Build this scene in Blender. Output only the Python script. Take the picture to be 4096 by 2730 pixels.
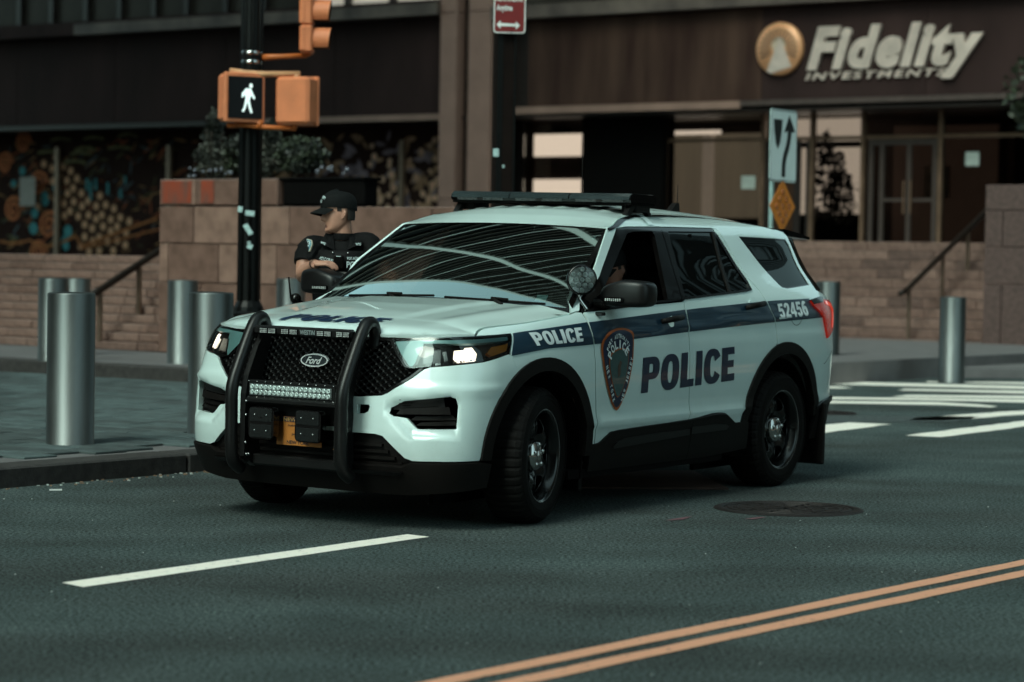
import bpy, bmesh, math, random
import numpy as np
from mathutils import Vector, Matrix
from mathutils.geometry import delaunay_2d_cdt
R = math.radians
for o in list(bpy.data.objects): bpy.data.objects.remove(o)
SC = bpy.context.scene
COL = SC.collection
# ------------------------------------------------------------------ camera, sky, sun, exposure
CAM_H, CAM_PITCH, CAM_ROLL, CAM_F = 1.446, R(-1.845), R(0.963), 86.37
cd = bpy.data.cameras.new('camera'); cam = bpy.data.objects.new('camera', cd); COL.objects.link(cam)
cd.sensor_width = 36; cd.lens = CAM_F; cd.clip_start = .1; cd.clip_end = 2000
cam.matrix_world = Matrix.Translation((0, 0, CAM_H)) @ Matrix.Rotation(R(90) + CAM_PITCH, 4, 'X') @ Matrix.Rotation(CAM_ROLL, 4, 'Z')
cd.dof.use_dof = True; cd.dof.focus_distance = 14.0; cd.dof.aperture_fstop = 2.2
SC.camera = cam
SUN_EL, SUN_AZ = R(48), R(-122)          # azimuth measured in the ground plane from +X
W = bpy.data.worlds.new('World'); SC.world = W; W.use_nodes = True
nt = W.node_tree; nt.nodes.clear()
sky = nt.nodes.new('ShaderNodeTexSky'); sky.sky_type = 'NISHITA'; sky.sun_disc = False
sky.sun_elevation = SUN_EL; sky.sun_rotation = R(90) - SUN_AZ
sky.air_density = 1.0; sky.dust_density = 4.5; sky.ozone_density = 1.0
hs = nt.nodes.new('ShaderNodeHueSaturation'); hs.inputs['Saturation'].default_value = .35
mx = nt.nodes.new('ShaderNodeMix'); mx.data_type = 'RGBA'; mx.blend_type = 'MULTIPLY'; mx.inputs['Factor'].default_value = 1
mx.inputs['B'].default_value = (.70, 1.0, .93, 1)
bg = nt.nodes.new('ShaderNodeBackground'); bg.inputs['Strength'].default_value = .15
wo = nt.nodes.new('ShaderNodeOutputWorld')
nt.links.new(sky.outputs[0], hs.inputs['Color']); nt.links.new(hs.outputs[0], mx.inputs['A'])
nt.links.new(mx.outputs['Result'], bg.inputs[0]); nt.links.new(bg.outputs[0], wo.inputs[0])
sd = bpy.data.lights.new('sun', 'SUN'); sd.energy = .5; sd.angle = R(25); sd.color = (1, .88, .76)
sun = bpy.data.objects.new('sun', sd); COL.objects.link(sun)
_d = Vector((math.cos(SUN_EL) * math.cos(SUN_AZ), math.cos(SUN_EL) * math.sin(SUN_AZ), math.sin(SUN_EL)))
sun.rotation_euler = (-_d).to_track_quat('-Z', 'Y').to_euler(); sun.location = (20, -15, 40)
vs = SC.view_settings; SC.display_settings.display_device = 'sRGB'
vs.view_transform = 'Standard'; vs.look = 'None'; vs.gamma = 1; vs.exposure = .95; vs.use_curve_mapping = False
SC.render.engine = 'CYCLES'; SC.cycles.use_denoising = True; SC.cycles.max_bounces = 8
SC.cycles.transparent_max_bounces = 16; SC.cycles.sample_clamp_indirect = 4; SC.cycles.caustics_reflective = False; SC.cycles.caustics_refractive = False

# ------------------------------------------------------------------ helpers
PH = R(-36)                                            # the street grid: e1 along the facade, e2 along the road
E1 = Vector((math.cos(PH), math.sin(PH), 0)); E2 = Vector((-math.sin(PH), math.cos(PH), 0))
def G(a, b, z=0.): return E1 * a + E2 * b + Vector((0, 0, z))
def at(px, py, Y):
    """point at distance Y that lies in the direction of view px, py (survey units 2353 x 1568)"""
    f = 9826.837; X = px * 4096 / 2353 - 2048; V = py * 4096 / 2353 - 1365
    c, s = math.cos(CAM_ROLL), math.sin(CAM_ROLL)
    x, y = (X * c + V * s) / f, (-X * s + V * c) / -f
    cp, sp = math.cos(CAM_PITCH), math.sin(CAM_PITCH)
    dy = cp - sp * y; return Vector((x / dy * Y, Y, CAM_H + (sp + cp * y) / dy * Y))

def tag(o, label=None, cat=None, group=None, kind=None):
    if label: o['label'] = label
    if cat: o['category'] = cat
    if group: o['group'] = group
    if kind: o['kind'] = kind
    return o
def empty(name, loc, label, cat, rz=0., group=None, kind=None, rx=0.):
    o = bpy.data.objects.new(name, None); COL.objects.link(o); o.location = loc; o.rotation_euler = (rx, 0, rz)
    o.empty_display_size = .2
    return tag(o, label, cat, group, kind)
def link(name, me, parent=None):
    o = bpy.data.objects.new(name, me); COL.objects.link(o)
    if parent: o.parent = parent
    return o
class MB:
    def __init__(s): s.v, s.f, s.m, s.sm = [], [], [], []; s.T = Matrix.Identity(4)
    def add(s, vs, fs, mi=0, smooth=False):
        n = len(s.v); s.v += [tuple(s.T @ Vector(p)) for p in vs]
        for f in fs: s.f.append(tuple(i + n for i in f)); s.m.append(mi); s.sm.append(smooth)
    def box(s, c, d, rz=0, mi=0, bev=0., M=None):
        x, y, z = d[0] / 2, d[1] / 2, d[2] / 2
        if bev > 0:
            b = min(bev, x * .9, y * .9, z * .9); vs = []; key = {}
            for sx in (-1, 1):
                for sy in (-1, 1):
                    for sz in (-1, 1):
                        for ax in range(3):
                            p = [sx * (x - b), sy * (y - b), sz * (z - b)]; p[ax] = (sx * x, sy * y, sz * z)[ax]
                            key[(sx, sy, sz, ax)] = len(vs); vs.append(p)
            fs = []
            for ax in range(3):
                o1, o2 = (ax + 1) % 3, (ax + 2) % 3
                for sg in (-1, 1):
                    q = []
                    for (p, r) in ((-1, -1), (1, -1), (1, 1), (-1, 1)):
                        k = [0, 0, 0]; k[ax] = sg; k[o1] = p; k[o2] = r; q.append(key[(*k, ax)])
                    fs.append(q if sg > 0 else q[::-1])
                for p in (-1, 1):
                    for r in (-1, 1):
                        k1 = [0, 0, 0]; k2 = [0, 0, 0]; k1[ax] = -1; k2[ax] = 1
                        for k in (k1, k2): k[o1] = p; k[o2] = r
                        q = [key[(*k1, o1)], key[(*k2, o1)], key[(*k2, o2)], key[(*k1, o2)]]
                        fs.append(q if p * r < 0 else q[::-1])
            for sx in (-1, 1):
                for sy in (-1, 1):
                    for sz in (-1, 1):
                        t = [key[(sx, sy, sz, a)] for a in range(3)]; fs.append(t if sx * sy * sz > 0 else t[::-1])
        else:
            vs = [(sx * x, sy * y, sz * z) for sx in (-1, 1) for sy in (-1, 1) for sz in (-1, 1)]
            fs = [(0, 1, 3, 2), (4, 6, 7, 5), (0, 4, 5, 1), (2, 3, 7, 6), (0, 2, 6, 4), (1, 5, 7, 3)]
        m = M if M is not None else Matrix.Rotation(rz, 4, 'Z')
        s.add([Vector(c) + (m @ Vector(p)) for p in vs], fs, mi)
        return s
    def tube(s, pts, r, n=12, mi=0, caps=True, closed=False, flat=None):
        P = [Vector(p) for p in pts]; L = len(P); rr = r if isinstance(r, (list, tuple)) else [r] * L
        ref = None; vs = []
        for i in range(L):
            if closed: t = P[(i + 1) % L] - P[i - 1]
            else: t = P[min(i + 1, L - 1)] - P[max(i - 1, 0)]
            t.normalize()
            if ref is None: ref = Vector((0, 0, 1)) if abs(t.z) < .9 else Vector((1, 0, 0))
            u = ref - t * ref.dot(t); u.normalize(); w = t.cross(u); ref = u
            for k in range(n):
                a = 2 * math.pi * k / n; sc = flat or (1, 1)
                vs.append(P[i] + (u * math.cos(a) * sc[0] + w * math.sin(a) * sc[1]) * rr[i])
        fs = []
        for i in range(L if closed else L - 1):
            j = (i + 1) % L
            for k in range(n): fs.append((i * n + k, i * n + (k + 1) % n, j * n + (k + 1) % n, j * n + k))
        n0 = len(s.v); s.add(vs, fs, mi, True)
        if caps and not closed:
            s.f += [tuple(n0 + k for k in range(n))[::-1], tuple(n0 + (L - 1) * n + k for k in range(n))]; s.m += [mi, mi]; s.sm += [False, False]
        return s
    def lathe(s, prof, n=32, M=None, mi=0, smooth=True, capa=False, capb=False):
        """prof: list of (radius, height) turned round local Z, then M"""
        M = M or Matrix.Identity(4); vs = []
        for r, h in prof:
            for k in range(n):
                a = 2 * math.pi * k / n; vs.append(M @ Vector((r * math.cos(a), r * math.sin(a), h)))
        fs = [(i * n + k, i * n + (k + 1) % n, (i + 1) * n + (k + 1) % n, (i + 1) * n + k) for i in range(len(prof) - 1) for k in range(n)]
        n0 = len(s.v); s.add(vs, fs, mi, smooth)
        if capa: s.f.append(tuple(n0 + k for k in range(n))[::-1]); s.m.append(mi); s.sm.append(False)
        if capb: s.f.append(tuple(n0 + (len(prof) - 1) * n + k for k in range(n))); s.m.append(mi); s.sm.append(False)
        return s
    def prism(s, poly, d0, d1, fr, mi=0):
        """poly in 2D, fr(x, y, d) -> 3D; closed solid between d0 and d1"""
        n = len(poly); vs = [fr(x, y, d0) for x, y in poly] + [fr(x, y, d1) for x, y in poly]
        s.add(vs, [tuple(range(n))[::-1], tuple(range(n, 2 * n))] + [(i, (i + 1) % n, n + (i + 1) % n, n + i) for i in range(n)], mi)
        return s
    def sph(s, c, r, nu=14, nv=8, mi=0, M=None):
        if not isinstance(r, (list, tuple)): r = (r, r, r)
        vs = []; M = M or Matrix.Identity(3)
        for i in range(nv + 1):
            t = math.pi * i / nv
            for k in range(nu):
                a = 2 * math.pi * k / nu
                vs.append(Vector(c) + M @ Vector((r[0] * math.sin(t) * math.cos(a), r[1] * math.sin(t) * math.sin(a), r[2] * math.cos(t))))
        s.add(vs, [(i * nu + k, (i + 1) * nu + k, (i + 1) * nu + (k + 1) % nu, i * nu + (k + 1) % nu) for i in range(nv) for k in range(nu)], mi, True)
        return s
    def mesh(s, name, mats):
        me = bpy.data.meshes.new(name); me.from_pydata(s.v, [], s.f)
        for m in (mats if isinstance(mats, (list, tuple)) else [mats]): me.materials.append(m)
        me.polygons.foreach_set('material_index', s.m); me.polygons.foreach_set('use_smooth', s.sm); me.update()
        return me
    def build(s, name, mats, parent=None): return link(name, s.mesh(name, mats), parent)

# ------------------------------------------------------------------ materials
MATS = {}
def mat(name, col, rough=.6, metal=0., var=.12, scale=8., bump=0., bscale=40., coat=0., spec=.5, stretch=(1, 1, 1), emit=None, estr=0., rvar=0., col2=None, detail=4.):
    if name in MATS: return MATS[name]
    m = bpy.data.materials.new(name); m.use_nodes = True; n = m.node_tree; b = n.nodes['Principled BSDF']; lk = n.links
    b.inputs['Roughness'].default_value = rough; b.inputs['Metallic'].default_value = metal
    b.inputs['Specular IOR Level'].default_value = spec
    if coat: b.inputs['Coat Weight'].default_value = coat; b.inputs['Coat Roughness'].default_value = .03
    tc = n.nodes.new('ShaderNodeTexCoord'); mp = n.nodes.new('ShaderNodeMapping'); mp.inputs['Scale'].default_value = stretch
    lk.new(tc.outputs['Object'], mp.inputs[0])
    no = n.nodes.new('ShaderNodeTexNoise'); no.inputs['Scale'].default_value = scale; no.inputs['Detail'].default_value = detail; lk.new(mp.outputs[0], no.inputs['Vector'])
    rp = n.nodes.new('ShaderNodeValToRGB'); rp.color_ramp.elements[0].position = .3; rp.color_ramp.elements[1].position = .7
    c2 = col2 or tuple(min(1, c * (1 + var)) for c in col); c1 = col if col2 else tuple(c * (1 - var) for c in col)
    rp.color_ramp.elements[0].color = (*c1, 1); rp.color_ramp.elements[1].color = (*c2, 1)
    lk.new(no.outputs['Fac'], rp.inputs[0]); lk.new(rp.outputs[0], b.inputs['Base Color'])
    if rvar:
        mr = n.nodes.new('ShaderNodeMapRange'); mr.inputs['To Min'].default_value = max(.02, rough - rvar); mr.inputs['To Max'].default_value = rough + rvar
        lk.new(no.outputs['Fac'], mr.inputs[0]); lk.new(mr.outputs[0], b.inputs['Roughness'])
    if bump:
        n2 = n.nodes.new('ShaderNodeTexNoise'); n2.inputs['Scale'].default_value = bscale; n2.inputs['Detail'].default_value = 3; lk.new(mp.outputs[0], n2.inputs['Vector'])
        bu = n.nodes.new('ShaderNodeBump'); bu.inputs['Strength'].default_value = bump; bu.inputs['Distance'].default_value = .02
        lk.new(n2.outputs['Fac'], bu.inputs['Height']); lk.new(bu.outputs[0], b.inputs['Normal'])
    if emit: b.inputs['Emission Color'].default_value = (*emit, 1); b.inputs['Emission Strength'].default_value = estr
    MATS[name] = m; return m
def glass(name, tint=(.6, .65, .65), refl=.06, rough=.0, boost=1., wave=.006, wscale=1.7, gcol=(.9, .95, .93, 1)):
    """thin pane: tinted transparency under a Fresnel mirror"""
    m = bpy.data.materials.new(name); m.use_nodes = True; n = m.node_tree; n.nodes.clear(); lk = n.links
    out = n.nodes.new('ShaderNodeOutputMaterial'); tr = n.nodes.new('ShaderNodeBsdfTransparent'); tr.inputs[0].default_value = (*tint, 1)
    gl = n.nodes.new('ShaderNodeBsdfGlossy'); gl.inputs['Roughness'].default_value = rough; gl.inputs['Color'].default_value = gcol
    fr = n.nodes.new('ShaderNodeFresnel'); fr.inputs['IOR'].default_value = 1.5
    ml = n.nodes.new('ShaderNodeMath'); ml.operation = 'MULTIPLY'; ml.inputs[1].default_value = boost; ml.use_clamp = True
    mxs = n.nodes.new('ShaderNodeMixShader'); lk.new(fr.outputs[0], ml.inputs[0]); lk.new(ml.outputs[0], mxs.inputs[0]); lk.new(tr.outputs[0], mxs.inputs[1]); lk.new(gl.outputs[0], mxs.inputs[2])
    if rough == 0:
        tc = n.nodes.new('ShaderNodeTexCoord'); no = n.nodes.new('ShaderNodeTexNoise'); no.inputs['Scale'].default_value = wscale; no.inputs['Detail'].default_value = 1
        bu = n.nodes.new('ShaderNodeBump'); bu.inputs['Strength'].default_value = wave; bu.inputs['Distance'].default_value = .1
        lk.new(tc.outputs['Object'], no.inputs['Vector']); lk.new(no.outputs['Fac'], bu.inputs['Height']); lk.new(bu.outputs[0], gl.inputs['Normal'])
    lk.new(mxs.outputs[0], out.inputs[0]); MATS[name] = m; return m

def asphalt():
    m = mat('asphalt', (.066, .084, .085), rough=.95, var=.22, scale=1.2, spec=.08); n = m.node_tree; lk = n.links; b = n.nodes['Principled BSDF']
    tc = [x for x in n.nodes if x.type == 'TEX_COORD'][0]; rp = [x for x in n.nodes if x.type == 'VALTORGB'][0]
    # wheel-worn bands along the road direction
    mp = n.nodes.new('ShaderNodeMapping'); mp.inputs['Rotation'].default_value = (0, 0, R(-54)); mp.inputs['Scale'].default_value = (.35, .9, 1); lk.new(tc.outputs['Object'], mp.inputs[0])
    big = n.nodes.new('ShaderNodeTexNoise'); big.inputs['Scale'].default_value = 1.1; big.inputs['Detail'].default_value = 5; lk.new(mp.outputs[0], big.inputs['Vector'])
    r2 = n.nodes.new('ShaderNodeValToRGB'); r2.color_ramp.elements[0].position = .36; r2.color_ramp.elements[1].position = .62
    r2.color_ramp.elements[0].color = (.80, .74, .73, 1); r2.color_ramp.elements[1].color = (1.08, 1.1, 1.1, 1); lk.new(big.outputs['Fac'], r2.inputs[0])
    fine = n.nodes.new('ShaderNodeTexNoise'); fine.inputs['Scale'].default_value = 55; fine.inputs['Detail'].default_value = 5; fine.inputs['Roughness'].default_value = .8; lk.new(tc.outputs['Object'], fine.inputs['Vector'])
    r3 = n.nodes.new('ShaderNodeValToRGB'); r3.color_ramp.elements[0].position = .40; r3.color_ramp.elements[1].position = .62
    r3.color_ramp.elements[0].color = (.10, .085, .08, 1); r3.color_ramp.elements[1].color = (2.15, 2.15, 2.1, 1); lk.new(fine.outputs['Fac'], r3.inputs[0])
    m1 = n.nodes.new('ShaderNodeMix'); m1.data_type = 'RGBA'; m1.blend_type = 'MULTIPLY'; m1.inputs['Factor'].default_value = 1; m1.clamp_result = False
    m2 = n.nodes.new('ShaderNodeMix'); m2.data_type = 'RGBA'; m2.blend_type = 'MULTIPLY'; m2.inputs['Factor'].default_value = 1; m2.clamp_result = False
    lk.new(rp.outputs[0], m1.inputs['A']); lk.new(r2.outputs[0], m1.inputs['B']); lk.new(m1.outputs['Result'], m2.inputs['A']); lk.new(r3.outputs[0], m2.inputs['B'])
    # pale grit specks
    vo = n.nodes.new('ShaderNodeTexVoronoi'); vo.inputs['Scale'].default_value = 26; lk.new(tc.outputs['Object'], vo.inputs['Vector'])
    r4 = n.nodes.new('ShaderNodeValToRGB'); r4.color_ramp.elements[0].position = .0; r4.color_ramp.elements[1].position = .035
    r4.color_ramp.elements[0].color = (.30, .32, .31, 1); r4.color_ramp.elements[1].color = (0, 0, 0, 1); lk.new(vo.outputs['Distance'], r4.inputs[0])
    m3 = n.nodes.new('ShaderNodeMix'); m3.data_type = 'RGBA'; m3.blend_type = 'ADD'; m3.inputs['Factor'].default_value = .7
    lk.new(m2.outputs['Result'], m3.inputs['A']); lk.new(r4.outputs[0], m3.inputs['B']); lk.new(m3.outputs['Result'], b.inputs['Base Color'])
    bu = n.nodes.new('ShaderNodeBump'); bu.inputs['Strength'].default_value = .9; bu.inputs['Distance'].default_value = .012
    lk.new(fine.outputs['Fac'], bu.inputs['Height']); lk.new(bu.outputs[0], b.inputs['Normal'])
    return m

M_ASPH = asphalt()
M_PAINT = mat('white_car_paint', (.64, .775, .755), rough=.35, var=.02, scale=3, coat=1.0)
M_NAVY = mat('navy_vinyl', (.006, .026, .048), rough=.3, var=.1, coat=1.0)
M_NAVYL = mat('navy_lettering', (.010, .018, .045), rough=.35, var=.05, coat=.3)
M_WHITEL = mat('white_lettering', (.72, .78, .78), rough=.35, var=.03, coat=.3)
M_BLACKP = mat('black_plastic', (.0065, .005, .0045), rough=.55, var=.2, spec=.14, scale=60, bump=.08, bscale=300)
M_BLACKG = mat('black_gloss', (.0035, .003, .003), rough=.1, var=.1, spec=.3)
M_BLACKM = mat('black_powder_coat', (.005, .0045, .0045), rough=.38, var=.15, scale=40, spec=.35)
M_VOID = mat('black_inner', (.0025, .002, .0018), rough=.9, var=.1, spec=.1)
M_RUBBER = mat('tyre_rubber', (.0045, .0036, .0032), rough=.7, var=.25, spec=.14, scale=14, bump=.15, bscale=120)
M_CHROME = mat('chrome', (.5, .5, .49), rough=.09, metal=1, var=.05)
M_STEEL = mat('black_steel_rim', (.003, .003, .003), rough=.2, var=.2, spec=.5)
M_GLASSW = glass('windscreen_glass', (.42, .46, .46), boost=6.5, wave=.04, wscale=1.5, gcol=(.80, .98, .94, 1))
M_GLASSR = glass('tinted_glass', (.02, .022, .022), boost=.45, wave=.003)
M_GLASSC = glass('clear_lens', (.9, .93, .93), boost=1.2)
M_GLASSF = glass('shop_glass', (.62, .58, .54), boost=.9)
M_AMBER = mat('amber_lens', (.35, .12, .02), rough=.15, coat=.8)
M_RED = mat('red_lens', (.27, .008, .004), rough=.2, var=.3, scale=30, emit=(1, .04, .015), estr=.06)
M_LAMP = mat('lit_headlamp', (.45, .42, .38), rough=.3, var=.1, scale=60, emit=(1, .86, .68), estr=1.3)
M_BEZEL = mat('silver_bezel', (.13, .25, .25), rough=.35, metal=.2, var=.05)
M_STEELB = mat('brushed_steel', (.13, .14, .138), rough=.44, metal=.9, var=.28, scale=5, stretch=(1, 1, .2), rvar=.10, detail=10, bump=.02, bscale=30)
M_ORANGE = mat('signal_orange', (.68, .205, .085), rough=.5, var=.12, scale=5)
M_ORANGED = mat('signal_orange_dark', (.50, .12, .02), rough=.5, var=.15, scale=5)
M_BLACKPOLE = mat('black_pole_paint', (.004, .0038, .0036), rough=.35, var=.3, scale=10, bump=.05, spec=.14)
M_GRANITE = mat('brown_granite', (.175, .104, .084), rough=.45, var=.30, scale=9, bump=.06, rvar=.1, detail=9)
M_GRANITE2 = mat('pink_granite', (.225, .138, .112), rough=.42, var=.25, scale=11, bump=.06, rvar=.1, detail=9)
M_GRANITE3 = mat('dark_granite', (.125, .074, .061), rough=.5, var=.35, scale=8, bump=.06, rvar=.1, detail=9)
M_POLISH = mat('polished_granite', (.18, .104, .082), rough=.22, var=.25, scale=5, rvar=.12, detail=9)
M_POLISH2 = mat('polished_granite_pale', (.26, .155, .122), rough=.2, var=.25, scale=5, rvar=.12, detail=9)
M_MORTAR = mat('dark_mortar', (.03, .022, .02), rough=.9)
M_CURB = mat('granite_kerb', (.036, .031, .029), rough=.7, var=.4, scale=14, bump=.2, bscale=60, detail=8)
M_PAVER = mat('grey_paver', (.07, .095, .095), rough=.75, var=.35, scale=6, bump=.2, bscale=50, detail=8)
M_PAVER2 = mat('slate_paver', (.052, .067, .067), rough=.72, var=.4, scale=5, bump=.2, bscale=50, detail=8)
M_PAVE = mat('plaza_paving', (.14, .13, .13), rough=.7, var=.18, scale=3, detail=8)
M_LINEW = mat('road_paint_white', (.84, .77, .69), rough=.7, var=.12, scale=30, bump=.1, detail=9)
M_LINEY = mat('road_paint_orange', (.60, .28, .175), rough=.75, var=.14, scale=28, bump=.1, detail=9)
for _m, _dk in ((M_LINEW, (.30, .31, .29)), (M_LINEY, (.22, .13, .10))):             # worn-through flecks in the road paint
    _r = [x for x in _m.node_tree.nodes if x.type == 'VALTORGB'][0]; _n = [x for x in _m.node_tree.nodes if x.type == 'TEX_NOISE'][0]; _n.inputs['Scale'].default_value = 22; _n.inputs['Roughness'].default_value = .72
    _r.color_ramp.elements[0].color = (*_dk, 1); _r.color_ramp.elements[0].position = .33; _r.color_ramp.elements[1].position = .43
def road_film(m):
    """thin road dust on the lower panels and fine specks over the paint"""
    n = m.node_tree; lk = n.links; b = n.nodes['Principled BSDF']; rp = [x for x in n.nodes if x.type == 'VALTORGB'][0]; tc = [x for x in n.nodes if x.type == 'TEX_COORD'][0]
    sx = n.nodes.new('ShaderNodeSeparateXYZ'); lk.new(tc.outputs['Object'], sx.inputs[0]); mr = n.nodes.new('ShaderNodeMapRange'); mr.inputs['From Min'].default_value = .85; mr.inputs['From Max'].default_value = .35; mr.inputs['To Max'].default_value = .42; lk.new(sx.outputs['Z'], mr.inputs[0])
    no = n.nodes.new('ShaderNodeTexNoise'); no.inputs['Scale'].default_value = 5; no.inputs['Detail'].default_value = 9; no.inputs['Roughness'].default_value = .7; lk.new(tc.outputs['Object'], no.inputs['Vector'])
    mu = n.nodes.new('ShaderNodeMath'); mu.operation = 'MULTIPLY'; lk.new(mr.outputs[0], mu.inputs[0]); lk.new(no.outputs['Fac'], mu.inputs[1])
    vo = n.nodes.new('ShaderNodeTexVoronoi'); vo.inputs['Scale'].default_value = 34; lk.new(tc.outputs['Object'], vo.inputs['Vector']); r2 = n.nodes.new('ShaderNodeMapRange'); r2.inputs['From Min'].default_value = .075; r2.inputs['From Max'].default_value = .03; r2.inputs['To Max'].default_value = .35; lk.new(vo.outputs['Distance'], r2.inputs[0])
    ad = n.nodes.new('ShaderNodeMath'); ad.operation = 'ADD'; ad.use_clamp = True; lk.new(mu.outputs[0], ad.inputs[0]); lk.new(r2.outputs[0], ad.inputs[1])
    mx_ = n.nodes.new('ShaderNodeMix'); mx_.data_type = 'RGBA'; lk.new(ad.outputs[0], mx_.inputs['Factor']); lk.new(rp.outputs[0], mx_.inputs['A']); mx_.inputs['B'].default_value = (.22, .22, .20, 1); lk.new(mx_.outputs['Result'], b.inputs['Base Color'])
road_film(M_PAINT)
# ------------------------------------------------------------------ 2D outlines, text and tessellation
def catm(P, n=6, closed=False):
    P = [np.array(p, float) for p in P]
    Q = [P[-1]] + P + [P[0], P[1]] if closed else [2 * P[0] - P[1]] + P + [2 * P[-1] - P[-2]]
    out = []
    for i in range(1, len(Q) - 2):
        a, b, c, d = Q[i - 1:i + 3]
        for k in range(n):
            t = k / n; out.append(tuple(.5 * ((2 * b) + (-a + c) * t + (2 * a - 5 * b + 4 * c - d) * t * t + (-a + 3 * b - 3 * c + d) * t ** 3)))
    if not closed: out.append(tuple(P[-1]))
    return out
def arc(cx, cz, r, a0, a1, n=24, rz=None):
    return [(cx + r * math.cos(R(a0 + (a1 - a0) * k / n)), cz + (rz or r) * math.sin(R(a0 + (a1 - a0) * k / n))) for k in range(n + 1)]
def densify(P, res):
    out = []
    for i in range(len(P)):
        a, b = np.array(P[i], float), np.array(P[(i + 1) % len(P)], float); d = np.linalg.norm(b - a)
        if d < 1e-6: continue
        for k in range(max(1, int(math.ceil(d / res)))): out.append(a + (b - a) * k / max(1, int(math.ceil(d / res))))
    return np.array(out)
def inside(pts, loops):
    ins = np.zeros(len(pts), bool); x, y = pts[:, 0], pts[:, 1]
    for L in loops:
        a = L; b = np.roll(L, -1, 0)
        for (x0, y0), (x1, y1) in zip(a, b):
            if y0 == y1: continue
            c = ((y0 > y) != (y1 > y)) & (x < (x1 - x0) * (y - y0) / (y1 - y0) + x0); ins ^= c
    return ins
def edge_dist(pts, loops):
    d = np.full(len(pts), 1e9)
    for L in loops:
        for a, b in zip(L, np.roll(L, -1, 0)):
            ab = b - a; t = np.clip(((pts - a) @ ab) / max(ab @ ab, 1e-12), 0, 1)
            d = np.minimum(d, np.linalg.norm(pts - (a + t[:, None] * ab), axis=1))
    return d
def tess(loops, res):
    loops = [densify(L, res) for L in loops]
    allp = np.concatenate(loops); lo, hi = allp.min(0), allp.max(0)
    gx, gy = np.meshgrid(np.arange(lo[0] + res * .5, hi[0], res), np.arange(lo[1] + res * .5, hi[1], res))
    g = np.stack([gx.ravel(), gy.ravel()], 1)
    if len(g): g = g[inside(g, loops)]
    if len(g): g = g[edge_dist(g, loops) > res * .45]
    pts = np.concatenate([allp, g]) if len(g) else allp
    edges = []; o = 0
    for L in loops: edges += [(o + i, o + (i + 1) % len(L)) for i in range(len(L))]; o += len(L)
    vo, eo, fo, ov, oe, of = delaunay_2d_cdt([Vector(p) for p in pts], edges, [], 0, 1e-6)
    V = np.array([tuple(p) for p in vo]); F = np.array([tuple(f) for f in fo if len(f) == 3])
    F = F[inside(V[F].mean(1), loops)]
    lo_i = []                                            # boundary loops as vertex ids
    mp = {}
    for i, orig in enumerate(ov):
        for q in orig: mp[q] = i
    o = 0
    for L in loops: lo_i.append([mp[o + i] for i in range(len(L))]); o += len(L)
    return V, F, lo_i
def panel(name, outline, f, m, parent, holes=(), off=0., res=.04, rim=.012, flip=False):
    """a skin over surface f (vectorised (n,2) -> points, unit normals), with a folded-in edge"""
    V, F, LI = tess([np.array(outline, float)] + [np.array(h, float) for h in holes], res)
    P, N = f(V)
    P = P + N * off
    # orient
    t = F[len(F) // 2]; c = np.cross(P[t[1]] - P[t[0]], P[t[2]] - P[t[0]])
    if c @ N[t[0]] < 0: F = F[:, ::-1]
    verts = [tuple(p) for p in P]; faces = [tuple(int(i) for i in t) for t in F]; norms = []
    for t in faces: norms += [tuple(N[i]) for i in t]
    nsm = len(faces)
    if rim:
        for L in LI:
            a0 = len(verts); n = len(L)
            for i in L: verts.append(tuple(P[i])); verts.append(tuple(P[i] - N[i] * rim))
            for k in range(n):
                j = (k + 1) % n; q = (a0 + 2 * k, a0 + 2 * j, a0 + 2 * j + 1, a0 + 2 * k + 1)
                faces.append(q); A, B, Cc = (np.array(verts[i]) for i in q[:3]); nn = np.cross(B - A, Cc - A); nn = nn / (np.linalg.norm(nn) + 1e-12)
                norms += [tuple(nn)] * 4
    me = bpy.data.meshes.new(name); me.from_pydata(verts, [], faces); me.materials.append(m)
    me.polygons.foreach_set('use_smooth', [True] * len(faces)); me.update()
    try: me.normals_split_custom_set(norms)
    except Exception: pass
    return link(name, me, parent)
_txt = {}
def text2d(s, bold=.03, shear=0., space=1., ext=0.):
    k = (s, bold, shear, space, ext)
    if k in _txt: return _txt[k]
    c = bpy.data.curves.new('t', 'FONT'); c.body = s; c.offset = bold; c.shear = shear; c.space_character = space; c.resolution_u = 4; c.extrude = ext; c.fill_mode = 'BOTH'
    o = bpy.data.objects.new('t', c); COL.objects.link(o); dg = bpy.context.evaluated_depsgraph_get(); me = o.evaluated_get(dg).to_mesh()
    v = np.array([tuple(x.co) for x in me.vertices]); f = [tuple(p.vertices) for p in me.polygons]
    o.evaluated_get(dg).to_mesh_clear(); bpy.data.objects.remove(o); bpy.data.curves.remove(c)
    lo, hi = v[:, :2].min(0), v[:, :2].max(0); v[:, :2] = (v[:, :2] - lo) / (hi - lo); _txt[k] = (v, f, (hi - lo)[0] / (hi - lo)[1]); return _txt[k]
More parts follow.
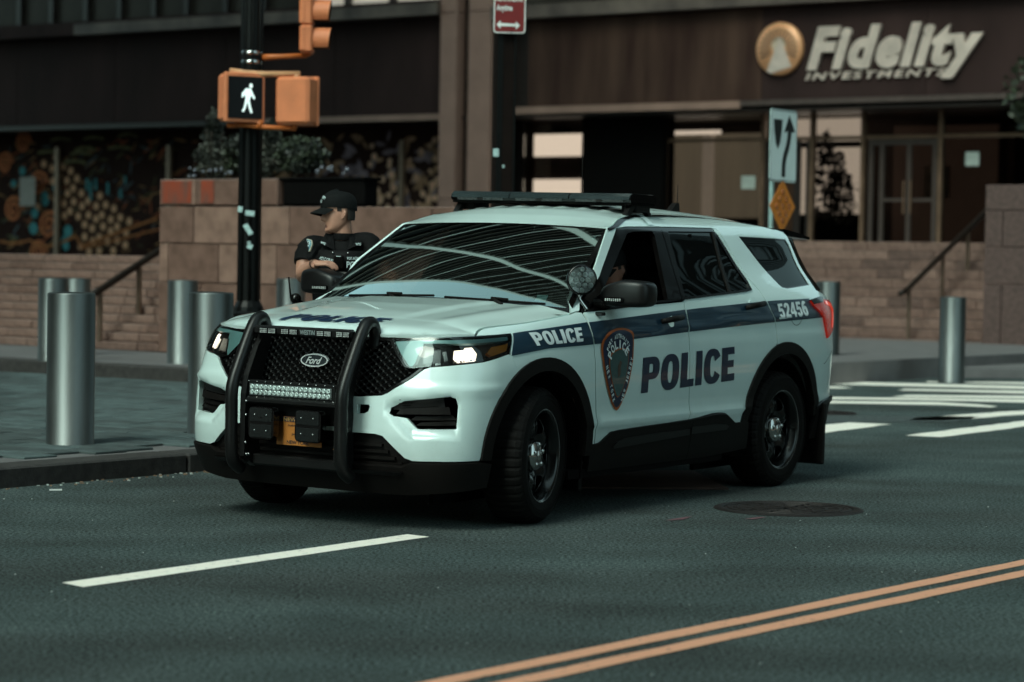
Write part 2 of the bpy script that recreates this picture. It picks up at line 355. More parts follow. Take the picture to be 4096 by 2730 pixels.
def decal_text(name, s, quad, f, m, parent, off=.002, bold=.03, shear=0., space=1., maxe=.03):
    """lettering laid on surface f; quad = 2D corners (bl, br, tr, tl)"""
    v, fc, _ = text2d(s, bold, shear, space); q = np.array(quad, float)
    x, y = v[:, 0:1], v[:, 1:2]
    uv = q[0] * (1 - x) * (1 - y) + q[1] * x * (1 - y) + q[2] * x * y + q[3] * (1 - x) * y
    bm = bmesh.new(); vv = [bm.verts.new((a, b, 0)) for a, b in uv]
    for t in fc:
        try: bm.faces.new([vv[i] for i in t])
        except ValueError: pass
    bmesh.ops.triangulate(bm, faces=bm.faces[:])
    for _ in range(4):
        e = [e for e in bm.edges if e.calc_length() > maxe]
        if not e: break
        bmesh.ops.subdivide_edges(bm, edges=e, cuts=1); bmesh.ops.triangulate(bm, faces=bm.faces[:])
    U = np.array([(p.co.x, p.co.y) for p in bm.verts]); bm.verts.index_update(); F = [tuple(p.index for p in q.verts) for q in bm.faces]; bm.free()
    P, N = f(U); P = P + N * off
    a, b, c = F[0]
    flip = np.cross(P[b] - P[a], P[c] - P[a]) @ N[a] < 0
    me = bpy.data.meshes.new(name); me.from_pydata([tuple(p) for p in P], [], [t[::-1] if flip else t for t in F]); me.materials.append(m)
    me.polygons.foreach_set('use_smooth', [True] * len(F)); me.update()
    try: me.normals_split_custom_set_from_vertices([tuple(n) for n in N])
    except Exception: pass
    return link(name, me, parent)
def flat_text(name, s, fr, x0, y0, w, h, m, parent, depth=.0, bold=.02, shear=0., space=1.):
    """flat or raised lettering in the plane fr(x, y, d)"""
    v, fc, _ = text2d(s, bold, shear, space, 0.)
    V = [fr(x0 + a * w, y0 + b * h, depth) for a, b, _ in v]; n = len(V); F = list(fc)
    mb = MB(); mb.add(V, F)
    if depth > .01:
        # side walls from boundary edges
        cnt = {}
        for t in fc:
            for i in range(len(t)):
                e = (t[i], t[(i + 1) % len(t)]); cnt[e] = 1
        mb.add([fr(x0 + a * w, y0 + b * h, 0) for a, b, _ in v], [])
        for (i, j) in cnt:
            if (j, i) not in cnt: mb.f.append((i, j, j + n, i + n)); mb.m.append(0); mb.sm.append(False)
    return mb.build(name, m, parent)

# ------------------------------------------------------------------ body surface of the car: u along the waistline from the nose, z up
PLAN = [(2.42,0),(2.412,.3),(2.385,.55),(2.342,.72),(2.275,.85),(2.185,.925),(2.06,.963),(1.9,.978),(1.5125,.985),(.8,.985),(0,.985),(-.8,.985),(-1.5,.985),(-2.0,.975),(-2.3,.94),(-2.47,.875),(-2.58,.74),(-2.64,.5),(-2.66,.25),(-2.665,0)]
_c = np.array(catm(PLAN, 24)); _s = np.concatenate([[0], np.cumsum(np.linalg.norm(np.diff(_c, axis=0), axis=1))])
_i15 = int(np.abs(_c[:, 0] - 1.5125).argmin()); _a15 = _s[_i15]; _s = np.where(np.arange(len(_s)) <= _i15, _s * 1.574 / _a15, _s - _a15 + 1.574); UMAX = _s[-1]
_t = np.gradient(_c, axis=0); _t /= np.linalg.norm(_t, axis=1)[:, None]; _k = np.ones(9) / 9
_tx = np.convolve(np.pad(_t[:, 0], 4, 'edge'), _k, 'valid'); _ty = np.convolve(np.pad(_t[:, 1], 4, 'edge'), _k, 'valid')
_ix = np.argsort(_c[:, 0])
def u_of_x(x): return float(np.interp(x, _c[_ix, 0], _s[_ix]))
def x_of_u(u): return float(np.interp(u, _s, _c[:, 0]))
def y_of_u(u): return float(np.interp(u, _s, _c[:, 1]))
def smooth_tab(tab, r):
    zs = np.linspace(0, 1.9, 381); v = np.interp(zs, [a for a, _ in tab], [b for _, b in tab]); k = np.ones(int(2 * r / .005) + 1); k /= len(k)
    for _ in range(2): v = np.convolve(np.pad(v, len(k) // 2, 'edge'), k, 'valid')
    return zs, v
SIDE = smooth_tab([(0,.1),(.2,.09),(.3,.05),(.42,.03),(.5,.022),(.56,.006),(.62,.013),(.75,.003),(.9,-.004),(1.0,.0),(1.06,.010),(1.1,.012),(1.16,.024),(1.22,.04),(1.25,.05),(1.66,.245),(1.69,.27),(1.715,.295),(1.74,.325),(1.755,.355),(1.77,.40),(1.80,.6)], .012)
FEND = smooth_tab([(0,.1),(.3,.05),(.42,.03),(.55,.012),(.75,.003),(.9,-.002),(1.0,.004),(1.08,.02),(1.15,.05),(1.19,.085),(1.22,.13),(1.3,.3)], .015)
FRONT = smooth_tab([(0,.2),(.2,.09),(.3,.03),(.37,-.002),(.45,-.012),(.52,-.012),(.62,-.004),(.75,.012),(.87,.052),(.95,.08),(1.0,.10),(1.05,.115),(1.12,.2)], .015)
REAR = smooth_tab([(0,.2),(.3,.07),(.42,.02),(.5,0),(.8,.0),(.95,.01),(1.1,.04),(1.25,.1),(1.3,.13),(1.65,.40),(1.72,.45),(1.8,.6)], .02)
def sst(a, b, x): t = np.clip((x - a) / (b - a), 0, 1); return t * t * (3 - 2 * t)
U33, U95, U242, U262 = u_of_x(2.33), u_of_x(1.95), u_of_x(-2.42), u_of_x(-2.62)
FOGLIP = np.array([(.498,.707),(.482,.646),(.538,.580),(.626,.496),(.872,.515),(.897,.57),(.897,.705),(.855,.758),(.585,.726)])
def inset(u, z):
    x = np.interp(u, _s, _c[:, 0]); side = np.interp(z, *SIDE)
    w = sst(.75, 1.15, x); side = side * (1 - w) + np.interp(z + .145 * np.maximum(0, x - 1.1), *FEND) * w
    wf = 1 - sst(U33, U95, u); side = side * (1 - wf) + np.interp(z, *FRONT) * wf
    wr = sst(U242, U262, u); side = side * (1 - wr) + np.interp(z, *REAR) * wr
    side = side + np.where((x < .2) & (z > 1.2), .06 * sst(0, 1, (.2 - x) / 2.6) * sst(1.2, 1.5, z), 0)
    # sculpting: recess round the fog pocket, crease along the lower doors, shoulder crease
    near = (u < 1.0) & (z < .8)
    if near.any():
        p = np.stack([u, z], 1)[near]; d = np.where(inside(p, [FOGLIP]), edge_dist(p, [FOGLIP]), 0); side[near] += .030 * sst(0, .05, d)
    side = side - .010 * np.exp(-((z - .545 - (x + .2) * -.004) / .018) ** 2) * sst(1.2, .9, x) * sst(-1.2, -.9, x)
    side = side - .007 * np.exp(-((z - 1.075 + .035 * x) / .02) ** 2) * sst(1.6, .7, x)
    side = side - .012 * np.exp(-((z - .77) / .02) ** 2) * (u < 1.25) * sst(.45, .6, u) * sst(1.25, 1.0, u)
    return side
def skin(U):
    """(n,2) of u,z (u < 0: the car's right side) -> points and outward normals"""
    sg = np.where(U[:, 0] < 0, -1., 1.); u = np.abs(U[:, 0]); z = U[:, 1]
    def pos(u, z):
        sgn = np.where(u < 0, -1., 1.); ua = np.clip(np.abs(u), 0, UMAX)
        bx, by = np.interp(ua, _s, _c[:, 0]), np.interp(ua, _s, _c[:, 1]); tx, ty = np.interp(ua, _s, _tx), np.interp(ua, _s, _ty)
        l = np.hypot(tx, ty); i = inset(ua, z); return np.stack([bx - ty / l * i, (by + tx / l * i) * sgn, z], 1)
    P = pos(u, z); e = .004
    A = (pos(u + e, z) - pos(np.where(u < e, u - e, u - e), z)); B = pos(u, z + e) - pos(u, z - e)
    N = np.cross(B, A); N /= np.linalg.norm(N, axis=1)[:, None]
    out = np.stack([P[:, 0] * .25, P[:, 1], P[:, 2] * 0 + .0], 1); s2 = np.sign((N * out).sum(1)); s2[s2 == 0] = 1; N *= s2[:, None]
    P[:, 1] *= sg; N[:, 1] *= sg
    return P, N
def field(fz):
    """height field (x, y) -> z as a surface"""
    def f(U):
        x, y = U[:, 0], U[:, 1]; e = .004; P = np.stack([x, y, fz(x, y)], 1)
        N = np.stack([-(fz(x + e, y) - fz(x - e, y)) / (2 * e), -(fz(x, y + e) - fz(x, y - e)) / (2 * e), np.ones(len(x))], 1)
        return P, N / np.linalg.norm(N, axis=1)[:, None]
    return f
def mirror(L): return [(-a, b) for a, b in L]

def _sup(cx, cy, rx, ry, a0, a1, n=28, e=2.5):
    o = []
    for k in range(n + 1):
        a = R(a0 + (a1 - a0) * k / n); c, s = math.cos(a), math.sin(a); o.append((cx + rx * math.copysign(abs(c) ** (2 / e), c), cy + ry * math.copysign(abs(s) ** (2 / e), s)))
    return o
GLY = {'P': (.74, [[(0, 0), (0, 1), (.42, 1)] + _sup(.42, .68, .32, .32, 90, -90, 14) + [(.29, .36), (.29, 0)], [(.29, .80), (.40, .80)] + _sup(.40, .68, .06, .12, 90, -90, 8) + [(.29, .56)]]),
 'O': (.80, [_sup(.40, .5, .40, .515, 0, 360)[:-1], _sup(.40, .5, .115, .31, 0, 360)[:-1]]),
 'L': (.60, [[(0, 0), (0, 1), (.29, 1), (.29, .22), (.60, .22), (.60, 0)]]),
 'I': (.29, [[(0, 0), (0, 1), (.29, 1), (.29, 0)]]),
 'C': (.76, [_sup(.40, .5, .40, .515, 28, 332) + [(.50, .36)] + _sup(.40, .5, .11, .31, 318, 42)[:] + [(.50, .64)]]),
 'E': (.62, [[(0, 0), (0, 1), (.61, 1), (.61, .79), (.29, .79), (.29, .615), (.57, .615), (.57, .405), (.29, .405), (.29, .215), (.62, .215), (.62, 0)]]),
 '5': (.68, [[(.06, 1), (.63, 1), (.63, .81), (.28, .81), (.27, .67)] + _sup(.34, .335, .34, .345, 82, -90, 16) + _sup(.32, .30, .32, .31, -90, -172, 8) + [(.28, .27)] + _sup(.35, .33, .085, .15, -120, 120, 12) + [(.27, .46), (.02, .46)]]),
 '2': (.68, [[(0, 0), (.68, 0), (.68, .2), (.36, .2), (.55, .44)] + _sup(.34, .71, .33, .30, -28, 178, 18) + [(.28, .68)] + _sup(.345, .74, .07, .085, 170, -30, 10) + [(.30, .50), (0, .17)]]),
 '4': (.70, [[(.36, 0), (.36, .2), (0, .2), (0, .40), (.33, 1), (.62, 1), (.62, .38), (.70, .38), (.70, .2), (.62, .2), (.62, 0)], [(.36, .38), (.36, .66), (.20, .38)]]),
 '6': (.70, [[(.60, .84), (.44, .80)] + _sup(.35, .5, .35, .515, 62, 360, 30)[:-6] + _sup(.36, .33, .34, .345, 0, 112, 12)[2:-1] + [(.30, .62), (.32, .76), (.42, .80)][:2], _sup(.36, .31, .075, .16, 0, 360, 16)[:-1]])}
GLY['6'] = (.70, [_sup(.35, .5, .35, .515, 48, 345, 32) + _sup(.36, .335, .34, .34, -8, 108, 12)[2:] + [(.30, .70), (.35, .80), (.42, .79)], _sup(.355, .315, .075, .15, 0, 360, 16)[:-1]])
def block_text(name, s, quad, f, m, parent, off, gap=.085):
    """heavy condensed capitals, every letter a part laid on surface f; quad = bl, br, tr, tl"""
    q = np.array(quad, float); tot = sum(GLY[c][0] for c in s) + gap * (len(s) - 1); x0 = 0
    for ch in s:
        w, loops = GLY[ch]; out = []
        for Lp in loops:
            P = np.array(Lp, float); x = ((x0 + P[:, 0]) / tot)[:, None]; y = P[:, 1:2]
            out.append(q[0] * (1 - x) * (1 - y) + q[1] * x * (1 - y) + q[2] * x * y + q[3] * (1 - x) * y)
        panel(name, out[0], f, m, parent, out[1:], off, .025, 0); x0 += w + gap
# ------------------------------------------------------------------ ground, roads, pavements
def sheet(name, poly, z, m, kind='structure', res=None):
    mb = MB(); mb.add([(x, y, z) for x, y in poly], [tuple(range(len(poly)))])
    me = mb.mesh(name, m)
    if me.polygons[0].normal.z < 0: me.flip_normals()
    return tag(link(name, me), kind=kind)
def slab(name, poly, z0, z1, m):
    A = sum(poly[i][0] * poly[(i + 1) % len(poly)][1] - poly[(i + 1) % len(poly)][0] * poly[i][1] for i in range(len(poly)))
    if A < 0: poly = poly[::-1]
    return tag(MB().prism(poly, z0, z1, lambda x, y, d: (x, y, d)).build(name, m), kind='structure')
sheet('road', [(-300, -300), (300, -300), (300, 300), (-300, 300)], 0, M_ASPH)
def g2(a, b): p = G(a, b); return (p.x, p.y)
KA = -11.38                                            # kerb line along the road
slab('sidewalk', [g2(-70, -60), g2(KA - .32, -60), g2(KA - .32, 18.98), g2(-70, 18.98)], -.3, .122, M_PAVE)
slab('plaza', [g2(-75, 19), g2(-14.6, 19), g2(-14.6, 70), g2(-75, 70)], -.3, .27, M_PAVE)
slab('far_sidewalk', [(-1, 31.0), (4.05, 31.6), (5.0, 31.75), (5.15, 32.6), (7.0, 32.95), (20, 33.6), (30, 60), (-1, 60)], -.3, .13, M_PAVE)
# granite kerbstones along the road edge
rnd = random.Random(4)
b = -2.0; ks = []
while b < 18.6:
    L = 1.75; mb = MB(); mb.box((0, L / 2, 0), (.30, L - .012, .30), bev=.012); ks.append((b, L, mb)); b += L
kerb = empty('granite_kerb', G(KA - .15, -2, 0), 'dark granite kerb edging the paved corner beside the road', 'kerb', PH, kind='structure')
me0 = ks[0][2].mesh('kerbstone', M_CURB)
for i, (b, L, mb) in enumerate(ks):
    o = link('kerbstone', me0, kerb); o.location = (rnd.uniform(-.004, .004), b + 2, -.025 + rnd.uniform(-.003, .003))
kp = MB().box((0, 0, 0), (40, .3, .16), bev=.01); k2 = kp.build('plaza_kerb', M_CURB); k2.location = G(-35, 18.83, .198); k2.rotation_euler = (0, 0, PH); tag(k2, kind='structure')
# pavers of the corner: courses parallel to the facade, built one by one where they can be told apart
pav = empty('paved_corner', G(KA - .34, 8, .125), 'slate paving of the corner under the steel bollards', 'paving', PH, kind='structure')
pm = []
for k, mm in enumerate((M_PAVER, M_PAVER2)):
    for w in (.46, .6, .34): pm.append((w, MB().box((0, 0, 0), (w - .012, .29, .02), bev=.004).mesh('paver', mm)))
rest = MB(); n = 0; row = 0
bb = 8.2
while bb < 18.9:
    a = -.02 - rnd.uniform(0, .3)
    while a > -15:
        w, me = rnd.choice(pm); wx = G(KA - .34 + a - w / 2, bb); vx = 1176 + wx.x / wx.y * 5644
        if -20 < vx < 520 and n < 300 and bb > 9.4:
            o = link('paver', me, pav); o.location = (a - w / 2, bb - 8 + .15, .002 + rnd.uniform(-.003, .004)); n += 1
        else: rest.box((a - w / 2, bb - 8 + .15, .002), (w - .012, .29, .02))
        a -= w
    bb += .302
tag(rest.build('paving_remainder', M_PAVER2, pav), kind='stuff')
# painted markings, 4 mm above the road
def strip(name, pts, m, z=.004, jag=.012, seed=1):
    q = random.Random(seed); P = densify(np.array(pts, float), .22); P = [(x + q.uniform(-jag, jag), y + q.uniform(-jag, jag)) for x, y in P]
    V, F, _ = tess([np.array(P)], .5); mb = MB(); mb.add([(x, y, z) for x, y in V], [tuple(int(i) for i in t) for t in F]); me = mb.mesh(name, m)
    if me.polygons[0].normal.z < 0: me.flip_normals()
    return tag(link(name, me), kind='structure')
strip('lane_dash', [(-1.965, 10.75), (-1.84, 10.63), (-.414, 12.79), (-.53, 12.90)], M_LINEW, seed=2, jag=.005)
dy = Vector((2.571 + .266, 12.207 - 8.388)).normalized()
def along(p, s): return (p[0] + dy[0] * s, p[1] + dy[1] * s)
strip('centre_line', [along((-.27, 8.40), -6), along((-.27, 8.40), 26), along((-.155, 8.385), 26), along((-.155, 8.385), -6)], M_LINEY, seed=3, jag=.005)
strip('centre_line', [along((-.03, 8.41), -6), along((-.03, 8.41), 26), along((.095, 8.405), 26), along((.095, 8.405), -6)], M_LINEY, seed=4, jag=.005)
CW = [[(4.04,31.04),(6.4,30.64),(9.5,30.2),(9.5,29.5),(6.25,29.9),(3.2,30.36),(3.2,31.1)],[(5.34,31.5),(5.52,31.54),(5.44,31.2),(5.28,31.18)],[(5.83,31.6),(6.67,31.7),(9,31.8),(9,31.1),(6.52,31.15),(5.74,31.2)],[(3.4,29.85),(3.96,29.76),(4.1,29.45),(3.94,29.26),(3.4,29.3)],[(4.59,29.04),(4.72,29.45),(6.15,29.43),(9,29.3),(9,28.6),(6.02,28.81)],[(4.25,27.55),(4.5,28.01),(5.91,28.27),(8.5,28.5),(8.5,27.9),(5.78,27.68)],[(3.0,27.28),(5.74,27.45),(8,27.5),(8,26.75),(5.61,26.82),(4.65,26.95),(3.0,26.81)],[(3.0,26.5),(4.63,26.6),(5.0,26.3),(5.15,25.95),(5.04,25.78),(4.6,26.04),(3.0,26.06)],[(3.79,23.34),(3.92,23.75),(5.1,25.11),(6.6,26.3),(6.9,26.1),(5.14,24.57),(4.17,23.44)],[(2.2,21.3),(2.3,21.7),(3.17,22.86),(3.51,22.69),(2.7,21.3),(2.35,20.9)],[(3.4,21.2),(4.93,23.56),(6.0,25.0),(6.4,24.9),(4.74,22.67),(3.71,21.07)]]
for i, q in enumerate(CW): strip('crosswalk_stripe', q, M_LINEW, seed=10 + i, jag=.02)
M_SEAM = mat('tar_seam', (.022, .020, .019), rough=.8, var=.4, scale=30)
M_PATCH = mat('asphalt_patch', (.050, .062, .063), rough=.85, var=.5, scale=20, detail=9, bump=.4, bscale=90)
strip('asphalt_patch', [(1.9, 22.3), (2.6, 23.9), (4.6, 24.1), (4.2, 23.2), (3.3, 22.95)], M_PATCH, seed=32, jag=.03)
M_PINK = mat('faded_pink_paint', (.11, .045, .055), rough=.85, var=.6, scale=40, detail=9)
for i, q in enumerate([[(.88, 13.80), (1.0, 14.02), (1.06, 14.06), (.98, 13.88)], [(1.34, 13.96), (1.44, 14.08), (1.48, 14.09), (1.40, 13.97)]]):
    strip('spray_mark', q, M_PINK, seed=40 + i, jag=.012)
# litter grit along the kerb
gr = MB(); q = random.Random(8)
for i in range(260):
    bb = q.uniform(8, 18); d = abs(q.gauss(0, .09)) + .005; p = G(KA + d, bb, .004); s = q.uniform(.004, .013)
    gr.box(p, (s * q.uniform(1, 2.4), s, s * .7), rz=q.uniform(0, 3), mi=0 if q.random() < .6 else 1)
for i in range(60):
    p = Vector((q.uniform(-3, 3.5), q.uniform(8.5, 15), .003)); s = q.uniform(.002, .006); gr.box(p, (s * 1.5, s, s * .7), rz=q.uniform(0, 3), mi=1)
tag(gr.build('gutter_grit', [mat('dry_leaf_grit', (.22, .13, .08), var=.4), mat('pale_grit', (.4, .42, .4), var=.2)]), kind='stuff')
tag(MB().box(at(128, 1126, 15.0) * 1, (.075, .02, .008), rz=.3).build('paper_scrap', mat('paper_white', (.7, .72, .7))), 'small white paper scrap lying on the road by the kerb', 'litter')
# manhole covers and steel plate
M_IRON = mat('cast_iron', (.022, .016, .015), rough=.55, metal=.4, var=.4, scale=25, bump=.2, bscale=60)
def manhole(loc, r, label):
    t = empty('manhole_cover', loc, label, 'manhole cover')
    MB().lathe([(r * .9, .004), (r * .9, .010), (r, .010), (r * 1.04, .002)], 48).build('ring', M_IRON, t)
    MB().lathe([(0.001, .006), (r * .885, .006)], 48, smooth=False).build('lid', M_IRON, t)
    st = MB()
    for rr in (.3, .5, .7, .82): st.lathe([(r * rr, .006), (r * rr, .010), (r * rr + .018, .010), (r * rr + .018, .006)], 40)
    for k in range(12):
        a = k * math.pi / 6; st.box((math.cos(a) * r * .42, math.sin(a) * r * .42, .008), (r * .7, .015, .005), rz=a)
    tag(st.build('tread_pattern', M_IRON, t), kind='stuff')
manhole((1.665, 14.61, 0), .43, 'dark iron manhole cover in the road beside the police vehicle')
manhole((3.06, 24.3, 0), .36, 'distant manhole cover behind the police vehicle near the crosswalk')
pl = MB().box((0, 0, .008), (1.6, 1.3, .016), bev=.004).build('steel_road_plate', mat('rusty_plate', (.05, .026, .02), rough=.7, metal=.3, var=.5, scale=6, detail=9)); pl.location = (.55, 16.35, 0); pl.rotation_euler = (0, 0, .1)
tag(pl, 'rusty steel plate lying on the road under the police vehicle', 'road plate')

# ------------------------------------------------------------------ stairs and stone piers
def stair(root, a0, a1, b0, n, rise, run, z0, mats, wmin, wmax, seed):
    q = random.Random(seed); cache = {}
    core = MB()
    for i in range(n): core.box(((a0 + a1) / 2, b0 + i * run + 2.0 + .04, z0 + (i + .5) * rise - .004), (a1 - a0, 4.0, rise - .012))
    core.build('stair_core', M_MORTAR, root)
    for i in range(n):
        a = a0 + q.uniform(-wmax, 0) * .6
        while a < a1:
            w = round(q.uniform(wmin, wmax) / .05) * .05; x0, x1 = max(a, a0), min(a + w, a1); a += w
            if x1 - x0 < .08: continue
            ww = round(x1 - x0, 2); k = (ww, q.randrange(len(mats)))
            if k not in cache: cache[k] = MB().box((0, 0, 0), (ww - .008, run + .03, rise - .008), bev=.006).mesh('stone_block', mats[k[1]])
            o = link('stone_block', cache[k], root); o.location = ((x0 + x1) / 2, b0 + i * run + run / 2 + q.uniform(-.006, .006), z0 + (i + .5) * rise)
rs = empty('stone_stairs', (0, 0, 0), 'broad flight of brown granite stairs right of the police vehicle below the glass doors', 'stairs', PH, group='granite stairs to the terrace', kind='thing')
stair(rs, -24.0, -16.93, 36.32, 11, .1625, .31, .13, [M_GRANITE, M_GRANITE, M_GRANITE2, M_GRANITE3], .5, 1.1, 3)
ls = empty('stone_stairs', (0, 0, 0), 'brown granite stairs at the left below the painted mural', 'stairs', PH, group='granite stairs to the terrace', kind='thing')
stair(ls, -28.4, -21.12, 21.73, 11, .107, .2, .27, [M_GRANITE2, M_GRANITE, M_GRANITE2, M_GRANITE2], .35, .8, 5)
slab('terrace', [g2(-26, 40.0), g2(-5, 40.0), g2(-5, 47), g2(-26, 47)], .13, 1.9, M_PAVE)
slab('terrace', [g2(-80, 24.2), g2(-27.2, 24.2), g2(-27.2, 45.9), g2(-80, 45.9)], .0, 1.42, M_PAVE)
slab('terrace', [g2(-27.1, 24.2), g2(-17.0, 24.2), g2(-17.0, 26), g2(-27.1, 26)], .0, 1.42, M_PAVE)
def pier(root, b, depth, rows, seed, mats):
    """rows: (z0, z1, [a joints], [material index or None])"""
    q = random.Random(seed)
    za, zb = min(r[0] for r in rows), max(r[1] for r in rows); aa = min(r[2][0] for r in rows)
    for z0, z1, js in rows:
        MB().box(((js[0] + js[-1]) / 2, b + depth / 2 + .02, (z0 + z1) / 2), (js[-1] - js[0] - .02, depth - .04, z1 - z0 - .01)).build('pier_core', M_MORTAR, root)
        for x0, x1 in zip(js[:-1], js[1:]):
            o = MB().box((0, 0, 0), (x1 - x0 - .012, depth + .02, z1 - z0 - .012), bev=.008).build('granite_slab', q.choice(mats), root)
            o.location = ((x0 + x1) / 2, b + depth / 2 + q.uniform(-.004, .004), (z0 + z1) / 2)
lp = empty('stone_pier', (0, 0, 0), 'polished brown granite pier of large slabs behind the black signal pole', 'pier', PH)
pier(lp, 21.7, 1.2, [(2.06, 2.38, [-21.1, -20.5, -19.19]), (1.6, 2.05, [-21.1, -20.53, -19.7, -19.0, -18.1, -16.9, -15.4]), (1.13, 1.6, [-21.1, -20.95, -20.12, -19.2, -18.3, -17.0, -15.4]), (.66, 1.13, [-21.1, -20.4, -19.5, -18.4, -17.2, -15.4]), (.27, .66, [-21.1, -20.2, -19.2, -18.2, -17, -15.4])], 6, [M_POLISH, M_POLISH, M_POLISH2])
rp = empty('stone_pier', (0, 0, 0), 'tall rough granite pier at the right edge beside the stairs', 'pier', PH)
pier(rp, 36.0, 5, [(2.39, 2.80, [-16.91, -15.2]), (1.81, 2.39, [-16.91, -16.6, -15.2]), (1.22, 1.81, [-16.91, -15.7, -14.8]), (.13, 1.22, [-16.91, -16.6, -15.2])], 7, [mat('purple_granite', (.092, .053, .046), rough=.6, var=.35, scale=14, bump=.1, detail=9)])
# orange painted posters on the pier's top course
M_POSTER = mat('orange_red_poster', (.36, .05, .015), rough=.5, var=.5, scale=5, stretch=(2, 1, .5), col2=(.14, .07, .055), detail=8)
for i, (x0, x1, lab) in enumerate([(-21.08, -20.55, 'larger orange red patch painted on the granite pier by its left corner'), (-20.42, -20.18, 'smaller orange red patch painted on the granite pier nearer the pole')]):
    o = MB().box((0, 0, 0), (x1 - x0 - .03, .004, .27)).build('painted_patch', M_POSTER); o.location = G((x0 + x1) / 2, 21.683, 2.225); o.rotation_euler = (0, 0, PH)
    tag(o, lab, 'painted patch', 'orange patches on the pier')
# dark planter box with shrubs standing on the pier
pb = empty('planter_box', (0, 0, 0), 'black planter trough on the granite pier behind the officer', 'planter', PH)
MB().box((-18.55, 21.88, 2.215), (1.24, .26, .31), bev=.02).build('trough', mat('planter_black', (.004, .0035, .0035), rough=.8, spec=.05), pb)
MB().box((-18.55, 21.88, 2.372), (1.3, .32, .03), bev=.008).build('rim', mat('planter_black', ()), pb)
M_SOIL = mat('soil', (.03, .02, .015), rough=.95)
MB().box((-20.1, 22.3, 2.385), (1.9, .6, .03)).build('soil_bed', M_SOIL, lp)
def leafmat(n, c): return mat(n, c, rough=.55, var=.45, scale=9)
LEAF1, LEAF2, LEAF3 = leafmat('grey_green_leaf', (.075, .075, .058)), leafmat('dark_leaf', (.014, .016, .010)), leafmat('green_leaf', (.028, .036, .018))
def foliage(mb, q, n, c, r, size, mi, cone=0.):
    for i in range(n):
        while True:
            p = Vector((q.uniform(-1, 1), q.uniform(-1, 1), q.uniform(-1, 1)))
            if p.length < 1: break
        p = p.normalized() * (p.length ** .5); k = 1 - cone * (p.z + 1) / 2
        P = Vector((p.x * r[0] * k, p.y * r[1] * k, p.z * r[2])) + Vector(c)
        d = Vector((q.gauss(0, 1), q.gauss(0, 1), q.gauss(.6, .8))).normalized(); e = d.orthogonal().normalized(); e = Matrix.Rotation(q.uniform(0, 6.3), 3, d) @ e
        s = size * q.uniform(.6, 1.4); w = s * .38; nrm = d.cross(e)
        mb.add([P, P + e * s * .5 + nrm * w, P + e * s, P + e * s * .5 - nrm * w], [(0, 1, 2, 3)], mi)
def shrub(loc, h, w, kind, label, seed, group):
    q = random.Random(seed); t = empty('shrub', loc, label, 'shrub', PH, group)
    tr = MB()
    for k in range(5):
        a = q.uniform(0, 6.3); tr.tube([(0, 0, 0), (math.cos(a) * w * .12, math.sin(a) * w * .12, h * .4), (math.cos(a) * w * .3, math.sin(a) * w * .3, h * .75)], [.018, .012, .005], 6)
    tr.build('stem', mat('bark', (.05, .035, .025), rough=.9), t)
    m = MB()
    for k in range(9):
        z = h * (.18 + .8 * k / 8) ; ww = w * (.55 - .42 * k / 8) if kind == 'cone' else w * q.uniform(.25, .5)
        foliage(m, q, 260 if kind == 'cone' else 150, (q.uniform(-.2, .2) * w * (1 - k / 10), q.uniform(-.2, .2) * w, z if kind == 'cone' else h * q.uniform(.25, .9)), (ww, ww, h * .13), .035 if kind == 'cone' else .055, q.randrange(2), 0)
    tag(m.build('foliage', [LEAF1, LEAF2] if kind == 'cone' else [LEAF2, LEAF3], t), kind='stuff')
SG = 'shrubs planted on the granite pier'
shrub(G(-20.80, 22.3, 2.38), .80, .42, 'cone', 'grey green conifer shrub at the left end of the pier planting', 1, SG)
shrub(G(-20.4, 22.4, 2.38), .55, .5, 'round', 'low dark bushy shrub against the signal pole on its left', 2, SG)
shrub(G(-19.85, 22.3, 2.38), .68, .42, 'cone', 'grey green conifer shrub just right of the signal pole', 3, SG)
shrub(G(-19.45, 22.3, 2.38), .52, .5, 'round', 'dark bushy shrub below the blank back of the walk signal', 4, SG)
shrub(G(-19.0, 22.0, 2.38), .36, .4, 'round', 'smallest shrub, growing in the black planter above the officer', 5, SG)
fl = MB(); q = random.Random(77)
for i in range(26):
    a = q.choice([q.uniform(-20.9, -20.2), q.uniform(-18.9, -18.4)]); s = q.uniform(.02, .035); fl.sph((a, 21.95 + q.uniform(-.1, .1), 2.42 + q.uniform(0, .10)), s * .8, 6, 4)
fo = fl.build('flowers', mat('pale_violet_petals', (.16, .16, .19), var=.3)); fo.rotation_euler = (0, 0, PH); tag(fo, kind='stuff')
# handrails
M_RAILD = mat('bronze_rail', (.022, .014, .010), rough=.35, metal=.3, var=.2)
M_RAILP = mat('bronze_post', (.22, .155, .115), rough=.35, metal=.6, var=.15)
def rail(label, a, pts, posts, kind_group, w=.05, h=.09):
    t = empty('stair_handrail', G(a, pts[0][0], 0), label, 'handrail', PH, kind_group); b0 = pts[0][0]
    m = MB()
    P = [(0, b - b0, z) for b, z in pts]; m.tube(P, .05, 8, flat=(1.0, .75)); m.build('top_rail', M_RAILD, t)
    for b, z0, z1 in posts: MB().box((0, b - b0, (z0 + z1) / 2), (.055, .045, z1 - z0)).build('post', M_RAILP, t)
rail('bronze handrail on the left stairs behind the steel bollards', -22.15, [(21.55, .95), (21.7, .99), (22.75, 1.50), (22.95, 1.53)], [(21.74, .3, .97), (22.42, .6, 1.30)], 'stair handrails')
rail('bronze handrail on the right stairs beside the rough pier', -18.39, [(36.0, 1.03), (36.2, 1.07), (39.6, 2.65)], [(36.34, .13, 1.10), (37.55, .78, 1.66), (38.5, 1.2, 2.10)], 'stair handrails')
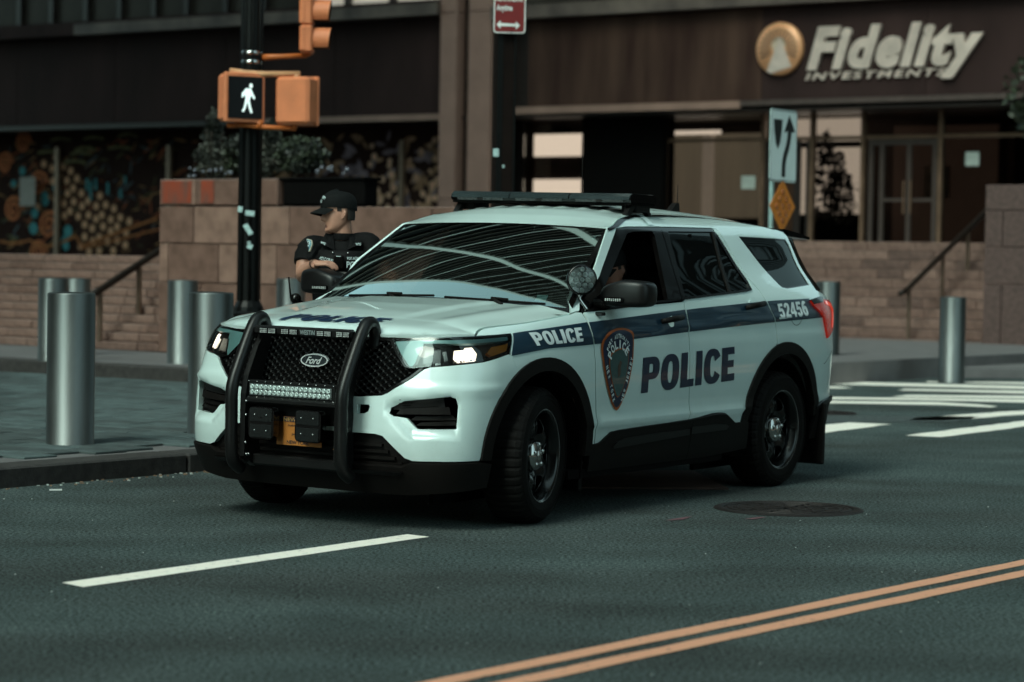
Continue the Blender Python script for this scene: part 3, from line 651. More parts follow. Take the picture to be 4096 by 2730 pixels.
# ------------------------------------------------------------------ the bank building (local frame: x along the facade, y into it)
FB = 46.0
bk = empty('bank_building', G(0, FB, 0), 'dark brown office building with a recessed glass storefront across the street', 'building', PH)
M_FASC = mat('purple_brown_fascia', (.036, .0195, .018), rough=.75, var=.3, scale=.9, stretch=(1.4, 1, .5), rvar=.08, spec=.12, detail=8)
M_FASC2 = mat('stained_fascia', (.031, .014, .0115), rough=.75, spec=.12, scale=.9, stretch=(2.2, 1, .35), col2=(.088, .047, .034), detail=6)
M_LEDGE = mat('weathered_ledge', (.06, .04, .035), rough=.6, scale=1.4, col2=(.18, .13, .105), detail=7)
M_TAN = mat('tan_stone', (.34, .19, .148), rough=.6, var=.12, scale=2, detail=7)
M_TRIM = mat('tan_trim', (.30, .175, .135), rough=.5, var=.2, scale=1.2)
M_DARKM = mat('dark_bronze', (.02, .013, .011), rough=.4, var=.2)
M_BRONZE = mat('bronze_mullion', (.25, .15, .10), rough=.35, metal=.5, var=.2, scale=3)
def bx(name, x0, x1, y0, y1, z0, z1, m, par=bk, bev=0.):
    o = MB().box((0, 0, 0), (x1 - x0, y1 - y0, z1 - z0), bev=bev).build(name, m, par); o.location = ((x0 + x1) / 2, (y0 + y1) / 2, (z0 + z1) / 2); return o
# fascia panels, left and right of the twin columns
xs = [-90, -75, -64, -56.5, -50.1, -46.4, -42.5, -38.9, -35.5]
for x0, x1 in zip(xs[:-1], xs[1:]): bx('fascia_panel', x0 + .01, x1 - .01, 0, .4, 4.90, 7.20, M_FASC)
bx('fascia_panel', -33.98, -33.12, .15, .4, 5.02, 7.2, M_DARKM)
for x0, x1, m in [(-33.1, -29.9, M_FASC2), (-29.9, -26.9, M_FASC2), (-26.9, -23.0, M_FASC), (-23.0, -19.2, M_FASC), (-19.2, -10, M_FASC)]: bx('fascia_panel', x0 + .006, x1 - .006, 0, .4, 5.02, 7.0, m)
bx('ledge', -90, -47.6, -.35, .4, 7.22, 7.50, M_FASC); bx('ledge', -47.6, -35.5, -.35, .4, 7.22, 7.50, M_LEDGE)
bx('ledge', -33.98, -10, -.3, .4, 7.02, 7.32, M_LEDGE)
bx('soffit', -90, -35.5, .02, 2.2, 4.78, 4.895, M_DARKM); bx('soffit', -36, -10, .02, 4.0, 4.78, 4.84, M_DARKM)
bx('trim_strip', -41.5, -35.5, -.06, .02, 4.77, 4.91, M_TRIM)
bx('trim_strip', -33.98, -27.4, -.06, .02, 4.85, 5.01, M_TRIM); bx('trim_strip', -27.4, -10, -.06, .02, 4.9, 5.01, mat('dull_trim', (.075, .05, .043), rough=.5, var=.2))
for x0, x1 in ((-35.47, -34.99), (-34.64, -33.99)):
    for z0, z1 in ((.0, 2.9), (2.9, 7.25), (7.25, 12)): bx('column', x0, x1, -.25, .4, z0 + .008, z1 - .008, M_TAN, bev=.01)
bx('column_recess', -34.985, -34.645, .1, .4, 0, 12, M_VOID)
# upper storey: windows over the ledge
M_UPW = mat('dusky_window', (.045, .038, .032), rough=.3, var=.5, scale=.6, spec=.08)
M_UPL = mat('pale_pane', (.5, .45, .38), rough=.6, var=.15, scale=2, emit=(1, .88, .74), estr=.16)  # paler panes, given a faint glow of their own
ux = [-92.5, -80, -70, -60, -55.3, -52.5, -50.15, -48.9, -47.6, -46.35, -45.1, -43.95, -42.6, -41.3, -40.0, -38.6, -37.2, -35.5]
for i, (x0, x1) in enumerate(zip(ux[:-1], ux[1:])):
    bx('upper_window', x0 + .08, x1 - .08, .2, .25, 7.62, 9.4, M_UPL if x0 > -41.0 else M_UPW); bx('upper_mullion', x1 - .08, x1 + .08, .05, .3, 7.5, 9.5, M_DARKM)
bx('upper_sill', -90, -35.5, .0, .35, 7.5, 7.62, M_FASC)
ux = [-33.98, -31.5, -29, -26.5, -24, -21.5, -19, -10]
for x0, x1 in zip(ux[:-1], ux[1:]):
    bx('upper_window', x0 + .08, x1 - .08, .2, .25, 7.4, 9.4, M_UPW); bx('upper_mullion', x1 - .08, x1 + .08, .05, .3, 7.32, 9.5, M_DARKM)
# the tower above: dark bands with pale thin louvres, mirrored in the windscreen
M_TDARK = mat('tower_glass', (.004, .0035, .0035), rough=.6, var=.3, scale=.4, spec=.01)
M_LOUV = mat('pale_louvre', (.18, .165, .15), rough=.4, var=.1)
TW0, TW1, TWY = -88, -18, .5
bx('tower_wall', TW0, TW1, TWY, 24, 9.5, 300, M_TDARK)
bx('tower_wall', -220, TW0 - .02, TWY + 3, 24, 9.5, 82, M_TDARK)
lv = MB(); lv2 = MB()
for k in range(92):
    z = 10.5 + k * 3.1; (lv if k % 4 == 0 else lv2).box(((TW0 + TW1) / 2, TWY - .25, z), (TW1 - TW0, .5, .5 if k % 4 == 0 else .3))
for k in range(19): lv.box(((TW0 - 220) / 2, TWY + 2.8, 12 + k * 3.7), (220 + TW0 - 1, .4, .22))
for k in range(4): lv.box((TW0 + .8 + k * 19.3, TWY - .3, 155), (1.5, .6, 289))
tag(lv.build('louvre', M_LOUV, bk), kind='stuff'); tag(lv2.build('louvre', mat('dull_louvre', (.050, .042, .036), rough=.8, spec=.03, var=.2), bk), kind='stuff')
bx('added_upper_fill', -90, -35.6, .42, 24, 4.90, 9.45, M_VOID); bx('added_upper_fill', -35.5, -10, .42, 24, 4.86, 9.45, M_VOID); bx('added_side_fill', -35.9, -34.62, .45, 24, 0, 4.77, M_VOID); bx('added_rear_fill', -90, -10, 5, 24, 0, 4.8, M_VOID)  # solid fill added to keep sky light from leaking in behind the fascia
# storefront
YS = 1.0
bx('storefront_back', -36, -10, 4.0, 4.2, 1.9, 4.8, mat('dim_interior', (.028, .018, .015), rough=.8, var=.5, scale=.8))
bx('interior_floor', -36, -10, YS, 4.0, 1.86, 1.93, mat('dim_interior', ()))
for x0, x1, y in ((-34.6, -33.9, YS), (-32.1, -29.9, YS)): bx('dark_pier', x0, x1, y - .2, y + .3, 1.9, 4.78, M_VOID)
M_PANE_GLARE = mat('pane_glare', (.6, .56, .5), rough=.6, var=.06, scale=2, emit=(1, .93, .82), estr=1.0)  # glowing panels stand for bright daylight reflections in the shop glass
bx('glare_panel', -33.82, -32.2, YS + .30, YS + .33, 3.94, 4.46, M_PANE_GLARE); bx('glare_panel', -33.82, -32.2, YS + .30, YS + .33, 2.2, 3.40, M_PANE_GLARE)
bx('glare_gap', -33.82, -32.2, YS + .34, YS + .36, 3.40, 3.94, mat('dim_interior', ()))
M_BEIGE = mat('beige_room_wall', (.16, .14, .105), rough=.8, scale=.9, stretch=(3, 1, .3), var=.45, emit=(.9, .82, .62), estr=.085)  # room walls and post below glow faintly to stand for room light
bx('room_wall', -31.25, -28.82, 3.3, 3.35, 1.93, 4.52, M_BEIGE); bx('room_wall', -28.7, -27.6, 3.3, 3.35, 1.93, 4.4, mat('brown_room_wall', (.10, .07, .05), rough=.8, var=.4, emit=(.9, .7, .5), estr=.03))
bx('tube_lamp', -30.82, -29.52, 2.6, 2.7, 4.47, 4.56, mat('tube_light', (.8, .78, .7), emit=(1, .94, .84), estr=.8))
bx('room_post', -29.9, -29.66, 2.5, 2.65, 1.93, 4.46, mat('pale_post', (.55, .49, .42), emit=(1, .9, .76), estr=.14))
bx('room_base', -31.25, -28.82, 3.2, 3.28, 1.93, 2.55, M_VOID)
M_SKY_GLARE = mat('sky_glare', (.5, .46, .40), rough=.7, var=.25, scale=1.2, emit=(1, .92, .8), estr=.42)  # glowing panel stands for the sky reflected in the glass
bx('sky_glare_panel', -27.38, -25.66, 2.4, 2.45, 2.62, 4.75, M_SKY_GLARE); bx('sky_glare_base', -27.4, -25.6, 2.35, 2.39, 1.93, 2.62, M_VOID); bx('sky_glare_beam', -27.38, -25.66, 2.3, 2.36, 4.10, 4.24, mat('dim_bronze', (.06, .042, .036), rough=.4))
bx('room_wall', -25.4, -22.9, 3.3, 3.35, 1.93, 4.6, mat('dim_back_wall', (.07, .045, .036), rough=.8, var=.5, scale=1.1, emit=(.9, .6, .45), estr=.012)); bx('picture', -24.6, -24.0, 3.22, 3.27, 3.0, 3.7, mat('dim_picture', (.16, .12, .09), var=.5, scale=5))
for x in (-27.38, -26.16, -24.92, -23.10, -19.0): bx('mullion', x - .045, x + .045, YS - .08, YS + .06, 1.9, 4.78, M_BRONZE)
for x0, x1 in ((-29.85, -27.43), (-27.33, -26.21), (-26.11, -24.97), (-24.87, -23.15), (-23.05, -19.05)): bx('transom', x0, x1, YS - .05, YS + .05, 4.19, 4.27, M_BRONZE)
for x0, x1 in ((-33.88, -32.12), (-29.88, -27.43), (-27.33, -26.21), (-26.11, -24.97), (-24.87, -23.15), (-23.05, -19.05)): bx('shop_pane', x0, x1, YS - .01, YS + .01, 1.92, 4.77, M_GLASSF)
for x in (-27.28, -26.55, -26.47, -26.25): bx('door_stile', x - .04, x + .04, YS - .07, YS - .02, 1.93, 4.18, M_DARKM)
M_DBR = mat('dim_bronze', ())
for x in (-24.72, -24.46, -23.82, -23.22): bx('door_stile', x - .05, x + .05, YS - .07, YS - .02, 1.93, 4.18, M_DBR)
bx('door_rail', -24.41, -23.87, YS - .068, YS - .022, 2.86, 2.93, M_DBR); bx('door_rail', -23.77, -23.27, YS - .068, YS - .022, 2.86, 2.93, M_DBR); bx('door_head', -24.67, -23.27, YS - .069, YS - .021, 4.06, 4.17, M_DBR)
for x in (-23.90, -23.74): bx('pull_handle', x - .015, x + .015, YS - .14, YS - .11, 2.6, 3.3, M_BRONZE)
for k in range(8): bx('wall_rib', -22.8 + k * .42, -22.65 + k * .42, 3.6, 3.9, 1.93, 4.6, mat('red_brown_rib', (.10, .048, .035), rough=.6, var=.3))
for x0, x1, z0, z1, lab in ((-27.93, -27.58, 3.14, 3.43, 'pale notice taped to the shop glass left of the keep right sign'), (-22.54, -22.23, 3.60, 3.89, 'pale notice taped to the glass right of the doors')):
    o = MB().box((0, 0, 0), (x1 - x0, .006, z1 - z0)).build('paper_notice', mat('notice_paper', (.42, .46, .42), var=.15)); o.location = G((x0 + x1) / 2, FB + YS - .025, (z0 + z1) / 2); o.rotation_euler = (0, 0, PH); tag(o, lab, 'notice', 'notices on the shop glass')
# leafy stand-in for the tree reflected in the glass, added before the pale panel
pt = empty('tree_reflection', G(-26.25, FB + 1.9, 1.93), 'tall dark leafy plant behind the bank glass before the lit wall', 'plant', PH)  # stands for the reflected tree; the lit wall is the sky reflection
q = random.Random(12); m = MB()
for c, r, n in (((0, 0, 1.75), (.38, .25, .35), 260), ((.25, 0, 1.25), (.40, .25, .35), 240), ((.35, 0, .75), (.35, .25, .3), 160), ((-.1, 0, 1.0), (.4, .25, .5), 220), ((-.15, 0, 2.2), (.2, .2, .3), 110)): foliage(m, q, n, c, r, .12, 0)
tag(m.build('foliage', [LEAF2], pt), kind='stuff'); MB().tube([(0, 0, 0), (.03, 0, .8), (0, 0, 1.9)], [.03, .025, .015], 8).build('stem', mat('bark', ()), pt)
MB().lathe([(.14, 0), (.2, .35), (.18, .35), (.16, .3)], 20, capa=True).build('tree_reflection_pot', M_VOID, pt)
# the mural wall behind the left terrace
MY = 1.2
mu = empty('painted_mural', G(0, FB, 0), 'dark mural of spirals, dots and waves on the wall above the left stairs', 'mural', PH)
bx('mural_panel', -60, -35.5, MY, MY + .1, 1.3, 4.78, mat('mural_ground', (.030, .012, .0095), rough=.8, spec=.05, scale=.8, col2=(.045, .026, .022), detail=6), mu)
fr = lambda x, y, d: (x, MY - .004 - d, y)
def sheetm(name, polys, m, d):
    mb = MB()
    for P in polys: mb.add([fr(x, y, d) for x, y in P], [tuple(range(len(P)))])
    return mb.build(name, m, mu)
def disc(cx, cy, r, n=10): return [(cx + r * math.cos(6.283 * k / n), cy + r * math.sin(6.283 * k / n)) for k in range(n)]
def ribbon(P, w):
    out = []; n = len(P)
    for i in range(n - 1):
        (x0, y0), (x1, y1) = P[i], P[i + 1]; d = math.hypot(x1 - x0, y1 - y0) or 1; nx, ny = -(y1 - y0) / d, (x1 - x0) / d
        w0 = w * (1 if not callable(w) else 1); out.append([(x0 + nx * w / 2, y0 + ny * w / 2), (x1 + nx * w / 2, y1 + ny * w / 2), (x1 - nx * w / 2, y1 - ny * w / 2), (x0 - nx * w / 2, y0 - ny * w / 2)])
    return out
# survey scale of the mural: horizontal 60.5 units per metre near the left
def mp(px, py): 
    P = at(px, py, 60.0); k = 0
    d = P - Vector((0, 0, CAM_H)); t = (FB + MY) / d.dot(E2); Q = Vector((0, 0, CAM_H)) + d * t; return (Q.dot(E1), Q.z)
zq = lambda x, y: mp(x * .2931, 258.5 + y * .2931)
dots = [(345,405),(410,440),(465,500),(415,540),(525,535),(495,425),(555,460),(605,520),(575,595),(530,635),(440,680),(500,715),(580,700),(640,635),(645,735),(690,695),(755,735),(785,655),(440,775),(550,775),(505,810),(615,815),(695,805),(755,835),(830,725),(800,805),(895,755),(665,880),(870,840),(945,825),(725,910),(810,895),(870,930),(920,895),(1015,855),(665,975),(780,980),(730,1010),(845,1015),(920,1005),(990,940),(985,1040),(635,1050),(700,1090),(780,1085),(890,1085),(440,350),(300,740)]
dm = MB(); dm.add([(x, 0, z) for x, z in disc(0, 0, .10, 12)], [tuple(range(12))], 0); dm.add([(x, .002, z) for x, z in disc(0, 0, .17, 12)], [tuple(range(12))], 1)
dme = dm.mesh('painted_dot', [mat('mural_cream', (.78, .43, .26), rough=.85, spec=.05, var=.15), mat('mural_umber', (0.112, 0.057, 0.036), rough=.85, spec=.05)])
for i, (x, y) in enumerate(dots): o = link('painted_dot', dme, mu); X, Z = zq(x, y); o.location = (X, MY - .008 - i * .00006, Z)
def spiral(cx, cy, r, turns=2.2):
    n = 40; return [(cx + r * (1 - k / n * .93) * math.cos(6.283 * turns * k / n), cy + r * (1 - k / n * .93) * math.sin(6.283 * turns * k / n)) for k in range(n + 1)]
M_RUST = mat('mural_rust', (0.612, 0.198, 0.090), rough=.85, spec=.05, var=.2)
for x, y, r in ((110, 765, .38), (305, 560, .36), (385, 885, .40), (185, 240, .3), (300, 1100, .34), (45, 400, .3)): sheetm('painted_spiral', ribbon(spiral(*zq(x, y), r), .095), M_RUST, .012)
M_TEALP = mat('mural_teal', (0.099, 0.324, 0.342), rough=.85, spec=.05, var=.2)
tl = [(350, 660, .14), (355, 690, .16), (275, 790, .15), (265, 910, .17), (535, 930, .17), (510, 1010, .17), (520, 1050, .13), (445, 590, .14), (180, 460, .13), (110, 560, .11)]
for i, (x, y, r) in enumerate(tl): sheetm('painted_leaf', [disc(*zq(x, y), r)], M_TEALP, .014 + i * .0003)
for i, (x, y0, y1) in enumerate(((685, 520, 610), (715, 540, 690), (755, 520, 610), (850, 550, 640), (985, 500, 560), (950, 600, 680))): sheetm('painted_drip', [[zq(x - 9, y0), zq(x + 9, y0), zq(x + 9, y1), zq(x - 9, y1)]], M_TEALP, .018 + i * .0003)
M_MOSS = mat('mural_moss', (0.198, 0.180, 0.094), rough=.85, spec=.05, var=.3)
for i, (x0, y0, L, A) in enumerate(((400, 220, 160, 14), (590, 300, 170, 22), (850, 285, 180, 12), (930, 190, 150, 20), (660, 210, 160, 14), (500, 400, 180, 18), (300, 320, 180, 12), (560, 330, 160, 16))):
    sheetm('painted_wave', ribbon([zq(x0 + L * k / 12, y0 - A * math.sin(math.pi * k / 12)) for k in range(13)], .08), M_MOSS, .022 + i * .0003)
M_MOR = mat('mural_orange', (0.468, 0.180, 0.076), rough=.85, spec=.05, var=.2)
sheetm('painted_band', ribbon([zq(0 + k * 60, 1010 + 18 * math.sin(k * .9)) for k in range(5)] + [zq(300 + k * 60, 990 + 60 * math.sin(k * .5 + 1) ) for k in range(6)] + [zq(640 + 60 * k, 1050 - 22 * k) for k in range(11)], .07), M_MOR, .026); sheetm('painted_band', ribbon([zq(640 + 60 * k, 1070 - 15 * k) for k in range(11)], .05), M_MOR, .027)
# right half: leaf and berry pattern
q = random.Random(21); lf = []; be = []
for i in range(150):
    cx, cz, a, L = q.uniform(-41.6, -35.6), q.uniform(2.3, 4.5), q.uniform(0, 6.3), q.uniform(.14, .3); c, s = math.cos(a), math.sin(a)
    lf.append([(cx + c * u * L - s * v * L, cz + s * u * L + c * v * L) for u, v in ((-1, 0), (-.3, .3), (.4, .28), (1, 0), (.4, -.28), (-.3, -.3))])
for i in range(70): be.append(disc(q.uniform(-39, -35.6), q.uniform(2.3, 4.4), q.uniform(.05, .11)))
M_ML = mat('mural_ochre', (0.459, 0.269, 0.168), rough=.85, spec=.05, var=.5, scale=3); tag(sheetm('painted_leaf_pattern', lf[:90], M_ML, .002), kind='stuff'); tag(sheetm('painted_leaf_pattern', lf[90:], mat('mural_violet', (0.259, 0.195, 0.222), rough=.85, spec=.05, var=.4, scale=3), .004), kind='stuff')
tag(sheetm('painted_berries', be, mat('mural_berry', (0.741, 0.448, 0.312), rough=.85, spec=.05, var=.3), .006), kind='stuff')
# denser brushwork over the left half: small strokes in rust, ochre, moss and slate
for nm_, col_, cnt_, d_ in (('mural_stroke_rust', (.30, .09, .045), 190, .0012), ('mural_stroke_ochre', (.30, .165, .08), 150, .0014), ('mural_stroke_slate', (.10, .12, .13), 90, .0016), ('mural_stroke_moss', (.11, .10, .05), 110, .0018)):
    ps = []
    for i in range(cnt_):
        cx, cz, a, L_ = q.uniform(-54, -41.6), q.uniform(1.5, 4.5), q.gauss(.3, .5), q.uniform(.08, .28); c, s_ = math.cos(a), math.sin(a)
        ps.append([(cx + c * u * L_ - s_ * v * L_, cz + s_ * u * L_ + c * v * L_) for u, v in ((-1, 0), (-.4, .16), (.4, .2), (1, .05), (.4, -.06), (-.4, -.08))])
    tag(sheetm('painted_strokes', ps, mat(nm_, col_, rough=.85, var=.4, scale=3, spec=.05), d_), kind='stuff')
for x, z0 in ((-49.7, 1.4), (-45.5, 1.4), (-37.65, 2.2)): bx('window_post', x - .06, x + .06, MY - .14, MY - .02, z0, 4.37, mat('pale_bronze', (.30, .20, .14), rough=.4, metal=.3, var=.15))
o = MB().box((0, 0, 0), (.62, .01, .80)).build('paper_notice', mat('grey_notice', (.36, .33, .29), var=.1)); o.location = G(-50.75, FB + MY - .2, 3.16); o.rotation_euler = (0, 0, PH); tag(o, 'large grey notice on the mural at the left edge', 'notice', 'notices on the shop glass')
# the bank's sign
sg = empty('bank_sign', G(0, FB, 0), 'raised metal Fidelity Investments lettering with a round sunburst logo on the dark fascia', 'sign', PH)
M_SIGN = mat('sign_metal', (.68, .53, .46), rough=.45, metal=.25, var=.18, scale=2.5)
M_GOLD = mat('logo_copper', (.72, .33, .16), rough=.4, metal=.2, var=.1)
def letters(s, xa, xb, z0, z1, dz, shear, bold, depth, name, sp=1.):
    """each letter its own part, laid between xa and xb; heights given relative to the whole word"""
    tot, f, _ = text2d(s, bold, shear, 1.0)
    # advance widths from growing prefixes
    full = bpy.data.curves.new('t', 'FONT'); full.offset = bold; full.shear = shear; full.resolution_u = 4; full.space_character = sp
    ob = bpy.data.objects.new('t', full); COL.objects.link(ob)
    def bb(t):
        full.body = t; bpy.context.view_layer.update(); me = ob.evaluated_get(bpy.context.evaluated_depsgraph_get()).to_mesh()
        v = np.array([tuple(x.co) for x in me.vertices])[:, :2]; fc = [tuple(p.vertices) for p in me.polygons]; ob.evaluated_get(bpy.context.evaluated_depsgraph_get()).to_mesh_clear(); return v, fc
    V, F = bb(s); lo, hi = V.min(0), V.max(0)
    # islands of the full word grouped to letters by x order: build each glyph alone and align right edges
    for i, ch in enumerate(s):
        p, _ = bb(s[:i + 1]); g, gf = bb(ch); sh = p[:, 0].max() - g[:, 0].max(); g = g + np.array([sh, 0])
        v, fc = g, gf; n = len(v)
        X = xa + (v[:, 0] - lo[0]) / (hi - lo)[0] * (xb - xa); Z = z0 + (v[:, 1] - lo[1]) / (hi - lo)[1] * (z1 - z0) + dz * (X - xa)
        mb = MB(); mb.add([(a, -.02 - depth, c) for a, c in zip(X, Z)] + [(a, -.02, c) for a, c in zip(X, Z)], list(fc))
        E = {}
        for t in fc:
            for k in range(len(t)): E[(t[k], t[(k + 1) % len(t)])] = 1
        for (a, c) in E:
            if (c, a) not in E: mb.f.append((a, c, c + n, a + n)); mb.m.append(0); mb.sm.append(False)
        mb.build(name, M_SIGN, sg)
    bpy.data.objects.remove(ob); bpy.data.curves.remove(full)
letters('Fidelity', -25.74, -21.68, 5.34, 6.52, 0, .30, .05, .10, 'letter', 1.13)
letters('INVESTMENTS', -25.80, -22.50, 5.40, 5.56, 0, .25, .025, .05, 'small_letter', 1.25)
lg = MB(); lg.lathe([(.001, .10), (.54, .10), (.57, .06), (.57, .0)], 40, Matrix.Translation((-26.43, -.02, 6.09)) @ Matrix.Rotation(R(90), 4, 'X')); lg.build('logo_disc', M_GOLD, sg)
ray = MB()
for k in range(17):
    a = math.pi * (k - 1.5) / 13; w = .030
    c, s = math.cos(a), math.sin(a); P = [(.20, -.012), (.46, -w), (.46, w), (.20, .012)]
    ray.prism([(-26.43 + (c * u - s * v), 6.07 + (s * u + c * v)) for u, v in P], .122, .126, lambda x, y, d: (x, -d, y))
ray.build('sun_rays', mat('logo_brown', (.13, .07, .045), rough=.5), sg)  # rays in a darker brown than the disc
py = MB(); py.prism([(-26.62, 5.56), (-26.10, 5.70), (-26.34, 6.22), (-26.40, 6.34), (-26.46, 6.20)], .127, .134, lambda x, y, d: (x, -d, y)); py.prism([(-26.70, 5.62), (-26.60, 5.57), (-26.44, 6.2), (-26.41, 6.33)], .135, .139, lambda x, y, d: (x, -d, y)); py.build('pyramid_emblem', M_SIGN, sg)
hb = MB().lathe([(.001, .122), (.17, .122)], 24, Matrix.Translation((-26.43, 0, 6.18)) @ Matrix.Rotation(R(90), 4, 'X')); hb.build('sun_core', mat('logo_pale', (.6, .45, .33), rough=.4), sg)
# unseen blocks added to cut sky light in the canyon and shape reflections
M_BLK = mat('unseen_block_brick', (.055, .040, .033), rough=.8, var=.2, scale=.3)
M_BLKW = mat('unseen_block_window', (.02, .024, .026), rough=.15, var=.3, spec=.4)
def block(label, a0, a1, b0, b1, h, face, step=3.6):
    t = empty('unseen_block', G((a0 + a1) / 2, (b0 + b1) / 2, 0), label, 'building', PH)
    MB().box((0, 0, h / 2), (a1 - a0, b1 - b0, h)).build('wall', M_BLK, t)
    w = MB(); z = 5.0
    while z < h - 3:
        if face in 'LR':
            s = -1 if face == 'L' else 1; y = -(b1 - b0) / 2 + 1.5
            while y < (b1 - b0) / 2 - 2: w.box((s * (a1 - a0) / 2, y + .9, z), (.1, 1.8, 2.0)); y += 3
        z += step
    tag(w.build('window', M_BLKW, t), kind='stuff')
block('brown brick office tower across the road behind the viewer', 9, 20, -60, -3, 80, 'L')  # unseen tower, added to cut sky light
block('brown brick office tower far along the right side of the road', 5, 40, 30, 150, 90, 'L')  # unseen tower, added to darken reflections
block('brown brick office tower along the left side of the road behind the viewer', -75, -25, -60, 13, 95, 'R')  # unseen tower, added to cut sky light
# ------------------------------------------------------------------ bollards
def bollard_mesh():
    r, h = .165, 1.06
    m = MB(); m.lathe([(r + .004, 0), (r + .004, .012), (r, .016), (r, h - .012), (r - .004, h - .003), (r - .012, h)], 48)
    m.lathe([(r - .012, h), (r * .6, h + .004), (.001, h + .006)], 48)
    return m
bm_me = bollard_mesh().mesh('bollard', M_STEELB)
BG = 'brushed steel bollards'
for i, (p, s, lab) in enumerate([((-3.05, 16.99, .122), 1, 'large steel bollard nearest the kerb at the left, standing alone in front of others'), ((-2.24, 18.26, .122), 1, 'steel bollard just behind the front corner of the police vehicle'),
        ((-5.04, 26.96, .122), 1, 'steel bollard partly hidden behind the large one at the left'), ((-5.13, 28.9, .27), .845, 'farthest left steel bollard, only its top showing beside another'),
        ((-3.62, 26.96, .122), 1, 'steel bollard between the left handrail and the black signal pole'), ((-2.52, 27.9, .122), 1.03, 'steel bollard behind the police officer by the wing mirror'),
        ((4.22, 32.9, .13), 1.06, 'steel bollard on the far kerb, partly behind the red tail light'), ((5.61, 31.3, 0), 1.03, 'steel bollard standing in the crosswalk in front of the right stairs')]):
    o = link('steel_bollard', bm_me); o.location = p; o.scale = (1, 1, s); tag(o, lab, 'bollard', BG)
    o.rotation_euler = (0, 0, i * 1.3)
# ------------------------------------------------------------------ signal pole with the walk signal
PY = 24.0
pb0 = at(571, 702, PY); px = pb0.x
sp_ = empty('signal_pole', (px, PY, .122), 'black street signal pole with stickers, carrying orange traffic signals', 'pole')
m = MB(); m.lathe([(.112, 0), (.106, 1.0), (.102, 2.6), (.098, 6)], 24); m.build('shaft', M_BLACKPOLE, sp_)
fl = MB()
for k in range(8):
    a = k * math.pi / 4 + .2; fl.tube([(math.cos(a) * .104, math.sin(a) * .104, .9), (math.cos(a) * .097, math.sin(a) * .097, 5.8)], .012, 6)
fl.build('fluting', M_BLACKPOLE, sp_)
m = MB(); m.lathe([(.24, 0), (.24, .10), (.19, .2), (.165, .6), (.17, .78), (.15, .80), (.145, .84), (.112, .90)], 16, smooth=False); m.build('base', M_BLACKPOLE, sp_)
for z in (at(570, 123, PY).z, at(570, 144, PY).z):
    MB().lathe([(.1, -.02), (.106, -.02), (.106, .02), (.1, .02)], 24, Matrix.Translation((0, 0, z - .122))).build('steel_band', M_CHROME, sp_)
M_STK = mat('pale_sticker', (.42, .56, .55), rough=.6, var=.35, scale=60)
for k, (sx, sy, w, h, rot) in enumerate([(555, 482, .045, .055, .1), (577, 491, .09, .05, .08), (573, 528, .05, .115, -.55), (577, 567, .05, .05, .4), (575, 559, .03, .03, 0)]):
    q = at(sx, sy, PY); M = Matrix.Rotation(rot, 4, 'Y'); MB().box((q.x - px, -.116, q.z - .122), (w, .002, h), M=M).build('sticker', M_STK, sp_)
# vehicle signal seen from its side
sc = PY / 5644
vsg = empty('traffic_signal', at(722, 128, PY), 'orange traffic signal head seen from the side, visors pointing right', 'traffic signal')
def P3(px_, py_, d=0.): q = at(px_, py_, PY); return Vector((q.x - vsg.location.x, d, q.z - vsg.location.z))
hw = .17
for k, yc in enumerate((-36, 29, 92)):
    c = P3(706, yc); b = MB(); b.box(c, (.125, .30, 64 * sc - .006), bev=.02); b.box(c + Vector((-.03, 0, 0)), (.07, .31, 64 * sc - .02), bev=.02)
    b.build('signal_section', M_ORANGE, vsg)
    v = MB(); n = 24; x0, x1 = .06, .235
    for rr in (.125, .118):
        vs = []; nn = 20
        for i in range(nn + 1):
            a = R(-40 + 260 * i / nn); vs += [c + Vector((x0, rr * math.cos(a), rr * math.sin(a))), c + Vector((x1 - .03 * (1 - math.sin(a)) * .5, rr * math.cos(a) * .96, rr * math.sin(a) * .96))]
        v.add(vs, [(2 * i, 2 * i + 1, 2 * i + 3, 2 * i + 2) for i in range(nn)], 0 if rr > .12 else 1, True)
    v.build('visor', [M_ORANGE, M_VOID], vsg)
    MB().lathe([(.001, .03), (.1, .0)], 20, Matrix.Translation(c + Vector((.064, 0, 0))) @ Matrix.Rotation(R(90), 4, 'Y')).build('lens', M_VOID, vsg)
MB().box(P3(704, 124), (.10, .12, .03), bev=.01).build('foot', M_ORANGED, vsg)
MB().tube([P3(592, 133), P3(640, 131), P3(706, 128)], [.036, .026, .024], 12).build('bracket_arm', M_ORANGED, vsg)
MB().tube([P3(706, 130), P3(706, 118)], .03, 12).build('hub', M_ORANGED, vsg)
# two pedestrian signal boxes on a common bracket
psg = empty('pedestrian_signal', at(612, 290, PY - .25), 'orange pedestrian signal pair with a lit white walking figure', 'pedestrian signal')
PYS = PY - .25
def Q3(a, b, d=0.): q = at(a, b, PYS); return Vector((q.x - psg.location.x, d, q.z - psg.location.z))
def pbox(c, w, h, dep, rz, name):
    M = Matrix.Rotation(rz, 4, 'Z'); b = MB(); b.box(c, (w, dep, h), bev=.03, M=M); b.box(c + M @ Vector((0, -dep / 2 + .02, 0)), (w + .02, .04, h + .02), bev=.012, M=M); return b.build(name, M_ORANGE, psg), M
c1 = Q3(553, 226); rz1 = R(28)
h1, M1 = pbox(c1, .40, .46, .22, rz1, 'signal_box')
f1 = lambda x, y, d: tuple(c1 + M1 @ Vector((x, -.118 - d, y)))
MB().prism([(-.175, -.20), (.175, -.20), (.175, .20), (-.175, .20)], 0, .004, f1).build('display', mat('signal_display', (.006, .006, .007), rough=.4, spec=.15), psg)
M_WALK = mat('lit_walk_leds', (.8, .9, .88), rough=.6, emit=(.82, 1, .96), estr=.36)
wk = MB()
hd = [(.045 + .022 * math.cos(k * .6283), .135 + .026 * math.sin(k * .6283)) for k in range(10)]
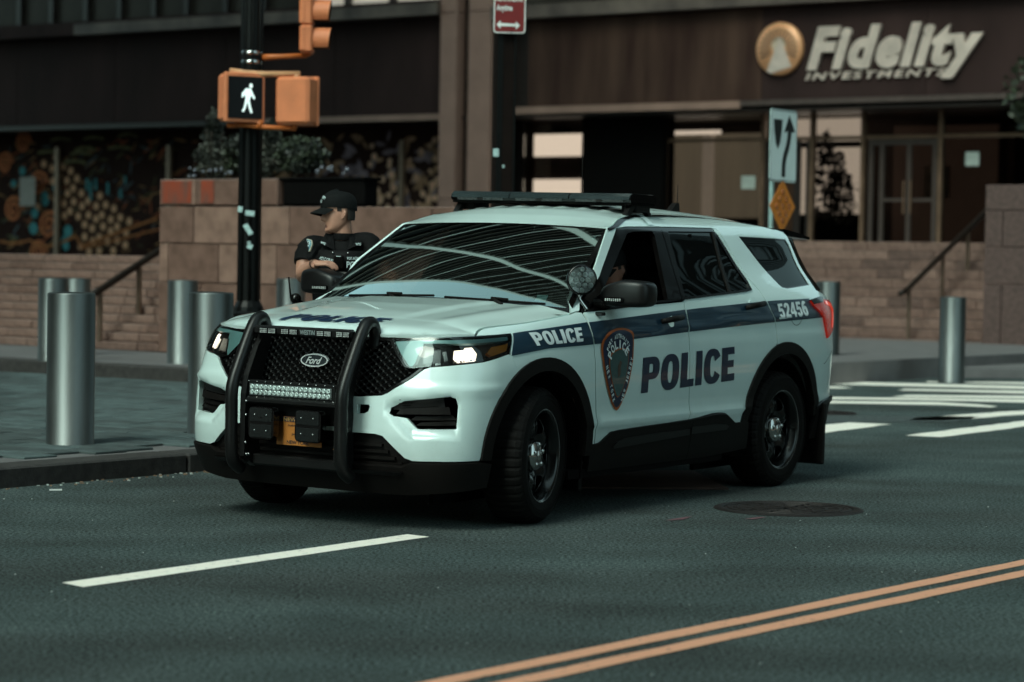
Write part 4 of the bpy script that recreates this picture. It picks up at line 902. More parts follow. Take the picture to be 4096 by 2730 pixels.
for P in (hd, [(-.03, .10), (.045, .105), (.065, .06), (.035, -.01), (.03, -.04), (-.03, -.045), (-.025, .0), (-.04, .06)], [(.05, .07), (.065, .06), (.10, .0), (.085, -.02), (.045, .03)], [(-.04, .08), (-.025, .05), (-.055, .0), (-.075, .0), (-.07, .05)], [(-.03, -.04), (.0, -.045), (-.02, -.12), (-.045, -.165), (-.07, -.155), (-.045, -.11)], [(.0, -.045), (.03, -.04), (.05, -.11), (.068, -.17), (.045, -.175), (.02, -.12)]):
    wk.add([f1(x * .8 + .02, y * .85, .006) for x, y in P], [tuple(range(len(P)))])
wk.build('walking_figure', M_WALK, psg)
c2 = Q3(682, 233); h2, M2 = pbox(c2, .37, .46, .22, R(180 - 24), 'signal_box')
br = MB(); br.tube([Q3(528, 163), Q3(560, 168), Q3(600, 171), Q3(690, 171)], .030, 12); br.tube([Q3(545, 172), Q3(545, 186)], .034, 10); br.tube([Q3(682, 171), Q3(682, 186)], .034, 10)
br.build('upper_bracket', mat('weathered_orange', (.56, .27, .13), rough=.55, var=.2, scale=12), psg)
br = MB(); br.tube([Q3(522, 289), Q3(560, 288), Q3(610, 293), Q3(680, 296)], .024, 12); br.tube([Q3(545, 278), Q3(545, 291)], .03, 10); br.tube([Q3(676, 284), Q3(676, 297)], .03, 10); br.tube([Q3(596, 276), Q3(596, 296)], .035, 10)
br.build('lower_bracket', M_ORANGED, psg)
# ------------------------------------------------------------------ second pole with the no-standing sign
P2Y = 23.6
p2 = at(1154, 450, P2Y)
fp = empty('steel_pole', (p2.x, P2Y, .0), 'dark square steel street pole carrying the red parking sign', 'pole', R(12))
m = MB(); m.box((0, 0, 4), (.19, .19, 8), bev=.018); m.build('shaft', mat('brown_black_pole', (.010, .006, .005), rough=.6, var=.2, spec=.06), fp)
MB().box((-.062, -.0985, 4), (.055, .006, 8)).build('front_channel', M_BLACKPOLE, fp)
MB().box((.085, -.0985, 4), (.02, .01, 8)).build('edge_strip', M_BLACKPOLE, fp)
for sx, sy, w, h in ((1139, 351, .055, .075), (1157, 383, .02, .03)):
    q = at(sx, sy, P2Y - .11); L = Matrix.Rotation(R(-12), 3, 'Z') @ (q - Vector((p2.x, P2Y, 0))); MB().box((L.x, -.104, L.z), (w, .003, h)).build('sticker', M_STK, fp)
so = at(1171, 37, P2Y - .16); RZ = R(4)
ns = empty('parking_sign', so, 'red and white no standing sign at the top edge on a dark pole', 'sign', RZ)
K = P2Y / 5644; w2, h0, h1_ = .152, -.165, .30
fs = lambda x, y, d: (x, -d, y)
def rrect(w, z0, z1, r, n=5): return [(sx * (w - r) + r * math.cos(R(a)), (zz + (r if zz == z0 else -r)) + r * math.sin(R(a))) for sx, zz, a0 in ((1, z0, -90), (1, z1, 0), (-1, z1, 90), (-1, z0, 180)) for a in [a0 + 90 * k / n for k in range(n + 1)]]
MB().prism(rrect(w2, h0, h1_, .03), 0, .004, fs).build('plate', mat('sign_white', (.74, .74, .72), rough=.4, var=.05), ns)
MB().prism(rrect(w2 - .012, h0 + .012, h1_ - .012, .022), .004, .006, fs).build('red_field', mat('sign_red', (.17, .012, .012), rough=.45, var=.1), ns)
MS = mat('sign_white', ())
flat_text('lettering', 'NO STANDING', fs, -.13, .135, .25, .06, MS, ns, .008, bold=.03)
flat_text('lettering', 'Anytime', fs, -.125, .03, .15, .075, MS, ns, .008, bold=.03)
ar = [(-.125, -.085), (-.085, -.045), (-.085, -.07), (.06, -.075), (.06, -.05), (.10, -.09), (.06, -.13), (.06, -.10), (-.085, -.10), (-.085, -.125)]
MB().prism(ar, .006, .008, fs).build('double_arrow', MS, ns)
MB().tube([(0, .01, .25), (0, .07, .25)], .01, 8).build('clamp', M_CHROME, ns)
bo = MB()
for x, z in ((.02, -.15), (-.02, .28)): bo.lathe([(.008, .006), (.008, .011), (.001, .012)], 8, Matrix.Translation((x, 0, z)) @ Matrix.Rotation(R(90), 4, 'X'))
bo.build('bolt', M_BLACKG, ns)
# ------------------------------------------------------------------ keep-right sign on its own post
KY = 26.0
k0 = at(1779, 520, KY)
kp_ = empty('sign_post', (k0.x + .01, KY + .42, 0), 'pale steel post behind the police vehicle carrying the keep right sign', 'post', R(63))
MB().box((0, 0, 1.5), (.06, .045, 3.0), bev=.008).build('post', mat('pale_teal_steel', (.33, .48, .48), rough=.5, metal=.3, var=.15), kp_)
KRZ = R(57)
kc = at(1800, 336, KY + .15)
ks_ = empty('keep_right_sign', kc, 'white keep right sign with a black curved arrow', 'sign', KRZ)
KW, KH = .315, .385
MB().prism(rrect(KW, -KH, KH, .045), -.006, 0, fs).build('edge', mat('sign_edge', (.25, .36, .36), rough=.5, metal=.4), ks_)
MB().prism(rrect(KW - .004, -KH + .004, KH - .004, .042), 0, .004, fs).build('plate', mat('sign_face', (.80, .88, .87), rough=.45, var=.06, scale=3), ks_)
bd = MB(); o_, i_ = rrect(KW - .012, -KH + .012, KH - .012, .038), rrect(KW - .02, -KH + .02, KH - .02, .03); n = len(o_)
bd.add([fs(x, y, .006) for x, y in o_] + [fs(x, y, .006) for x, y in i_], [(i, (i + 1) % n, n + (i + 1) % n, n + i) for i in range(n)]); M_SBLK = mat('sign_black', (.012, .013, .013), rough=.5); bd.build('border', M_SBLK, ks_)
MB().prism([(-.24, .275), (-.04, .275), (-.055, .16), (-.09, .03), (-.14, -.035), (-.19, .03), (-.225, .16)], .004, .007, fs).build('median_symbol', M_SBLK, ks_)
cl = catm([(.0, -.33), (.005, -.2), (.03, -.11), (.09, .0), (.12, .09), (.128, .16)], 5); wd = .042; lft, rgt = [], []
for i in range(len(cl)):
    a, b = np.array(cl[max(i - 1, 0)]), np.array(cl[min(i + 1, len(cl) - 1)]); t = (b - a) / np.linalg.norm(b - a); lft.append((cl[i][0] - t[1] * wd, cl[i][1] + t[0] * wd)); rgt.append((cl[i][0] + t[1] * wd, cl[i][1] - t[0] * wd))
arw = lft + [(.0, .14), (.118, .335), (.255, .16), (.17, .15)] + rgt[::-1][1:]
V, F, _ = tess([np.array(arw)], .2); am = MB(); am.add([fs(x, y, .007) for x, y in V], [tuple(int(i) for i in t) for t in F]); am.build('arrow', M_SBLK, ks_)
dc = at(1797, 475, KY + .15)
od = empty('object_marker', dc, 'orange diamond marker with round reflectors below the keep right sign', 'sign', KRZ)
dd = .30; zz = .285
MB().prism([(0, -zz), (dd, 0), (0, zz), (-dd, 0)], 0, .006, fs).build('plate', mat('marker_orange', (.72, .22, .03), rough=.5, var=.12, scale=6), od)
M_REFL = mat('reflector_orange', (.36, .095, .012), rough=.25, coat=.5)
for x, z in ((0, .15), (-.075, .075), (.075, .075), (-.15, 0), (0, 0), (.15, 0), (-.075, -.075), (.075, -.075), (0, -.15)):
    MB().lathe([(.034, .006), (.034, .014), (.02, .02), (.001, .022)], 14, Matrix.Translation((x, 0, z)) @ Matrix.Rotation(R(90), 4, 'X')).build('reflector', M_REFL, od)
# leafy twig reaching in at the right edge
tw = empty('tree_branch', at(2380, 215, 42), 'small leafy branch reaching in at the right edge beside the sign', 'branch'); q = random.Random(5); m = MB()
foliage(m, q, 60, (-.25, 0, .1), (.25, .2, .5), .16, 0); foliage(m, q, 40, (-.12, 0, -.45), (.2, .2, .3), .16, 0); tag(m.build('foliage', [LEAF3], tw), kind='stuff')
MB().tube([(.8, 0, -.6), (.2, 0, -.1), (-.2, 0, .3)], [.03, .02, .006], 6).build('twig', mat('bark', ()), tw)
# ------------------------------------------------------------------ the police vehicle
CAR_LOC, CAR_YAW, CAR_ROLL = (.148, 15.358, 0), R(-122.036), R(-.807)
car = empty('police_car', CAR_LOC, 'white police SUV with navy stripe, black push bumper and roof light bar', 'police car', CAR_YAW, rx=CAR_ROLL)
def pan(name, L, m, holes=(), off=0., res=.045, rim=.012, both=True, par=None):
    a = panel(name, L, skin, m, par or car, holes, off, res, rim)
    if both: panel(name, mirror(L), skin, m, par or car, [mirror(h) for h in holes], off, res, rim)
    return a
FA, RA = (1.578, .375), (4.603, .378)                   # wheel arch centres in (u, z)
def fa(a0, a1, r=.558, n=22): return arc(*FA, r, a0, a1, n)
def ra(a0, a1, r=.585, n=22): return arc(*RA, r, a0, a1, n)
hoodline = [(1.050, 1.062), (1.095, 1.083), (1.165, 1.100), (1.303, 1.112), (1.498, 1.126), (1.807, 1.156), (1.946, 1.174)]
GAPF = [(2.055, 1.176), (2.091, 1.019), (2.124, .791), (2.132, .745), (2.168, .542), (2.185, .40)]
GAPB = [(3.24, 1.24), (3.245, 1.076), (3.25, .94), (3.289, .646), (3.296, .548), (3.31, .40)]
GAPR = [(4.127, 1.69), (4.2, 1.559), (4.285, 1.377), (4.35, 1.296), (4.39, 1.194), (4.459, 1.08), (4.466, .96)]
sh = lambda L, d, e=0.: [(a + d, b + e) for a, b in L]
g = .0035
# front fender
fr_a0 = math.degrees(math.atan2(.03, .553)); 
fender = [(1.060, 1.060)] + [(a + .004, b - .005) for a, b in hoodline[1:]] + [(2.0, 1.178)] + sh(GAPF, -g) + [(2.135, .40)] + fa(3, 119) + [(1.258, .957), (1.287, 1.010), (1.316, 1.052), (1.324, 1.071), (1.2, 1.065)]
pan('front_fender', catm(fender[:9], 3) + fender[9:], M_PAINT)
# doors
fdoor = [(3.24 - g, 1.232), (2.6, 1.208), (2.075, 1.178)] + sh(GAPF[1:], g) + sh(GAPB[::-1], -g)[:-1]
pan('front_door', fdoor, M_PAINT)
rdoor = sh(GAPB[1:], g) + [(4.03, .40), (4.03, .47)] + [p for p in ra(169, 103) if p[0] < 4.463] + sh(GAPR[::-1][:4], -g) + [(4.34, 1.303), (4.16, 1.297), (3.295, 1.252), (3.24 + g, 1.238)]
pan('rear_door', rdoor, M_PAINT)
# upper door frames: gloss black, with the window openings
FWIN = [(2.16, 1.208), (2.862, 1.640), (2.95, 1.654), (3.194, 1.662), (3.206, 1.634), (3.059, 1.249), (2.75, 1.236)]
RWIN = [(3.411, 1.664), (4.056, 1.674), (4.235, 1.345), (4.228, 1.322), (4.158, 1.307), (3.293, 1.263)]
frame = [(2.060, 1.183)] + [(2.398, 1.424), (2.757, 1.664), (2.88, 1.677), (3.268, 1.685), (4.06, 1.692), (4.085, 1.690), (4.16, 1.56), (4.262, 1.36), (4.262, 1.322), (4.24, 1.303), (4.16, 1.299), (3.295, 1.254), (2.6, 1.212)]
pan('window_frame', frame, M_BLACKG, [FWIN, RWIN], off=-.004, res=.06, rim=.03)
rframe = [(4.088, 1.689), (4.122, 1.688), (4.195, 1.56), (4.28, 1.378), (4.343, 1.303), (4.25, 1.301), (4.266, 1.322), (4.266, 1.36), (4.164, 1.56)]
pan('rear_door_frame', rframe, M_PAINT, off=-.001)
pan('belt_trim', [(2.10, 1.192), (2.75, 1.228), (3.24, 1.246), (3.295, 1.259), (4.158, 1.304), (4.238, 1.318), (4.243, 1.304), (4.16, 1.292), (3.295, 1.247), (2.75, 1.216), (2.1, 1.180)], M_BLACKG, off=.006, rim=.012)
# B pillar seam and window channels
pan('pillar_seam', [(3.236, 1.245), (3.325, 1.67), (3.331, 1.67), (3.242, 1.245)], M_VOID, off=-.0015, rim=0)
pan('window_divider', [(3.905, 1.292), (3.94, 1.294), (4.072, 1.672), (4.04, 1.671)], M_BLACKP, off=.0, rim=.01)
pan('rear_window', [(3.38, 1.668), (4.06, 1.678), (4.25, 1.33), (4.16, 1.300), (3.28, 1.256)], M_GLASSR, off=-.010, res=.08, rim=0)
# body side above the doors, quarter panel and pillars: one pressing
DITCH = [(2.635, 1.664), (2.76, 1.690), (2.82, 1.708), (2.90, 1.728), (3.08, 1.748), (3.6, 1.762), (4.1, 1.758), (4.7, 1.735), (5.1, 1.706), (5.26, 1.688)]
QWIN = [(4.412, 1.648), (5.215, 1.642), (5.252, 1.60), (5.238, 1.335), (4.80, 1.312), (4.728, 1.318), (4.70, 1.335)]
TAIL = [(5.047, 1.228), (5.256, 1.248), (5.304, 1.236), (5.44, 1.228), (5.50, 1.21), (5.50, 1.12), (5.43, 1.035), (5.357, 1.006), (5.278, .978), (5.234, 1.116), (5.072, 1.199)]
qbot = [(5.262, 1.30), (5.275, 1.252)] + [(5.304, 1.243), (5.50, 1.24), (5.50, .40)] + [(5.2, .42)]
quarter = [(1.952, 1.176), (2.30, 1.425), (2.62, 1.652)] + DITCH + [(5.30, 1.66), (5.30, 1.30), (5.52, 1.255), (5.54, .60), (5.50, .535), (5.20, .515)] + [p for p in ra(8, 103) if p[1] > .515] + sh(GAPR[::-1], g) + [(4.06, 1.696), (3.268, 1.689), (2.88, 1.681), (2.748, 1.668), (2.392, 1.430), (2.048, 1.190)]
pan('body_side', quarter, M_PAINT, [QWIN])
pan('quarter_window', [(4.39, 1.655), (5.23, 1.652), (5.26, 1.60), (5.25, 1.325), (4.72, 1.305)], M_GLASSR, off=-.006, res=.08, rim=0)
pan('quarter_window_rim', QWIN, M_BLACKG, [[(4.425, 1.641), (5.205, 1.635), (5.240, 1.595), (5.228, 1.342), (4.80, 1.320), (4.733, 1.326), (4.708, 1.341)]], off=-.003, rim=.01)
FS = [(2.63, 1.652)] + DITCH[:7]; FL = [(2.665, 1.652), (2.79, 1.677), (2.855, 1.696), (2.935, 1.717), (3.10, 1.740), (3.6, 1.757)]
pan('roof_ditch_strip', FS + FL[::-1], M_BLACKG, off=.003, res=.03, rim=0)
pan('tail_light', TAIL, M_RED, off=.016, res=.05, rim=.03)
pan('tail_light_trim', [(5.04, 1.233), (5.256, 1.254), (5.30, 1.245), (5.256, 1.215), (5.08, 1.205)], M_BLACKG, off=.019, rim=.02)
pan('tail_light_bar', [(5.31, 1.225), (5.47, 1.205), (5.47, 1.12), (5.40, 1.04), (5.385, 1.05), (5.42, 1.12), (5.42, 1.185), (5.31, 1.205)], mat('bright_red_lens', (.75, .06, .03), rough=.15, coat=1, emit=(1, .1, .05), estr=.35), off=.020, rim=.0)
pan('rear_bumper', [(5.12, .30), (5.19, .52), (5.25, .535), (5.50, .555), (6.2, .56), (6.2, .30)], M_BLACKP, off=.010, rim=.03)
pan('bumper_trim', [(5.16, .498), (5.24, .522), (5.50, .545), (5.50, .575), (5.24, .552), (5.14, .52)], M_BLACKM, off=.02, rim=.02)
pan('tailgate', [(5.55, .57), (5.53, 1.24), (6.497, 1.26), (6.497, .57)], M_PAINT, res=.1)
pan('rear_screen', [(5.33, 1.30), (5.33, 1.655), (6.497, 1.655), (6.497, 1.28)], M_GLASSR, off=-.004, res=.1)
# seams drawn as thin dark strips
pan('bumper_seam', [(5.252, .80), (5.30, .815), (5.43, .885), (5.431, .889), (5.30, .820), (5.252, .805)], M_VOID, off=.001, rim=0)
pan('fuel_flap_seam', arc(4.775, 1.14, .092, -180, 180, 40, .070) + arc(4.775, 1.14, .088, 180, -180, 40, .066), M_VOID, off=.0028, rim=0, both=False)
# bumper, grille, lamps
GR_R = [(.471, 1.028), (.518, .961), (.584, .888), (.617, .881), (.676, .882), (.623, .836), (.494, .748), (.464, .735), (.342, .723)]
HL = [(.471, 1.030), (.684, 1.045), (1.048, 1.057), (1.20, 1.063), (1.321, 1.070), (1.314, 1.054), (1.285, 1.013), (1.239, .966), (1.043, .927), (.715, .893), (.617, .880), (.584, .888), (.518, .961)]
FOG = [(.513, .637), (.517, .667), (.59, .706), (.832, .739), (.861, .731), (.876, .693), (.869, .566), (.669, .560), (.652, .568), (.603, .615), (.536, .623)]
TOW = [(.332, .677), (.400, .678), (.405, .667), (.399, .642), (.378, .630), (.332, .627)]
WL = [(.346, .526), (.443, .526), (.487, .517), (.609, .405), (.65, .392), (1.012, .398)]
half = [(1.258, .952), (1.239, .960), (1.043, .921), (.715, .888), (.684, .877), (.627, .831), (.498, .743), (.466, .729), (.342, .717)]
archf = fa(180 - 2.5, 119)
outl = WL + [p for p in archf if p[1] > .402] + half + mirror(half[::-1]) + mirror([p for p in archf if p[1] > .402][::-1]) + mirror(WL[::-1])
panel('front_bumper', outl, skin, M_PAINT, car, [FOG, mirror(FOG), TOW, mirror(TOW)], 0., .03, .035)
panel('bumper_cavity', [(-1.0, .50), (1.0, .50), (1.0, .74), (-1.0, .74)], skin, M_VOID, car, (), -.06, .1, 0)
for s in (1, -1):
    S_ = (lambda L: L) if s > 0 else mirror
    fo = panel('fog_lamp_insert', S_(FOG), skin, M_BLACKP, car, (), -.045, .06, .02)
    for k, (a, b, z0, z1, o) in enumerate([(.525, .80, .658, .710, -.005), (.545, .83, .635, .671, .0), (.615, .85, .606, .628, -.02), (.645, .855, .578, .596, -.02)]):
        panel('slat', S_([(a, z0), (a + .03, z1), (b, z1 + .012), (b + .01, z0 + .008)]), skin, M_BLACKP if k else M_BLACKM, fo, (), o, .05, .03)
    for k in range(3): panel('slat_line', S_([(.56, .665 + k * .013), (.77, .681 + k * .013), (.77, .685 + k * .013), (.56, .669 + k * .013)]), skin, M_VOID, fo, (), .0005, .06, 0)
# lower valance and grille opening
WLi = [(a, b + .004) for a, b in WL]
low = [(1.06, .385), (.650, .386), (.605, .400), (.483, .512), (.440, .521), (.342, .521)]
panel('lower_grille', [(-.59, .33), (.59, .33)] + [(.628, .386)] + low[2:] + mirror(low[2:][::-1]) + [(-.628, .386)], skin, M_BLACKP, car, (), -.03, .06, .02)
for k, z in enumerate((.36, .395, .43, .465)):
    w = .585 - k * .035; panel('grille_bar', [(-w, z - .008), (w, z - .008), (w, z + .008), (-w, z + .008)], skin, M_BLACKP, car, (), -.012, .06, .02)
val = [(1.10, .376), (1.01, .388), (.648, .384), (.595, .358), (-.595, .358), (-.648, .384), (-1.01, .388), (-1.10, .376), (-1.09, .25), (-.6, .205), (.6, .205), (1.09, .25)]
panel('front_valance', val, skin, M_BLACKP, car, (), .012, .06, .05)
panel('valance_lip', [(-.58, .318), (.58, .318), (.60, .338), (-.60, .338)], skin, M_BLACKG, car, (), .028, .06, .03)
# grille mesh
gl = GR_R + mirror(GR_R[::-1])
panel('grille_back', gl, skin, M_VOID, car, (), -.05, .1, 0)
GL = np.array(gl, float)
gm = MB(); du, dz = .050, .037
def bar(p, q, w=.0045, o=-.014):
    n = 2; t = np.linspace(0, 1, n); L = np.array(p) + (np.array(q) - np.array(p)) * t[:, None]; d = (np.array(q) - np.array(p)); d = d / np.linalg.norm(d); nn = np.array([-d[1], d[0]]) * w
    A, N = skin(L - nn); B, N2 = skin(L + nn); C, N3 = skin(L); vs = []
    for k in range(n): vs += [tuple(A[k] + N[k] * (o - .012)), tuple(C[k] + N3[k] * o), tuple(B[k] + N2[k] * (o - .012))]
    gm.add(vs, [(0, 1, 4, 3), (1, 2, 5, 4)], 0)
cells = []
for i in range(-16, 17):
    for j in range(0, 11):
        for h in (0, 1):
            cu, cz = i * du + h * du / 2, .712 + j * dz + h * dz / 2
            for (eu, ez) in ((du / 2, dz / 2), (-du / 2, dz / 2)):
                p, q_ = (cu, cz), (cu + eu, cz + ez); m_ = np.array([p, q_, ((p[0] + q_[0]) / 2, (p[1] + q_[1]) / 2)])
                if inside(m_, [GL]).sum() >= 2: bar(p, q_)
tag(gm.build('grille_mesh', mat('grille_black', (.016, .016, .016), rough=.4, var=.2), car), kind='stuff')
nd = MB()
for i in range(-16, 17):
    for j in range(0, 11):
        for h in (0, 1):
            u, z = i * du + h * du / 2, .712 + j * dz + h * dz / 2; m_ = np.array([(u, z)])
            if inside(m_, [GL])[0] and edge_dist(m_, [GL])[0] > .012:
                P, N = skin(m_); nd.box(P[0] + N[0] * -.012, (.007, .007, .007))
tag(nd.build('grille_studs', mat('grille_stud', (.07, .07, .07), rough=.3), car), kind='stuff')
gi = [(a * .985, b) for a, b in gl]; c0 = (.0, .87)
panel('grille_frame', gl, skin, M_BLACKG, car, [[(c0[0] + (a - c0[0]) * .972, c0[1] + (b - c0[1]) * .945) for a, b in gl]], -.004, .06, .03)
panel('hood_gap', [(-.48, 1.026), (.48, 1.026), (.69, 1.042), (1.048, 1.054), (1.05, 1.063), (.68, 1.054), (.47, 1.041), (-.47, 1.041), (-.68, 1.054), (-1.05, 1.063), (-1.048, 1.054), (-.69, 1.042)], skin, M_VOID, car, (), -.008, .06, 0)
for s in (1, -1):
    S_ = (lambda L: L) if s > 0 else mirror
    hl = panel('headlight', S_(HL), skin, M_VOID, car, (), -.045, .08, .0)
    inn = [(a + (.9 - a) * .014, b + (.97 - b) * .05) for a, b in HL]
    panel('lamp_surround', S_(HL), skin, M_BLACKG, hl, [S_(inn)], -.0, .05, .035)
    panel('silver_bezel', S_([(.485, 1.019), (.684, 1.036), (1.048, 1.048), (1.295, 1.060), (1.285, 1.040), (1.02, 1.026), (.66, 1.015), (.655, .986), (.637, .94), (.612, .893), (.59, .895), (.53, .96)]), skin, M_BEZEL, hl, (), -.012, .05, .02)
    panel('bezel_edge', S_([(.617, .897), (.645, .986), (.662, .986), (.637, .903)]), skin, M_BLACKG, hl, (), -.012, .05, .02)
    panel('low_beam', S_([(.862, .990), (.94, .996), (.955, 1.008), (1.01, 1.012), (1.028, .975), (1.012, .938), (.875, .928), (.852, .950)]), skin, M_LAMP, hl, [S_([(.90, .960), (.97, .966), (.97, .974), (.90, .968)])], -.03, .05, .02)
    panel('high_beam', S_([(.655, .968), (.67, .986), (.765, .990), (.765, .922), (.665, .914)]), skin, mat('dark_reflector', (.035, .04, .04), rough=.2, metal=.6), hl, (), -.034, .05, .02)
    panel('lens_divider', S_([(.775, .980), (.80, .985), (.815, .935), (.79, .93)]), skin, M_CHROME, hl, (), -.03, .05, .01)
    panel('side_marker', S_([(1.085, .972), (1.13, 1.005), (1.255, 1.018), (1.28, 1.027), (1.245, .982), (1.11, .955)]), skin, M_AMBER, hl, (), -.014, .05, .02)
    for k in range(7): panel('lens_rib', S_([(.68 + k * .055, .902 + k * .006), (.715 + k * .055, .906 + k * .006), (.713 + k * .055, .916 + k * .006), (.682 + k * .055, .913 + k * .006)]), skin, M_CHROME if k % 2 else M_BLACKG, hl, (), -.03, .05, .0)
    panel('lens_cover', S_(HL), skin, M_GLASSC, hl, (), .002, .04, 0)
# hood: a height field between the nose and the windscreen
nose = []
for u in np.linspace(0, 1.045, 22):
    P, N = skin(np.array([[u, 1.043 + .016 * (u / 1.045) ** 2]])); nose.append((P[0][0], P[0][1], P[0][2]))
side_ = []
for a, b in densify(np.array(hoodline), .05)[:int(len(densify(np.array(hoodline), .05)) * .5) + 1] if False else catm(hoodline, 4)[1:]:
    P, N = skin(np.array([[a, b]])); side_.append((P[0][0], P[0][1] - .004, P[0][2]))
_sx = np.array([p[0] for p in side_])[::-1]; _sy = np.array([p[1] for p in side_])[::-1]; _sz = np.array([p[2] for p in side_])[::-1]
_ny = np.array([p[1] for p in nose]); _nx = np.array([p[0] for p in nose])
def hood_z(x, y):
    ay = np.abs(y); zc = np.interp(x, [.9, 1.1, 1.25, 1.6, 2.0, 2.2, 2.32, 2.45], [1.24, 1.232, 1.220, 1.190, 1.140, 1.106, 1.078, 1.03])
    yh = np.interp(x, np.append(_sx, [2.2, 2.33]), np.append(_sy, [.86, .86])); ze = np.interp(x, np.append(_sx, [2.2, 2.33]), np.append(_sz, [1.055, 1.045]))
    t = np.clip(ay / yh, 0, 1.15); z = zc - (zc - ze) * (t ** 3.4)
    wc = .33 + (2.3 - x) * .11
    z = z + .012 * sst(wc + .05, wc - .035, ay) * sst(2.10, 1.85, x) * sst(1.1, 1.3, x) + .011 * np.exp(-((ay - (wc + .27)) / .07) ** 2) * sst(2.2, 1.9, x)
    xf = np.interp(ay, _ny, _nx); d = np.maximum(xf - x, 0)
    return z - np.maximum(z - (1.046 + .016 * (ay / .86) ** 2), 0) * np.exp(-(d / .035) ** 1.2)
nose = [(p[0], p[1]) for p in nose]; side_ = [(p[0], p[1]) for p in side_]
rear_ = [(1.135, .86), (1.19, .6), (1.225, .3), (1.235, 0)]
hp = nose + side_ + rear_; hp = hp + [(x, -y) for x, y in hp[::-1][1:-1]]
panel('hood', hp, field(hood_z), M_PAINT, car, (), 0., .03, .02)
block_text('hood_letter', 'POLICE', [(2.225, -.33), (2.215, .31), (2.078, .35), (2.088, -.285)], field(hood_z), mat('hood_navy', (.012, .03, .075), rough=.4, coat=.2), car, .007)
# cowl, windscreen, roof
def screen(U):
    s, t = U[:, 0], U[:, 1]
    def pos(s, t):
        b = np.stack([1.125 + .105 * (1 - s * s), .885 * s, 1.168 + .034 * (1 - s * s)], 1); a = np.stack([.425 + .055 * (1 - s * s), .733 * s, 1.660 + .020 * (1 - s * s)], 1)
        P = b + (a - b) * t[:, None]; k = (t * (1 - t) * 4)[:, None]; return P + k * np.array([.008, 0, .0126])
    P = pos(s, t); e = .003; N = np.cross(pos(s + e, t) - pos(s - e, t), pos(s, t + e) - pos(s, t - e)); N /= np.linalg.norm(N, axis=1)[:, None]; N *= np.sign(N[:, 2])[:, None]; return P, N
sq = [(-1, 0), (1, 0), (1, 1), (-1, 1)]
panel('windscreen', sq, screen, M_GLASSW, car, (), 0, .06, 0)
panel('windscreen_frame', [(-1.012, -.01), (1.012, -.01), (1.012, 1.0), (-1.012, 1.0)], screen, M_BLACKG, car, [[(-.972, .055), (.972, .055), (.966, .985), (-.966, .985)]], .002, .06, .01)
panel('cowl', [(1.0, -.9), (1.26, -.9), (1.30, 0), (1.26, .9), (1.0, .9)], field(lambda x, y: np.full(len(x), 1.166) + .022 * (1 - (y / .9) ** 2)), M_BLACKP, car, (), 0, .1, 0)
DX, DZ = [x_of_u(u) for u, z in DITCH][::-1], [z for u, z in DITCH][::-1]
DY = []
for u, z in DITCH: P, _ = skin(np.array([[u, z]])); DY.append(P[0][1])
DY = DY[::-1]
def roof_z(x, y):
    zc = np.interp(x, [-2.5, -2.25, -1.9, -1.4, -.8, -.3, 0, .15, .3, .42, .5], [1.66, 1.705, 1.752, 1.795, 1.818, 1.816, 1.798, 1.776, 1.736, 1.694, 1.665]); ze = np.interp(x, DX, DZ); yd = np.interp(x, DX, DY)
    t = np.clip(np.abs(y) / yd, 0, 1.2); z = zc - (zc - ze) * t ** 2.6
    rib = .5 + .5 * np.cos(2 * math.pi * y / .152); return z + .010 * (rib ** 2 - .4) * sst(.12, -.05, x) * sst(1.0, .86, t)
rp_ = [(.425 + .055 * (1 - s * s) - .002, .733 * s) for s in np.linspace(-.985, .985, 16)] + [(x, y - .012) for x, y in list(zip(DX, DY))[::-1][1:]]
rp_ += [(x, -y) for x, y in [(x, y - .012) for x, y in zip(DX, DY)][:-1]]
panel('roof', rp_, field(roof_z), M_PAINT, car, (), 0, .03, .01)
for s in (1, -1):
    t = MB(); t.tube([(x, s * (y - .006), z - .002) for x, y, z in list(zip(DX, DY, DZ))[1:-4]], .010, 8, flat=(.6, 1)); t.build('roof_moulding', M_BLACKG, car)
    st = MB(); P = []
    for z in (1.695, 1.715, 1.735, 1.755): 
        q0, n0 = skin(np.array([[3.22, z]])); P.append(q0[0] + n0[0] * .004)
    vs = []
    for p in P: vs += [(p[0] - .035, s * p[1], p[2]), (p[0] + .035, s * p[1], p[2])]
    st.add(vs, [(2 * i, 2 * i + 1, 2 * i + 3, 2 * i + 2) for i in range(3)]); st.build('bar_strap', M_PAINT, car)
MB().prism([(-2.18, 1.712), (-2.40, 1.690), (-2.60, 1.662), (-2.60, 1.645), (-2.3, 1.66)], -.62, .62, lambda x, z, d: (x, d, z)).build('spoiler', M_BLACKG, car)
# inner shell so that no daylight shows through the gaps
inner = [(1.06, .42), (1.2, .98), (1.3, 1.02), (1.95, 1.12), (2.3, 1.16), (3.3, 1.22), (5.0, 1.22), (5.35, 1.0), (5.35, .42)] + ra(5, 175) + [(4.0, .30), (2.15, .30)] + fa(-5, 185)[1:-1]
pan('inner_shell', inner, M_VOID, off=-.03, res=.12, rim=0)
MB().box((-.2, 0, .36), (3.9, 1.5, .14)).build('underbody', M_VOID, car)
MB().box((1.75, 0, .62), (.9, 1.2, .7)).build('engine_bay', M_VOID, car)
MB().box((2.0, 0, .27), (.5, 1.3, .06)).build('skid_plate', M_VOID, car)
